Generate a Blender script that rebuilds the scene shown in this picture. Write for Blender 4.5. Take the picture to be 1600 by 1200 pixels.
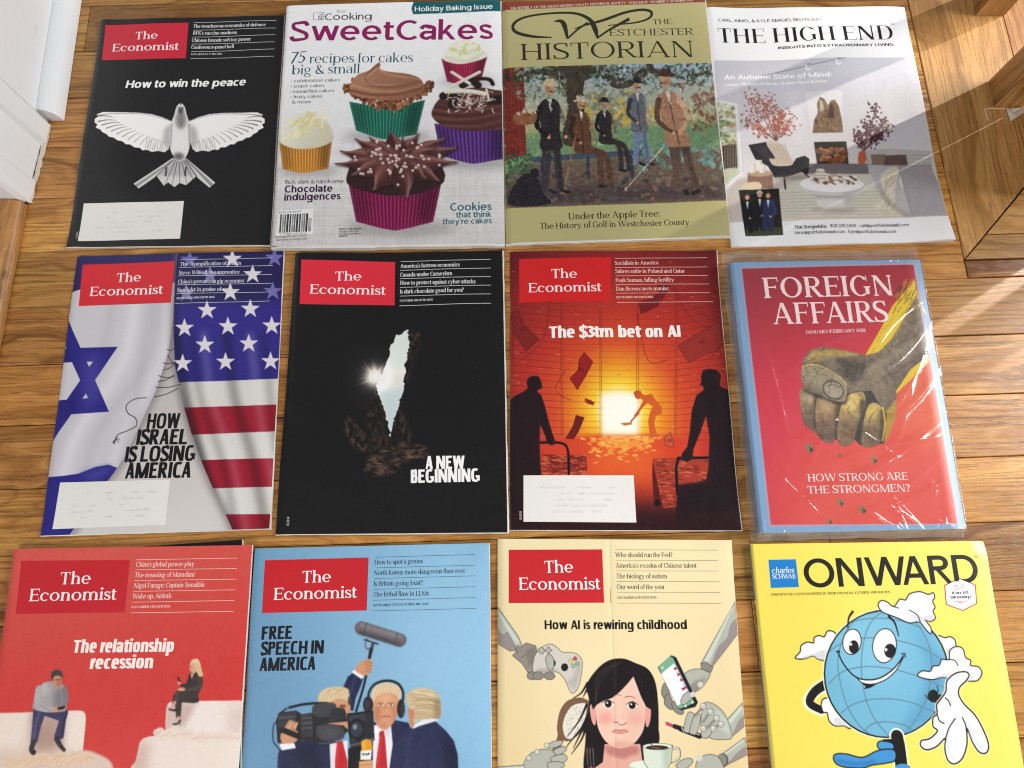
# Magazines laid out in three rows on an oak floor, next to a door casing and a stair rail.
import bpy, math
import numpy as np
for _o in list(bpy.data.objects): bpy.data.objects.remove(_o)
SC = bpy.context.scene
COL = SC.collection

# ---------------------------------------------------------------- camera
CAM_F, CAM_PITCH, CAM_ROLL, CAM_H = 1053.61, .2515049, .0067629, .608766     # focal length in photo pixels, radians, metres
_R0 = np.array([[1, 0, 0], [0, math.cos(CAM_PITCH), -math.sin(CAM_PITCH)], [0, math.sin(CAM_PITCH), math.cos(CAM_PITCH)]])
_Rz = np.array([[math.cos(CAM_ROLL), -math.sin(CAM_ROLL), 0], [math.sin(CAM_ROLL), math.cos(CAM_ROLL), 0], [0, 0, 1]])
CAM_R = _R0 @ _Rz
_cam = bpy.data.cameras.new('camera'); cam = bpy.data.objects.new('camera', _cam); COL.objects.link(cam)
_cam.sensor_width = 36.0; _cam.lens = CAM_F / 1600 * 36.0; _cam.clip_start = .01; _cam.clip_end = 50
from mathutils import Matrix, Vector
cam.matrix_world = Matrix([[*CAM_R[0], 0], [*CAM_R[1], 0], [*CAM_R[2], CAM_H], [0, 0, 0, 1]])
SC.camera = cam

# ---------------------------------------------------------------- light and exposure
W = bpy.data.worlds.new('World'); SC.world = W; W.use_nodes = True
_bg = W.node_tree.nodes['Background']; _bg.inputs['Color'].default_value = (.93, .96, 1.0, 1); _bg.inputs['Strength'].default_value = .24

def aim(o, target):
    o.rotation_euler = (Vector(target) - o.location).to_track_quat('-Z', 'Y').to_euler()
def area(name, loc, target, sx, sy, watts, col):
    l = bpy.data.lights.new(name, 'AREA'); l.shape = 'RECTANGLE'; l.size, l.size_y = sx, sy; l.energy = watts; l.color = col
    o = bpy.data.objects.new(name, l); o.location = loc; COL.objects.link(o); aim(o, target); return o
area('window_light', (2.3, .62, 1.22), (0, .3, .15), 1.3, 1.0, 92, (1.0, .985, .955))
area('ceiling_bounce', (-.9, -2.1, 2.3), (0, .25, 0), 2.4, 1.4, 62, (1.0, .985, .955))
def sunbeam(name, target, dist, azel, watts, cone, blend):
    l = bpy.data.lights.new(name, 'SPOT'); l.energy = watts; l.color = (1.0, .93, .80); l.spot_size = math.radians(cone); l.spot_blend = blend; l.shadow_soft_size = .02
    a, e = math.radians(azel[0]), math.radians(azel[1])
    o = bpy.data.objects.new(name, l); o.location = Vector(target) + dist * Vector((math.cos(a) * math.cos(e), math.sin(a) * math.cos(e), math.sin(e))); COL.objects.link(o); aim(o, target); return o
sunbeam('sunbeam_light', (.50, .42, 0), 3.2, (29, 39), 290, 9.6, .6)

SC.view_settings.view_transform = 'Standard'; SC.view_settings.look = 'None'
SC.view_settings.exposure = 0.0; SC.view_settings.gamma = 1.0; SC.view_settings.use_curve_mapping = False
SC.cycles.filter_width = 1.1; SC.cycles.max_bounces = 6; SC.cycles.transparent_max_bounces = 12
# ---------------------------------------------------------------- lettering: glyphs built from strokes
class Style:
    def __init__(s, S=88, h=36, ser=46, sth=28, X=480, n=2.0, wd=1.0, sb=26, it=0.0, asc=740):
        s.S, s.h, s.ser, s.sth, s.X, s.n, s.wd, s.sb, s.it, s.asc = S, h, ser, sth, X, n, wd, sb, it, asc
SERIF = Style(S=108, h=46, ser=44, sth=32, sb=22); SERIFB = Style(S=128, h=58, ser=40, sth=38, sb=22); SERIFI = Style(it=.06, S=104, h=50, sb=24); SCRIPT = Style(it=.2, S=96, h=44, sb=20)
DIDONE = Style(S=112, h=22, ser=52, sth=18, sb=34, wd=.95); ROMAN = Style(S=82, h=34, ser=52, sth=26)
DIDL = Style(S=92, h=26, ser=44, sth=20, X=500)
SANS = Style(S=84, h=76, ser=0, sb=40, X=510); LIGHT = Style(S=58, h=54, ser=0, sb=44, X=520)
BOLD = Style(S=140, h=112, ser=0, sb=34, X=530, n=2.3); BOLDI = Style(S=146, h=116, ser=0, sb=26, X=540, n=2.4, it=.10)
HEAVY = Style(S=160, h=116, ser=0, sb=22, X=560, n=3.0, wd=.76); HEAVYI = Style(S=158, h=114, ser=0, sb=20, X=560, n=3.0, wd=.76, it=.035)
MEDI = Style(S=112, h=98, ser=0, sb=44, X=515)
GEO = Style(S=118, h=106, ser=0, sb=30, n=2.0, wd=1.05)
KERN = {'WA': 130, 'AW': 130, 'AV': 110, 'VA': 110, 'FA': 70, 'AT': 90, 'TA': 90, 'LT': 60, 'To': 50, 'AI': 20, 'Ca': 40, 'Co': 60, 'Ch': 20, 'CA': 60, 'RA': 20}

def _cat(pts, k=7):
    P = np.array(pts, float); n = len(P); out = []
    for i in range(n - 1):
        a, b, c, d = P[max(i - 1, 0)], P[i], P[i + 1], P[min(i + 2, n - 1)]
        for t in np.linspace(0, 1, k, endpoint=False):
            out.append(.5 * ((2 * b) + (c - a) * t + (2 * a - 5 * b + 4 * c - d) * t * t + (3 * b - a - 3 * c + d) * t ** 3))
    out.append(P[-1]); return np.array(out)

def _closed(pts, k=6):
    P = np.array(pts, float); n = len(P); out = []
    for i in range(n):
        a, b, c, d = P[i - 1], P[i], P[(i + 1) % n], P[(i + 2) % n]
        for t in np.linspace(0, 1, k, endpoint=False):
            out.append(.5 * ((2 * b) + (c - a) * t + (2 * a - 5 * b + 4 * c - d) * t * t + (3 * b - a - 3 * c + d) * t ** 3))
    return np.array(out)

_GC = {}
def glyph(ch, st):
    key = (ch, id(st))
    if key in _GC: return _GC[key]
    S, h, ser, sth, X, n, sb = st.S, st.h, st.ser, st.sth, st.X, st.n, st.sb
    wd = st.wd; c = 700; A = st.asc; Dn = -210; out = []
    mm = ser + sb; m = S / 2 + mm; ov = 8
    h2 = max(h, .42 * S) if ser else h
    sans = ser == 0
    def R(x0, y0, x1, y1): out.append([(x0, y0), (x1, y0), (x1, y1), (x0, y1)])
    def sf(x, y, up, k='b', w=S):           # slab serif with brackets; up=1 grows upward from y
        if sans or not k: return
        l = x - w / 2 - (ser if k in 'bl' else 0); r = x + w / 2 + (ser if k in 'br' else 0)
        t = sth * up; out.append([(l, y), (r, y), (r, y + t * .8), (x + w / 2, y + t * 1.9), (x - w / 2, y + t * 1.9), (l, y + t * .8)])
    def V(x, y0, y1, b='', t='', w=S):
        R(x - w / 2, y0, x + w / 2, y1); sf(x, y0, 1, b, w)
        if t == 'L':
            if not sans: out.append([(x - w / 2 - ser, y1 - 55), (x + w / 2, y1 - 30), (x + w / 2, y1 + 4), (x - w / 2, y1 - 8), (x - w / 2 - ser, y1 - 34)])
        else: sf(x, y1, -1, t, w)
    def H(x0, x1, y, t=None):
        t = t or h; R(x0, y - t / 2, x1, y + t / 2)
    def D(xa, ya, xb, yb, w=S): out.append([(xa - w / 2, ya), (xa + w / 2, ya), (xb + w / 2, yb), (xb - w / 2, yb)])
    def tick(x, y, dy):                      # end-of-arm serif
        if not sans: out.append([(x - sth, y), (x, y), (x + 3, y + dy), (x - sth * .7, y + dy)])
    def arc(cx, cy, rx, ry, a0, a1, sw=S, hw=h, N=22):
        N = max(6, int(N * abs(a1 - a0) / 360 * 1.6)); e = 2 / n; p = None
        for a in np.radians(np.linspace(a0, a1, N + 1)):
            co, si = math.cos(a), math.sin(a)
            u = math.copysign(abs(co) ** e, co); v = math.copysign(abs(si) ** e, si)
            q = ((cx + rx * u, cy + ry * v), (cx + (rx - sw) * u, cy + (ry - hw) * v))
            if p: out.append([p[0], q[0], q[1], p[1]])
            p = q
    def C(pts, k=6):                         # (x, y, width) spline stroke
        P = _cat(pts, k); T = np.gradient(P[:, :2], axis=0); T /= np.linalg.norm(T, axis=1)[:, None] + 1e-9
        N = np.stack([-T[:, 1], T[:, 0]], 1) * P[:, 2:3] / 2; a, b = P[:, :2] + N, P[:, :2] - N
        for i in range(len(P) - 1): out.append([tuple(a[i]), tuple(a[i + 1]), tuple(b[i + 1]), tuple(b[i])])
    def dot(x, y, r):
        out.append([(x + r * math.cos(t), y + r * math.sin(t)) for t in np.linspace(0, 2 * math.pi, 12, endpoint=False)])
    def W(v): return v * wd
    adv = 400; bt = 'b'
    if ch == ' ': adv = 220 if not st.wd < .8 else 170
    elif ch == 'A':
        w = W(600); cx = mm + w / 2; D(mm + h2 * .6, 0, cx - S * .15, c, h2); D(mm + w - S * .6, 0, cx + (0 if sans else -5), c, S)
        H(mm + .2 * w, mm + .82 * w, 220); sf(mm + h2 * .6, 0, 1, bt, h2); sf(mm + w - S * .6, 0, 1, bt); adv = w + 2 * mm - 2 * sb * .6
    elif ch == 'B':
        x = m; V(x, 0, c, 'l', 'l'); r = W(200)
        H(x, x + r, c - h / 2); H(x, x + r, 372); H(x, x + r, h / 2)
        arc(x + r, 372 + h / 2 + (c - 372 - h / 2) / 2 - h / 2, W(170), (c - 372 + h) / 2, -90, 90); arc(x + r, (372 + h / 2) / 2, W(200), (372 + h / 2) / 2, -90, 90); adv = x + r + W(200) + sb
    elif ch in 'CG':
        r = W(310); cx = sb + r + 6; arc(cx, 350, r, 358, 52 if sans else 40, 305 if ch == 'G' else 312)
        if ch == 'C': tick(cx + r * .78, 700, -190); adv = cx + r * (.86 if not sans else .78) + sb
        else:
            tick(cx + r * .78, 700, -190); V(cx + r * .72, 60, 330, '', bt if not sans else '')
            if sans: H(cx + r * .1, cx + r * .72 + S / 2, 330 - h / 2 + 10)
            adv = cx + r * .72 + S / 2 + ser * .7 + sb
    elif ch == 'D':
        V(m, 0, c, 'l', 'l'); r = W(190); H(m, m + r, c - h / 2); H(m, m + r, h / 2); arc(m + r, 350, W(320), 350, -90, 90); adv = m + r + W(320) + sb
    elif ch in 'EFL':
        w = W(390); V(m, 0, c, 'b' if ch == 'F' else 'l', 'b' if ch == 'L' else 'l')
        if ch != 'L': H(m, m + w - 10, c - h / 2); tick(m + w - 8, c, -150); H(m, m + w * .78, 365); 
        if ch != 'L' and not sans: R(m + w * .78 - sth * .7, 300, m + w * .78, 430)
        if ch != 'F': H(m, m + w, h / 2); tick(m + w, 0, 165)
        adv = m + w + sb
    elif ch == 'H':
        w = W(430) ; V(m, 0, c, bt, bt); V(m + w, 0, c, bt, bt); H(m, m + w, 360); adv = w + 2 * m
    elif ch == 'I': V(m, 0, c, bt, bt); adv = 2 * m
    elif ch == 'J':
        x = sb + W(250); V(x, 160, c, '', bt); C([(x, 180, S), (x - 10, 60, S * .9), (x - W(100), 5, h), (x - W(220), 60, h)]); adv = x + S / 2 + ser + sb
    elif ch == 'K':
        V(m, 0, c, bt, bt); w = W(420); D(m + S * .3, 250, m + w - h, c, h2 * 1.1); D(m + w - S * .2, 0, m + W(150), 400, S * 1.1); sf(m + w - h, c, -1, bt, h2); sf(m + w - S * .2, 0, 1, bt); adv = m + w + ser + S * .4
    elif ch == 'M':
        w = W(600); V(m, 0, c, bt, 'l', h2 if not sans else S); V(m + w, 0, c, bt, 'r'); D(m + (0 if not sans else 0), c, m + w / 2, 0, S); D(m + w, c, m + w / 2, 0, h2 if not sans else S); adv = w + 2 * m
    elif ch == 'N':
        w = W(470); q = h2 if not sans else S; V(m, 0, c, bt, 'l', q); V(m + w, 0, c, '', bt, q); D(m + S * .1, c, m + w - S * .1, 0, S * 1.12); adv = w + 2 * m
    elif ch in 'OQ':
        r = W(340); cx = sb + r + 6; arc(cx, 350, r, 358, 0, 360)
        if ch == 'Q': C([(cx + 20, 120, h), (cx + r * .5, 0, S * .8), (cx + r * .95, -90, h)])
        adv = 2 * cx
    elif ch in 'PR':
        r = W(200); V(m, 0, c, bt, 'l'); H(m, m + r, c - h / 2); H(m, m + r, 330 + h / 2); arc(m + r, 515, W(205), 185, -90, 90)
        if ch == 'R': D(m + r + W(215) - S * .2, 0, m + r - W(40), 335, S * 1.05); sf(m + r + W(215) - S * .2, 0, 1, 'r'); adv = m + r + W(215) + S * .4 + ser * .6
        else: adv = m + r + W(205) + sb
    elif ch == 'S':
        w = W(430); x = sb + 10; t = S * 1.02
        C([(x + w * .93, 545, h * 1.1), (x + w * .78, 660, h * 1.2), (x + w * .48, 700 - h / 2, h * 1.1), (x + w * .13, 615, S * .82), (x + w * .16, 460, t * .95), (x + w * .5, 362, t), (x + w * .86, 255, t * .95), (x + w * .88, 95, S * .82), (x + w * .5, h / 2, h * 1.1), (x + w * .17, 45, h * 1.2), (x + w * .03, 165, h * 1.1)])
        if not sans: R(x + w * .93 - sth, 520, x + w * .93, 700); R(x, 0, x + sth, 185)
        adv = x + w + sb + 6
    elif ch == 'T':
        w = W(500); x = sb + w / 2 + 4; V(x, 0, c, bt, ''); H(x - w / 2, x + w / 2, c - h / 2)
        if not sans: R(x - w / 2, c - 170, x - w / 2 + sth, c); R(x + w / 2 - sth, c - 170, x + w / 2, c)
        adv = w + 2 * sb + 8
    elif ch == 'U':
        w = W(440); V(m, 240, c, '', bt); q = h2 if not sans else S; V(m + w, 240, c, '', bt, q); arc(m + w / 2 + (q - S) / 4, 245, w / 2 + S / 2 + (q - S) / 4, 252, 180, 360); adv = w + 2 * m
    elif ch in 'VY':
        w = W(590); cx = mm + w / 2
        if ch == 'V': D(mm + S * .6, c, cx - 3, 0, S); D(mm + w - h2 * .6, c, cx + S * .2, 0, h2)
        else: V(cx, 0, 330, bt, ''); D(mm + S * .6, c, cx, 300, S); D(mm + w - h2 * .6, c, cx + S * .1, 300, h2)
        sf(mm + S * .6, c, -1, bt); sf(mm + w - h2 * .6, c, -1, bt, h2); adv = w + 2 * mm - sb
    elif ch == 'W':
        w = W(900); xs = [mm + S * .5, mm + .28 * w, mm + .5 * w, mm + .75 * w, mm + w - h2 * .5]; q = h2 if not sans else S
        D(xs[0], c, xs[1], 0, S); D(xs[2], c, xs[1] + 5, 0, q); D(xs[2], c, xs[3], 0, S); D(xs[4], c, xs[3] + 5, 0, q); sf(xs[0], c, -1, bt); sf(xs[4], c, -1, bt, q); adv = w + 2 * mm - sb
    elif ch == 'X': w = W(520); D(mm + S * .5, c, mm + w - S * .5, 0, S); D(mm + w - h2, c, mm + h2, 0, h2); adv = w + 2 * mm
    elif ch == 'Z': w = W(460); H(sb, sb + w, c - h / 2); H(sb, sb + w, h / 2); D(sb + S * .6, h / 2, sb + w - S * .6, c - h / 2, S); adv = w + 2 * sb
    # lower case
    elif ch == 'a':
        w = W(330); x = sb + w + 6; V(x, 0, X * .66, '', ''); C([(sb + 30, X * .74, h * 1.2), (sb + w * .3, X - h * .4, h * 1.1), (sb + w * .72, X - h * .7, h * 1.5), (x - S * .02, X * .8, S * .9), (x, X * .55, S)])
        if not sans: C([(x, 70, S * .7), (x + 20, 20, h), (x + S * .8, 40, h * .7)])
        arc(sb + w * .52, X * .3, w * .54, X * .31, 75, 285); H(sb + w * .52, x, X * .6 - h * .5); C([(sb + w * .5, h * .5, h), (x - 20, X * .22, h)]); adv = x + S / 2 + (ser * .7 if not sans else 0) + sb * .8
    elif ch in 'bdpq':
        r = W(235); ry = X / 2 + 6
        if ch in 'bp': V(m, 0 if ch == 'b' else Dn, A if ch == 'b' else X, 'b' if ch == 'p' else '', 'L'); arc(m + r - S * .3, X / 2, r, ry, 0, 360); adv = m + 2 * r - S * .3 + sb
        else:
            cx = sb + r + 4; x = cx + r - S * .2; arc(cx, X / 2, r, ry, 0, 360); V(x, Dn if ch == 'q' else 0, A if ch == 'd' else X, 'b' if ch == 'q' else ('r' if ch == 'd' else ''), 'L' if ch == 'd' else ''); adv = x + S / 2 + ser + sb * .9
    elif ch == 'c': r = W(230); cx = sb + r + 4; arc(cx, X / 2, r, X / 2 + 6, 48, 312); (None if sans else dot(cx + r * .62, X * .8, S * .42)); adv = cx + r * (.9 if not sans else .76) + sb * .7
    elif ch == 'e': r = W(235); cx = sb + r + 4; arc(cx, X / 2, r, X / 2 + 6, 0, 315); H(cx - r + S * .5, cx + r - 4, X * .5, h * .95); adv = cx + r + sb * .8
    elif ch == 'f':
        x = sb + S * .5 + 50; V(x, 0, A - 130, bt, ''); C([(x, A - 140, S), (x + 12, A - 50, S * .8), (x + W(90), A - h / 2, h * 1.3), (x + W(170), A - 60, h * 1.1)]); H(x - S / 2 - 55, x + S / 2 + 90, X - h / 2); adv = x + S / 2 + 95
    elif ch == 'g':
        if sans:
            r = W(235); cx = sb + r + 4; x = cx + r - S * .3; arc(cx, X / 2, r, X / 2 + 6, 0, 360); V(x, -60, X, '', ''); C([(x, -40, S), (x - 20, -150, S * .8), (cx, Dn + h * .4, h), (sb + 30, Dn + 45, h)]); adv = x + S / 2 + sb
        else:
            r = W(200); cx = sb + r + 14; arc(cx, X * .66, r, X * .34 + 6, 0, 360, S * .9); arc(cx + 10, -95, r * 1.15, 118, 0, 360, S * .75); C([(cx - r * .5, X * .38, h), (cx - r * .75, X * .18, h * 1.5), (cx, 30, S * .7), (cx + r * .8, -10, S * .6)]); C([(cx + r * .6, X * .88, h), (cx + r * 1.25, X * .97, h * 1.2)]); adv = cx + r * 1.3 + sb
    elif ch in 'hnmru':
        if ch == 'u':
            w = W(300); V(m, X * .4, X, '', 'L'); x = m + w; V(x, 0, X, 'r', 'L'); arc(m + w / 2, X * .42, w / 2 + S / 2, X * .42 + 6, 180, 330); adv = x + m - (ser * .3)
        else:
            V(m, 0, A if ch == 'h' else X, bt, 'L'); w = W(300)
            if ch == 'r': C([(m + S * .2, X * .55, h), (m + S * .6, X * .85, h * 1.4), (m + W(190), X - h * .6, h * 1.5)]); (None if sans else dot(m + W(190), X * .88, S * .45)); adv = m + W(190) + (S * .35 + sb * .5 if not sans else sb * .2)
            else:
                x0 = m
                for k in range(2 if ch == 'm' else 1):
                    x = x0 + w; arc(x0 + w / 2, X - X * .42, w / 2 + S / 2, X * .42 + 6, 0, 165); V(x, 0, X - X * .42, bt, ''); x0 = x
                adv = x0 + m
    elif ch in 'ij':
        dot(m, X + 165, S * .62) if not st.n > 2.1 else R(m - S / 2, X + 70, m + S / 2, X + 190)
        if ch == 'i': V(m, 0, X, bt, 'L'); adv = 2 * m
        else: V(m, -60, X, '', 'L'); C([(m, -50, S), (m - 15, -150, S * .7), (m - W(110), Dn + h, h)]); adv = m + S / 2 + sb
    elif ch == 'k':
        V(m, 0, A, bt, 'L'); w = W(330); D(m + S * .3, X * .36, m + w - h, X, h2 * 1.1); D(m + w - S * .2, 0, m + W(120), X * .58, S * 1.05); sf(m + w - h, X, -1, bt, h2); sf(m + w - S * .2, 0, 1, bt); adv = m + w + S * .4 + ser * .8
    elif ch == 'l': V(m, 0, A, bt, 'L'); adv = 2 * m
    elif ch == 'o': r = W(245); cx = sb + r + 4; arc(cx, X / 2, r, X / 2 + 6, 0, 360); adv = 2 * cx
    elif ch == 's':
        w = W(310); x = sb + 6; t = S * .98
        C([(x + w * .88, X * .8, h), (x + w * .5, X - h / 2, h), (x + w * .14, X * .85, S * .72), (x + w * .2, X * .62, t * .85), (x + w * .52, X * .5, t), (x + w * .84, X * .37, t * .85), (x + w * .86, X * .14, S * .72), (x + w * .5, h / 2, h), (x + w * .06, X * .2, h)])
        if not sans: R(x + w * .9 - sth, X * .7, x + w * .9, X); R(x, 0, x + sth, X * .3)
        adv = x + w + sb
    elif ch == 't':
        x = sb + S * .5 + 40; V(x, 110, X + 120, '', ''); C([(x, 130, S), (x + 15, 45, S * .8), (x + W(90), h * .6, h * 1.2), (x + W(160), 60, h)]); H(x - S / 2 - 45, x + S / 2 + 95, X - h / 2); adv = x + W(160) + sb * .6
    elif ch in 'vy':
        w = W(450); cx = mm + w / 2; D(mm + S * .6, X, cx, 0, S); q = h2 if not sans else S; D(mm + w - q * .6, X, cx + (S * .1 if not sans else 0), 0, q)
        if ch == 'y': C([(cx + 10, 20, q), (cx - 50, -120, q), (cx - 130, Dn + 20, q * 1.1), (cx - 200, Dn + 40, q * .9)])
        sf(mm + S * .6, X, -1, bt); sf(mm + w - q * .6, X, -1, bt, q); adv = w + 2 * mm - sb
    elif ch == 'w':
        w = W(680); q = h2 if not sans else S; xs = [mm + S * .5, mm + .29 * w, mm + .5 * w, mm + .75 * w, mm + w - q * .5]
        D(xs[0], X, xs[1], 0, S); D(xs[2], X, xs[1] + 5, 0, q); D(xs[2], X, xs[3], 0, S); D(xs[4], X, xs[3] + 5, 0, q); sf(xs[0], X, -1, bt); sf(xs[4], X, -1, bt, q); adv = w + 2 * mm - sb
    elif ch == 'x': w = W(420); D(mm + S * .5, X, mm + w - S * .5, 0, S); D(mm + w - h2, X, mm + h2, 0, h2); adv = w + 2 * mm
    elif ch == 'z': w = W(360); H(sb, sb + w, X - h / 2); H(sb, sb + w, h / 2); D(sb + S * .6, h / 2, sb + w - S * .6, X - h / 2, S); adv = w + 2 * sb
    # digits and signs
    elif ch == '0': r = W(240); cx = sb + r; arc(cx, 350, r, 356, 0, 360); adv = 2 * cx
    elif ch == '1': x = sb + 120; V(x, 0, c, bt, ''); C([(x, c - 20, h), (x - 110, c - 130, h)]); adv = x + S / 2 + ser + sb
    elif ch == '2': w = W(400); C([(sb + 25, 530, S * .8), (sb + w * .3, 690 - h / 2, h * 1.2), (sb + w * .85, 560, S), (sb + w * .6, 270, S * .8), (sb + 35, h, h)]); H(sb, sb + w, h / 2 + 4, h * 1.3); adv = w + 2 * sb
    elif ch == '3': w = W(380); C([(sb + 15, 600, h), (sb + w * .42, 690 - h / 2, h * 1.2), (sb + w * .85, 545, S), (sb + w * .35, 375, h * 1.2)]); C([(sb + w * .35, 385, h * 1.2), (sb + w * .95, 200, S), (sb + w * .42, h / 2, h * 1.2), (sb + 5, 110, h * 1.2)]); adv = w + 2 * sb
    elif ch == '4': w = W(420); V(sb + w * .7, 0, c, '', ''); H(sb, sb + w, 190); D(sb + h, 190, sb + w * .68, c, h * 1.1); adv = w + 2 * sb
    elif ch == '5': w = W(380); H(sb + 60, sb + w, c - h / 2, h * 1.3); D(sb + 55, 370, sb + 80, c - 10, h * 1.1); C([(sb + 50, 390, h), (sb + w * .5, 430, h * 1.4), (sb + w * .92, 230, S), (sb + w * .45, h / 2, h * 1.2), (sb + 5, 110, h * 1.3)]); adv = w + 2 * sb
    elif ch in '69':
        w = W(420); r = w / 2; cx = sb + r
        if ch == '6': arc(cx, 220, r, 225, 0, 360); C([(cx + r * .7, 690, h), (cx - r * .5, 540, S * .8), (sb + S * .5, 230, S)])
        else: arc(cx, 480, r, 225, 0, 360); C([(cx - r * .7, 10, h), (cx + r * .5, 160, S * .8), (sb + w - S * .5, 470, S)])
        adv = w + 2 * sb
    elif ch == '7': w = W(410); H(sb, sb + w, c - h / 2, h * 1.3); D(sb + w * .3, 0, sb + w - S * .4, c - 10, S); adv = w + 2 * sb
    elif ch == '8': w = W(400); arc(sb + w / 2, 530, w * .43, 172, 0, 360); arc(sb + w / 2, 195, w * .5, 200, 0, 360); adv = w + 2 * sb
    elif ch == '$': G0 = glyph('S', st); out.extend(G0[1]); cx = G0[0] / 2; R(cx - h * .35, -90, cx + h * .35, 790); adv = G0[0]
    elif ch == '&': w = W(560); C([(sb + w * .98, 330, h), (sb + w * .75, 90, h * 1.3), (sb + w * .35, h * .4, S * .8), (sb + S * .5, 170, S), (sb + w * .35, 380, h * 1.5), (sb + w * .62, 560, S * .7), (sb + w * .42, 690, h), (sb + w * .22, 560, S * .8), (sb + w * .5, 260, S), (sb + w, 0, S * .9)]); adv = w + 2 * sb
    elif ch == '?': w = W(330); C([(sb + 20, 560, S * .8), (sb + w * .4, 700 - h / 2, h * 1.2), (sb + w * .9, 550, S), (sb + w * .55, 350, S * .8), (sb + w * .45, 200, h)]); dot(sb + w * .45, S * .6, S * .6); adv = w + 2 * sb
    elif ch == '!': V(m, 200, c); dot(m, S * .6, S * .6); adv = 2 * m
    elif ch == '.': dot(sb + S * .6, S * .55, S * .6); adv = S * 1.2 + 2 * sb
    elif ch == ',': dot(sb + S * .6, S * .55, S * .6); C([(sb + S * .9, S * .5, h), (sb + S * .5, -130, h * .6)]); adv = S * 1.2 + 2 * sb
    elif ch == ':': dot(sb + S * .6, S * .55, S * .6); dot(sb + S * .6, X - S * .4, S * .6); adv = S * 1.2 + 2 * sb
    elif ch == "'": C([(sb + S * .6, A, S * .9), (sb + S * .4, A - 190, h * .5)]); adv = S + 2 * sb
    elif ch == '-': H(sb, sb + W(200), X * .5, max(h, 50)); adv = W(200) + 2 * sb
    elif ch == '/': D(sb + 10, -40, sb + W(240), A, h); adv = W(250) + 2 * sb
    elif ch == '|': R(sb, -60, sb + h * .8, A); adv = h + 2 * sb
    elif ch == '*': dot(sb + 90, 350, 90); adv = 180 + 2 * sb      # bullet
    elif ch == '~': dot(sb + 45, 260, 45); adv = 90 + 2 * sb      # mid dot
    elif ch == '@': arc(sb + 330, 260, 330, 360, -60, 290, h, h); arc(sb + 310, 260, 160, 180, 0, 360, h * 1.2, h); V(sb + 460, 100, 430, '', '', h); adv = 660 + 2 * sb
    if st.it: out = [[(x + st.it * y, y) for x, y in p] for p in out]
    _GC[key] = (adv, out); return _GC[key]

def layout(s, st):
    x = 0; quads = []
    for i, ch in enumerate(s):
        a, ps = glyph(ch, st)
        if i: x -= KERN.get(s[i - 1] + ch, 0) * st.wd
        quads += [[(px + x, py) for px, py in p] for p in ps]; x += a
    if s.endswith('\n'): pass
    xs = [p[0] for q in quads for p in q]
    return quads, min(xs), max(xs)
# ---------------------------------------------------------------- print: every front page is painted on a fine grid of its own
rng = np.random.default_rng(7)
PPM = 2.0                                    # grid points per millimetre

def px2world(px, z):
    v = CAM_R @ np.array([(px[0] - 800) / CAM_F, (600 - px[1]) / CAM_F, -1.0]); t = (z - CAM_H) / v[2]
    return v * t + np.array([0, 0, CAM_H])

def homog(src, dst):
    A = []
    for (x, y), (u, v) in zip(src, dst):
        A.append([x, y, 1, 0, 0, 0, -u * x, -u * y]); A.append([0, 0, 0, x, y, 1, -v * x, -v * y])
    s = np.linalg.solve(np.array(A, float), np.array(dst, float).reshape(-1))
    return np.append(s, 1).reshape(3, 3)

def happly(Hm, P):
    P = np.asarray(P, float); q = np.concatenate([P, np.ones(P.shape[:-1] + (1,))], -1) @ Hm.T
    return q[..., :2] / q[..., 2:]

def rgb(c):
    if isinstance(c, np.ndarray): return c
    if isinstance(c, str): return np.array([int(c[i:i + 2], 16) for i in (0, 2, 4)]) / 255.
    return np.array(c) / 255.

def lin(c):
    c = np.clip(c, 0, 1); return np.where(c <= .04045, c / 12.92, ((c + .055) / 1.055) ** 2.4)

def blur(m, r):
    r = int(round(r))
    if r < 1: return m
    for ax in (0, 1):
        for _ in range(2):
            pad = [(0, 0)] * m.ndim; pad[ax] = (r + 1, r)
            cs = np.cumsum(np.pad(m, pad, mode='edge'), axis=ax)
            n = m.shape[ax]
            a = np.take(cs, range(2 * r + 1, 2 * r + 1 + n), axis=ax); b = np.take(cs, range(0, n), axis=ax)
            m = (a - b) / (2 * r + 1)
    return m

def vnoise(shape, cell, seed=0, oct=3):
    g = np.random.default_rng(seed); cell = (cell, cell) if np.isscalar(cell) else cell
    out = np.zeros(shape); amp = 1; tot = 0
    for o in range(oct):
        cy, cx = max(cell[0] / 2 ** o, 1), max(cell[1] / 2 ** o, 1)
        t = g.random((int(shape[0] / cy) + 3, int(shape[1] / cx) + 3))
        yy = np.arange(shape[0]) / cy; xx = np.arange(shape[1]) / cx
        y0 = yy.astype(int); x0 = xx.astype(int); fy = (yy - y0)[:, None]; fx = (xx - x0)[None]
        fy = fy * fy * (3 - 2 * fy); fx = fx * fx * (3 - 2 * fx)
        a = t[np.ix_(y0, x0)]; b = t[np.ix_(y0, x0 + 1)]; c = t[np.ix_(y0 + 1, x0)]; d = t[np.ix_(y0 + 1, x0 + 1)]
        out += amp * ((a * (1 - fx) + b * fx) * (1 - fy) + (c * (1 - fx) + d * fx) * fy); tot += amp; amp *= .5
    return out / tot - .5

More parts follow.
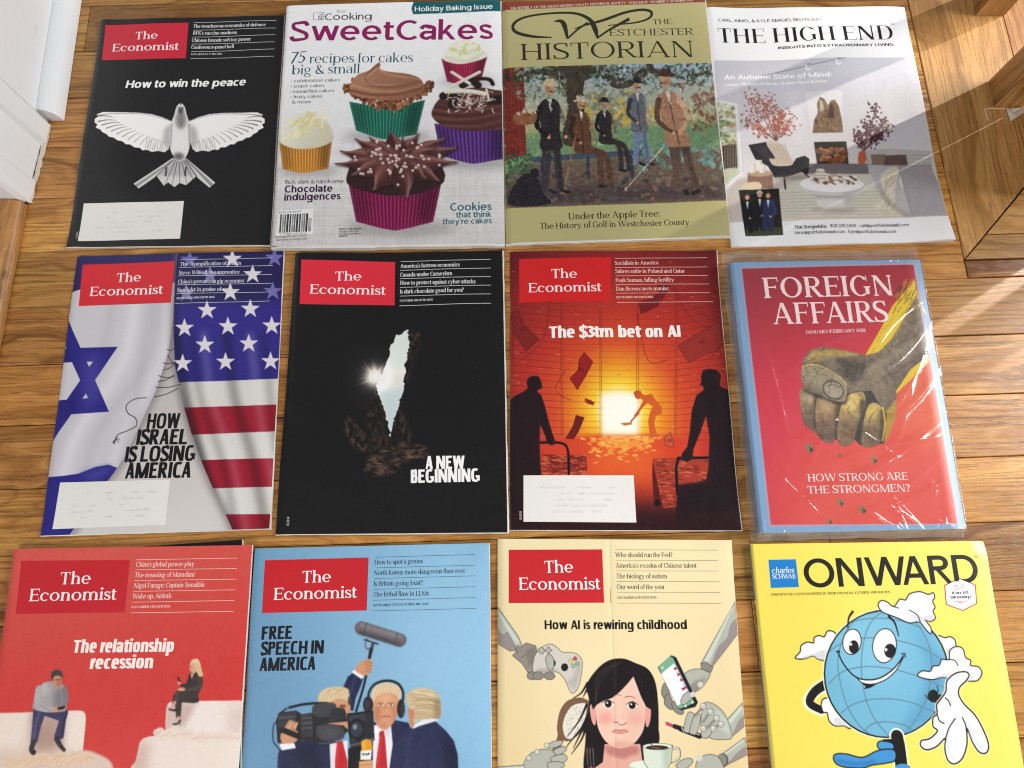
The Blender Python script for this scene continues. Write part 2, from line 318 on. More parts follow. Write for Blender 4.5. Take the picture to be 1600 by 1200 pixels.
class Cover:
    def __init__(s, corners, z, size, base, crop, bulge=None):
        s.w, s.h = size; s.z = z; s.quad_px = corners
        q = [px2world(p, z)[:2] for p in corners]; s.quad = q
        s.H = homog([(0, 0), (s.w, 0), (s.w, s.h), (0, s.h)], q); s.Hi = np.linalg.inv(s.H)
        s.nx, s.ny = int(s.w * PPM) + 1, int(s.h * PPM) + 1
        s.img = np.ones((s.ny, s.nx, 3)) * rgb(base); s.texts = []; s.panels = []
        s.YY, s.XX = np.mgrid[0:s.ny, 0:s.nx].astype(float)
        s.crop = crop; a, b = s.P([(corners[0][0] - crop[0]) * crop[2] + np.array([0, 0]), (0, 0)]) if 0 else (0, 0)
        c0 = np.array([crop[0] + 150, crop[1] + 150]); e = s.uv([c0, c0 + [1, 0], c0 + [0, 1]])
        s.k = (np.linalg.norm(e[1] - e[0]) + np.linalg.norm(e[2] - e[0])) / 2 * PPM / crop[2]   # grid steps per crop unit
    def uv(s, pts):                          # photo pixels -> millimetres on the cover
        W = np.array([px2world(p, s.z)[:2] for p in pts]); return happly(s.Hi, W)
    def c2uv(s, pts):
        pts = np.asarray(pts, float); return s.uv(pts / s.crop[2] + np.array(s.crop[:2]))
    def P(s, pts): return s.c2uv(pts) * PPM
    def _poly(s, P, ss=3):
        x0, y0 = np.floor(P.min(0)).astype(int) - 1; x1, y1 = np.ceil(P.max(0)).astype(int) + 2
        x0, y0, x1, y1 = max(x0, 0), max(y0, 0), min(x1, s.nx), min(y1, s.ny)
        if x1 <= x0 or y1 <= y0: return None
        m = np.zeros((y1 - y0, x1 - x0)); xs = np.arange(x0, x1)
        Q = np.roll(P, -1, 0)
        for yi in range(y0, y1):
            for k in range(ss):
                y = yi + (k + .5) / ss - .5
                cr = (P[:, 1] <= y) != (Q[:, 1] <= y)
                if not cr.any(): continue
                a, b = P[cr], Q[cr]; xc = np.sort(a[:, 0] + (y - a[:, 1]) / (b[:, 1] - a[:, 1]) * (b[:, 0] - a[:, 0]))
                for i in range(0, len(xc) - 1, 2):
                    m[yi - y0] += np.clip(np.minimum(xs + .5, xc[i + 1]) - np.maximum(xs - .5, xc[i]), 0, 1) / ss
        return (y0, y1, x0, x1, m)
    def _blit(s, reg, col, a=1, clip=None):
        if reg is None: return
        y0, y1, x0, x1, m = reg; m = np.clip(m, 0, 1)[..., None] * a
        if clip is not None: m = m * clip[y0:y1, x0:x1, None]
        col = rgb(col)
        if col.ndim == 3: col = col[y0:y1, x0:x1]
        s.img[y0:y1, x0:x1] = s.img[y0:y1, x0:x1] * (1 - m) + col * m
    def _soft(s, reg, r):
        if reg is None: return None
        y0, y1, x0, x1, m = reg; r = int(round(r))
        if r < 1: return reg
        g = 3 * r; Y0, Y1, X0, X1 = max(y0 - g, 0), min(y1 + g, s.ny), max(x0 - g, 0), min(x1 + g, s.nx)
        M = np.zeros((Y1 - Y0, X1 - X0)); M[y0 - Y0:y1 - Y0, x0 - X0:x1 - X0] = m
        return (Y0, Y1, X0, X1, blur(M, r))
    def poly(s, pts, col, a=1, sm=False, soft=0, clip=None):
        P = s.P(_closed(pts) if sm else pts); s._blit(s._soft(s._poly(P), soft * s.k), col, a, clip)
    def mask(s, pts, sm=False, soft=0):
        M = np.zeros((s.ny, s.nx)); r = s._soft(s._poly(s.P(_closed(pts) if sm else pts)), soft * s.k)
        if r: M[r[0]:r[1], r[2]:r[3]] = r[4]
        return M
    def fill(s, M, col, a=1):
        M = np.clip(M, 0, 1)[..., None] * a; s.img = s.img * (1 - M) + rgb(col) * M
    def ell(s, c, rx, ry, col, a=1, rot=0, soft=0, clip=None):
        t = np.linspace(0, 2 * math.pi, 40, endpoint=False); r = math.radians(rot)
        x, y = rx * np.cos(t), ry * np.sin(t)
        s.poly(np.stack([c[0] + x * math.cos(r) - y * math.sin(r), c[1] + x * math.sin(r) + y * math.cos(r)], 1), col, a, soft=soft, clip=clip)
    def line(s, pts, w, col, a=1, w1=None, sm=True, soft=0, clip=None):
        pts = np.asarray(pts, float)
        if sm and len(pts) > 2: pts = _cat(pts, 6)
        P = s.P(pts); r = w * s.k / 2; r1 = r if w1 is None else w1 * s.k / 2; g = max(r, r1) + 2
        x0, y0 = np.floor(P.min(0) - g).astype(int); x1, y1 = np.ceil(P.max(0) + g).astype(int)
        x0, y0, x1, y1 = max(x0, 0), max(y0, 0), min(x1, s.nx), min(y1, s.ny)
        if x1 <= x0 or y1 <= y0: return
        X, Y = s.XX[y0:y1, x0:x1], s.YY[y0:y1, x0:x1]; m = np.zeros(X.shape); n = len(P) - 1
        for i in range(n):
            d = P[i + 1] - P[i]; L = d @ d + 1e-9; t = np.clip(((X - P[i, 0]) * d[0] + (Y - P[i, 1]) * d[1]) / L, 0, 1)
            R = r + (r1 - r) * (i + t) / n
            dist = np.hypot(X - P[i, 0] - t * d[0], Y - P[i, 1] - t * d[1])
            m = np.maximum(m, np.clip(R - dist + .5, 0, 1) * np.minimum(1, 2 * R + .15))
        s._blit(s._soft((y0, y1, x0, x1, m), soft * s.k), col, a, clip)
    def lg(s, p0, c0, p1, c1):               # linear colour field between two crop points
        a, b = s.P([p0, p1]); d = b - a; t = np.clip(((s.XX - a[0]) * d[0] + (s.YY - a[1]) * d[1]) / (d @ d), 0, 1)[..., None]
        return rgb(c0) * (1 - t) + rgb(c1) * t
    def dist(s, p, sx=1, sy=1):              # distance to a crop point, in crop units
        a = s.P([p])[0]; return np.hypot((s.XX - a[0]) / sx, (s.YY - a[1]) / sy) / s.k
    def noise(s, cell, amp, seed=0, oct=3, clip=None):
        m = vnoise((s.ny, s.nx), cell, seed, oct)[..., None] * amp
        if clip is not None: m = m * clip[..., None]
        s.img = np.clip(s.img + m, 0, 1)
    def photo(s, r=1, grain=.045, m=None, seed=5):   # the softness and grain of a printed photograph
        im = blur(s.img, r) * .4 + s.img * .6
        im = im + vnoise((s.ny, s.nx), 1.6, seed, 1)[..., None] * grain + vnoise((s.ny, s.nx), 7, seed + 1, 3)[..., None] * grain
        k = 1 if m is None else m[..., None]
        s.img = np.clip(s.img * (1 - k) + im * k, 0, 1)
    def text(s, part, txt, p0, p1, cap, st, col, under=None):
        s.texts.append((part, txt, s.c2uv([p0])[0], s.c2uv([p1])[0], cap * s.k / PPM, st, col))
    def rule(s, part, p0, p1, w, col):
        s.texts.append((part, None, s.c2uv([p0])[0], s.c2uv([p1])[0], w * s.k / PPM, None, col))
    def panel(s, part, pts, col): s.panels.append((part, s.c2uv(pts), col))

def text_polys(t):
    part, txt, a, b, cap, st, col = t
    d = b - a; L = np.linalg.norm(d); ex = d / L; ey = np.array([ex[1], -ex[0]])     # v grows downward
    if txt is None: w = cap / 2; return [[a + ey * w, b + ey * w, b - ey * w, a - ey * w]]
    q, x0, x1 = layout(txt, st); kx = L / (x1 - x0); ky = cap / 700.
    return [[a + ex * (x - x0) * kx + ey * y * ky for x, y in p] for p in q]

def econ(c, quad, red, The, Eco, cap, rules, lines, col, rw=1.6, lcap=17, date=None, st=SERIF, wcol=(250, 240, 240)):
    c.panel('masthead', quad, red)
    c.text('masthead_title', 'The', *The, cap, SERIF, wcol); c.text('masthead_title', 'Economist', *Eco, cap, SERIF, wcol)
    for a, b in rules: c.rule('contents_list', a, b, rw, col)
    for s, a, b in lines: c.text('contents_list', s, a, b, lcap, st, col)
    if date: c.text('contents_list', date[0], date[1], date[2], date[3], SERIFB, col)
# ---------------------------------------------------------------- the front pages
def world2px(W):
    q = (np.asarray(W, float) - np.array([0, 0, CAM_H])) @ CAM_R
    return np.array([800 + CAM_F * q[0] / -q[2], 600 - CAM_F * q[1] / -q[2]])
def open_quad(tl, tr, lpt, rpt, z, h):       # pages that run out of the frame at the bottom
    def ext(a, b): A, B = px2world(a, z), px2world(b, z); return world2px(A + (B - A) / np.linalg.norm(B - A) * h)
    return [tl, tr, ext(tr, rpt), ext(tl, lpt)]

def art_dove():
    c = Cover([(158, 32), (444, 24), (421.7, 383), (102.7, 386)], .003, (203, 267), (30, 29, 31), (90, 0, 3))
    W = (244, 243, 241)
    for sx in (-1, 1):
        f = lambda pts: [(575 + sx * (x - 575), y - (0 if sx < 0 else (x - 575) * -.0)) for x, y in pts]
        wing = f([(538, 568), (490, 548), (440, 534), (380, 528), (300, 528), (215, 528), (186, 540), (192, 551), (178, 560), (177, 578), (190, 586), (182, 602), (206, 612), (212, 622), (232, 632), (245, 645), (266, 648), (282, 660), (305, 664), (322, 678), (340, 678), (362, 692), (385, 692), (396, 704), (420, 702), (440, 711), (470, 706), (500, 712), (518, 698), (530, 655)])
        c.poly(wing, W)
        m = c.mask(wing)
        for i in range(13):
            t = i / 12; x1 = 180 + 300 * t ** 1.25; y1 = 548 + 160 * t ** .75; x0 = 330 + 175 * t; y0 = 556 + 60 * t
            x0, y0 = x1 + .55 * (x0 - x1), y1 + .55 * (y0 - y1); c.line(f([(x0, y0), ((x0 + x1) / 2, (y0 + y1) / 2 - 4), (x1, y1)]), 1.5, (60, 58, 60), .35 + .45 * (1 - t), 6.5 * (1 - .6 * t), clip=m)
        c.line(f([(186, 545), (260, 536), (400, 534), (500, 556), (536, 572)]), 5, (120, 120, 124), .55, 3, clip=m)
        for i in range(10):
            x = 420 + i * 11; c.line(f([(x, 640 + i * 3), (x - 12, 708)]), 3, (110, 108, 110), .5, clip=m)
        c.poly(f([(535, 575), (500, 600), (490, 660), (520, 700), (535, 640)]), (120, 118, 120), .45, soft=8, clip=m)
    tail = [(545, 738), (535, 740), (355, 860), (378, 882), (448, 832), (462, 822), (495, 868), (515, 852), (545, 874), (570, 855), (600, 866), (648, 826), (712, 880), (740, 857), (600, 738)]
    c.poly(tail, (214, 212, 212)); tm = c.mask(tail)
    c.poly([(462, 822), (650, 824), (600, 745), (545, 745)], (150, 148, 150), .5, soft=6, clip=tm)
    for x0, x1 in ((550, 500), (560, 535), (570, 570), (580, 605), (590, 645)): c.line([(x0, 750), (x1, 862)], 4, (70, 68, 72), .75, 2, clip=tm)
    for x in (508, 600): c.line([(x, 785), (x - 4, 820)], 8, (45, 44, 46), .8, sm=False, clip=tm)
    c.line([(548, 742), (370, 868)], 7, (110, 110, 112), .6, 14, clip=tm); c.line([(598, 742), (722, 866)], 7, (100, 100, 104), .6, 14, clip=tm)
    c.line([(455, 828), (535, 752)], 4, (50, 50, 52), .8); c.line([(652, 828), (600, 752)], 4, (50, 50, 52), .8)
    body = [(575, 482), (556, 500), (546, 535), (530, 580), (522, 640), (526, 695), (545, 735), (570, 756), (600, 735), (618, 690), (624, 640), (618, 580), (604, 535), (594, 498)]
    c.poly(body, (232, 230, 230), sm=True); bm = c.mask(body, True)
    c.ell((577, 560), 24, 44, (96, 95, 98), .75, soft=9, clip=bm); c.ell((576, 512), 13, 20, (60, 58, 60), .8, soft=4, clip=bm)
    c.ell((575, 492), 9, 9, (225, 225, 225), 1, clip=bm); c.line([(575, 480), (575, 492)], 6, (40, 40, 40), 1, 2)
    c.line([(533, 580), (526, 690)], 9, (150, 148, 150), .7, soft=3, clip=bm); c.line([(616, 580), (620, 690)], 9, (140, 138, 140), .7, soft=3, clip=bm)
    c.ell((566, 732), 26, 18, (60, 58, 60), .7, soft=6, clip=bm)
    c.noise(3, .05, 3, clip=bm)
    econ(c, [(228, 122), (615, 108), (600, 272), (208, 284)], (205, 42, 62), [(365, 188), (470, 184)], [(256, 243), (568, 234)], 39,
         [((640, 107), (1025, 96)), ((636, 142), (1022, 131)), ((632, 174), (1020, 162)), ((628, 206), (1017, 195)), ((626, 241), (1016, 228)), ((622, 272), (1013, 262))],
         [('The treacherous economics of defence', (637, 131), (975, 123)), ("RFK's vaccine madness", (635, 163), (840, 158)), ('Chinese brands: soft-toy power', (629, 196), (905, 189)), ('Conference-panel hell', (626, 228), (824, 222))],
         (225, 225, 225), 1.6, 17, ('JUNE 28TH-JULY 4TH 2025', (623, 257), (768, 252), 8), st=SERIFB)
    c.text('headline', 'How to win the peace', (318, 413), (880, 397), 37, BOLDI, (248, 248, 248))
    c.text('side_print', 'US-$9.99', (92, 1117), (96, 1086), 7, SANS, (210, 210, 210))
    g = np.random.default_rng(77)
    for i in range(26): c.ell((80 + 900 * g.random(), 300 + 820 * g.random()), 1.4, 1.2, (150, 148, 146), .6)
    c.label = [(122, 953), (590, 940), (573, 1118), (95, 1130)]
    return c

def cupcake(c, wrap, col, n, dark=.35, seed=0):
    """fluted paper case: wrap = top-left, top-right, bottom-right, bottom-mid, bottom-left"""
    tl, tr, br, bm, bl = [np.array(p, float) for p in wrap]
    top = [tl, (tl * 3 + tr) / 4 + [0, abs(tr - tl)[0] * .05], (tl + tr) / 2 + [0, abs(tr - tl)[0] * .07], (tl + 3 * tr) / 4 + [0, abs(tr - tl)[0] * .05], tr]
    outl = [tl, *top[1:4], tr, br, (br * .35 + bm * .65) + [0, 4], bm + [0, 2], (bl * .35 + bm * .65) + [0, 4], bl]
    c.poly(outl, col); m = c.mask(outl); col = rgb(col)
    for i in range(n + 1):
        t = i / n; a = tl * (1 - t) + tr * t + [0, abs(tr - tl)[0] * .07 * math.sin(math.pi * t)]
        b = (bl * (1 - t) + br * t) + [0, (bm[1] - (bl[1] + br[1]) / 2) * math.sin(math.pi * t)]
        w = abs(tr - tl)[0] / n
        c.line([a, b], w * .5, np.clip(col * (1 - dark), 0, 1), .75, w * .4, clip=m); c.line([a + [w * .42, 0], b + [w * .38, 0]], w * .3, np.clip(col * 1.25 + .08, 0, 1), .6, clip=m)
    L = tl + (bl - tl) * .5; Rr = tr + (br - tr) * .5; w = abs(tr - tl)[0]
    c.poly([tl, tl + [w * .2, 20], bl + [w * .16, 0], bl], np.clip(col * .45, 0, 1), .4, soft=w * .05, clip=m); c.poly([tr, tr + [-w * .22, 20], br + [-w * .18, 0], br], np.clip(col * .35, 0, 1), .55, soft=w * .05, clip=m)
    return m

def art_cakes():
    c = Cover([(446.7, 9), (782, -1), (787.7, 380), (422.7, 385)], .008, (216, 277), (236, 236, 238), (410, 0, 3))
    c.fill(np.ones((c.ny, c.nx)), c.lg((560, 330), (238, 238, 240), (560, 1150), (203, 200, 200)))
    low = np.clip((c.YY - c.P([(560, 560)])[0][1]) / 60, 0, 1)
    c.img += (rng.random((1, c.nx, 1)) - .5) * .05 * low[..., None] + (rng.random((c.ny, 1, 1)) - .5) * .05 * low[..., None]; c.noise(9, .05, 5, clip=low)
    for p, rx, ry in (((215, 800), 150, 26), ((590, 640), 210, 34), ((640, 1070), 260, 45), ((1000, 755), 190, 40), ((960, 385), 130, 22)):
        c.ell(p, rx, ry, (135, 130, 132), .55, soft=22)
    # small one with white icing, back right
    m = cupcake(c, [(840, 275), (1055, 258), (1025, 378), (930, 393), (866, 382)], (160, 32, 74), 17)
    c.poly([(845, 272), (862, 240), (882, 205), (930, 186), (975, 188), (1010, 210), (1044, 240), (1056, 262), (1010, 284), (930, 300), (870, 290)], (232, 231, 214), sm=True)
    mm = c.mask([(845, 272), (862, 240), (882, 205), (930, 186), (975, 188), (1010, 210), (1044, 240), (1056, 262), (1010, 284), (930, 300), (870, 290)], True)
    for a, b in (((860, 265), (1040, 245)), ((885, 225), (1020, 225)), ((870, 285), (1010, 275))): c.line([a, ((a[0] + b[0]) / 2, a[1] + 22), b], 9, (196, 194, 168), .6, soft=4, clip=mm)
    g = np.random.default_rng(4)
    for i in range(14): c.ell((870 + g.random() * 150, 190 + g.random() * 65), 9, 6, (205, 212, 130), .9, rot=g.random() * 180)
    # purple one
    m = cupcake(c, [(806, 578), (1140, 570), (1128, 742), (985, 766), (836, 728)], (88, 46, 128), 17, .4)
    choc = [(795, 545), (803, 500), (832, 462), (870, 440), (930, 420), (1010, 410), (1080, 420), (1140, 440), (1140, 585), (1050, 612), (950, 612), (850, 592)]
    c.poly(choc, (86, 50, 46), sm=True); cm = c.mask(choc, True)
    for i in range(9):
        y = 450 + i * 18; c.line([(800, y + 45), (900, y + 62 - i * 2), (1020, y + 50), (1135, y + 20)], 7, (128, 84, 76) if i % 2 else (52, 28, 28), .7, 4, soft=3, clip=cm)
    for pts, w in (([(850, 450), (880, 440), (905, 460), (890, 490)], 40), ([(940, 400), (980, 380), (1010, 400)], 34), ([(1075, 470), (1120, 465)], 46), ([(985, 370), (1060, 372), (1080, 395)], 18)): c.line(pts, w, (38, 24, 24), 1)
    for pts, w in (([(888, 338), (970, 392)], 15), ([(880, 410), (1018, 338)], 15), ([(862, 430), (960, 428), (1040, 440)], 22), ([(1050, 420), (1062, 470)], 10)): c.line(pts, w, (228, 222, 208), 1); c.line(np.array(pts) + [0, w * .3], w * .25, (176, 166, 150), .7)
    for i in range(90):
        x, y = 970 + max(-1.6, min(1.8, g.normal())) * 60, 468 + max(-1.4, min(1.8, g.normal())) * 28; a = g.random() * 3.1; c.line([(x, y), (x + 15 * math.cos(a), y + 15 * math.sin(a))], 3.6, (226, 216, 204), .95)
    # teal one with mocha swirl and nuts
    m = cupcake(c, [(408, 478), (762, 468), (722, 630), (565, 650), (440, 612)], (30, 112, 92), 21)
    for i in range(460):
        t = g.random(); x = 385 + 415 * t; y = 408 + 105 * math.sin(math.pi * t) * (.25 + .78 * g.random()) + g.normal() * 10 - 14 * t; k = g.random()
        c.ell((x, y), 9 + 5 * g.random(), 5 + 4 * g.random(), (70 + 110 * k, 40 + 78 * k, 26 + 58 * k), 1, rot=g.random() * 180)
    sw = [(410, 420), (418, 385), (450, 350), (500, 330), (520, 312), (545, 292), (553, 304), (552, 324), (600, 336), (680, 345), (735, 365), (755, 395), (750, 425), (700, 455), (600, 470), (500, 462), (440, 450)]
    c.poly(sw, (168, 120, 92), sm=True); sm_ = c.mask(sw, True)
    c.fill(sm_, c.lg((420, 350), (176, 128, 100), (740, 470), (112, 70, 52)), .6)
    for pts, w, k in (([(548, 300), (505, 335), (480, 375), (530, 405), (640, 405), (735, 380)], 10, (108, 66, 46)), ([(555, 330), (600, 352), (680, 362), (740, 372)], 8, (204, 160, 130)), ([(540, 318), (500, 350), (470, 378), (520, 398), (620, 396)], 7, (206, 164, 134)), ([(415, 425), (520, 445), (640, 440), (745, 415)], 12, (96, 58, 42)), ([(420, 400), (520, 425), (640, 425), (745, 398)], 8, (198, 152, 122))):
        c.line(pts, w, k, .75, w * .5, soft=3, clip=sm_)
    # orange one
    m = cupcake(c, [(78, 655), (327, 650), (308, 790), (190, 808), (95, 793)], (206, 136, 52), 17, .3)
    ic = [(80, 662), (84, 620), (105, 575), (145, 545), (190, 530), (250, 540), (300, 570), (328, 615), (330, 655), (280, 685), (190, 698), (120, 688)]
    c.poly(ic, (226, 222, 204), sm=True); im = c.mask(ic, True); c.fill(im, c.lg((100, 560), (238, 236, 224), (320, 690), (180, 172, 148)), .6)
    for i in range(22):
        x, y = 195 + max(-1.2, min(1.4, g.normal())) * 58, 590 + max(-1.2, min(1.6, g.normal())) * 30; a = -.6 + g.normal() * .9; L = 22 + 22 * g.random()
        c.line([(x - L * math.cos(a), y - L * math.sin(a)), (x + 6, y - 8), (x + L * math.cos(a), y + L * math.sin(a))], 9, (214, 204, 140) if i % 2 else (238, 230, 186), .8); 
    # front one: magenta case, chocolate petals
    m = cupcake(c, [(402, 850), (842, 838), (800, 1040), (622, 1080), (440, 1040)], (134, 24, 78), 23, .45)
    c.poly([(400, 850), (420, 780), (520, 720), (640, 700), (780, 730), (850, 800), (842, 850), (740, 900), (600, 915), (470, 890)], (48, 26, 28), sm=True)
    c.poly([(398, 860), (402, 800), (440, 730), (520, 690), (640, 672), (760, 690), (830, 750), (850, 820), (842, 860), (740, 905), (600, 918), (470, 892)], (50, 28, 30), sm=True)
    g = np.random.default_rng(4)
    tips = [(600, 600, 92), (735, 622, 90), (500, 640, 90), (660, 640, 80), (868, 640, 84), (432, 648, 92), (925, 688, 92), (360, 706, 96), (815, 690, 96), (560, 680, 90), (700, 690, 96), (640, 705, 96), (480, 700, 96), (336, 766, 100), (918, 760, 100), (760, 745, 100), (560, 745, 104), (660, 760, 104), (410, 822, 100), (838, 852, 104), (770, 838, 108), (515, 896, 116), (600, 850, 112), (682, 936, 118)]
    for k, (tx, ty, w) in enumerate(tips):
        t = np.array([tx, ty], float); ctr = np.array([632, 772 if k < 18 else 742], float); bc = ctr + (t - ctr) * (.22 if k < 10 or k > 17 else .05); v = bc - t; L = np.hypot(*v); n = np.array([-v[1], v[0]]) / L; w = min(w, L * .8)
        P = [t, t + v * .22 + n * w * .13, t + v * .5 + n * w * .40, t + v * .85 + n * w * .42, bc + v * .1, t + v * .85 - n * w * .42, t + v * .5 - n * w * .40, t + v * .22 - n * w * .10]
        base = np.array([104, 62, 58]) * (.85 + .25 * ((k * 37) % 10) / 10)
        c.poly(np.array(P) + [3, 7], (26, 12, 14), .65, sm=True, soft=5); c.poly(P, tuple(base), sm=True); pm = c.mask(P, True); lo = n if n[1] > 0 else -n
        c.line([t, t + v * .4 + lo * w * .2, bc + lo * w * .3], w * .34, (46, 22, 24), .65, soft=9, clip=pm); c.line([t + v * .1, t + v * .45 - lo * w * .22, t + v * .8 - lo * w * .25], w * .13, (176, 130, 122), .75, 3, soft=4, clip=pm); c.line([t + v * .12, bc], 3, (40, 20, 22), .5, 6, soft=1, clip=pm)
    for i in range(85):
        x, y = 630 + g.normal() * 120, 735 + g.normal() * 58
        if ((x - 632) / 210) ** 2 + ((y - 755) / 115) ** 2 < 1: c.ell((x, y), 6.5, 6.5, (224, 206, 200)); c.ell((x + 2, y + 2.5), 4, 3.5, (160, 134, 130), .7)
    c.photo(1, .03)
    c.poly([(698, 40), (712, -2), (1125, -12), (1120, 47), (706, 66)], (24, 92, 100))
    TE = (26, 84, 98); PU = (58, 24, 62); MA = (140, 26, 92)
    c.text('banner_lettering', 'Holiday Baking Issue', (714, 53), (1080, 38), 26, Style(S=100, h=88, ser=0, sb=34, X=520), (240, 244, 244))
    c.text('small_title', 'fine', (348, 62), (392, 60), 18, LIGHT, (150, 150, 155)); c.text('small_title', 'Cooking', (293, 96), (512, 91), 36, SANS, (40, 40, 48))
    for a, b in (((240, 62), (288, 60)), ((288, 60), (288, 92)), ((288, 92), (240, 95)), ((240, 95), (240, 62))): c.rule('small_title', a, b, 2, (90, 90, 100))
    for s, y in (('THE', 74), ('BEST', 83), ('OF', 92)): c.text('small_title', s, (262, y), (284, y - 1), 7, BOLD, (60, 60, 70))
    c.text('title', 'SweetCakes', (124, 193), (1080, 181), 104, Style(S=108, h=96, ser=0, sb=30, X=530), MA)
    c.text('headline', '75', (133, 299), (208, 294), 60, Style(S=100, h=40, ser=30, it=.2), TE)
    c.text('headline', 'recipes for cakes', (220, 298), (705, 289), 48, DIDL, TE); c.text('headline', 'big & small', (137, 350), (456, 344), 48, DIDL, TE)
    for s, a, b in (('* celebration cakes', (133, 388), (363, 383)), ('* snack cakes', (133, 413), (292, 409)), ('* breakfast cakes', (131, 438), (336, 433)), ('* fruity cakes', (131, 463), (281, 459)), ('& more', (139, 487), (228, 485))):
        c.text('recipe_list', s, a, b, 16, SANS, (84, 82, 92))
    c.text('side_headline', 'Rich, dark & handsome', (105, 862), (380, 857), 19, SANS, PU); c.text('side_headline', 'Chocolate', (104, 903), (328, 898), 34, BOLD, PU); c.text('side_headline', 'indulgences', (102, 941), (366, 934), 34, BOLD, PU)
    T2 = (22, 100, 112); B2 = Style(S=112, h=96, ser=0, sb=32, X=520)
    c.text('corner_headline', 'Cookies', (880, 988), (1075, 985), 36, B2, T2); c.text('corner_headline', 'that think', (908, 1020), (1075, 1017), 26, B2, T2); c.text('corner_headline', "they're cakes", (846, 1052), (1076, 1047), 26, B2, T2)
    c.panel('barcode', [(75, 987), (239, 977), (238, 1097), (64, 1107)], (232, 232, 234)); x = 84; i = 0
    while x < 212:
        w = (2, 3, 2, 5, 2, 4, 3, 2)[(i * 5) % 8]; c.rule('barcode_print', (x + 2, 1009 - x * .04), (x - 4, 1096 - x * .04), w, (30, 30, 34)); x += w + (2, 3, 2, 4)[(i * 3) % 4]; i += 1
    for x in (219, 224, 229): c.rule('barcode_print', (x, 1022), (x - 2, 1086), 2.2, (30, 30, 34))
    c.text('barcode_print', '$9.99 CAN $10.99', (78, 1002), (180, 996), 9, SANS, (80, 80, 84)); c.text('small_print', '0 71486 02075 4', (84, 1104), (205, 1097), 7, SANS, (60, 60, 64))
    c.text('small_print', 'Newsstand Product #750207', (63, 1117), (208, 1109), 9, SANS, (70, 70, 74)); c.text('small_print', 'www.finecooking.com', (62, 1131), (210, 1124), 10, SANS, (70, 70, 74))
    for s, a, b, st in (('DECK THE CAKES', (361, 1079), (464, 1076), BOLD), ('Design your own', (361, 1090), (452, 1087), SANS), ('holiday cupcakes,', (361, 1101), (464, 1098), SANS), ('page 8', (361, 1111), (398, 1110), BOLD)): c.text('small_print', s, a, b, 8, st, (60, 40, 60))
    return c

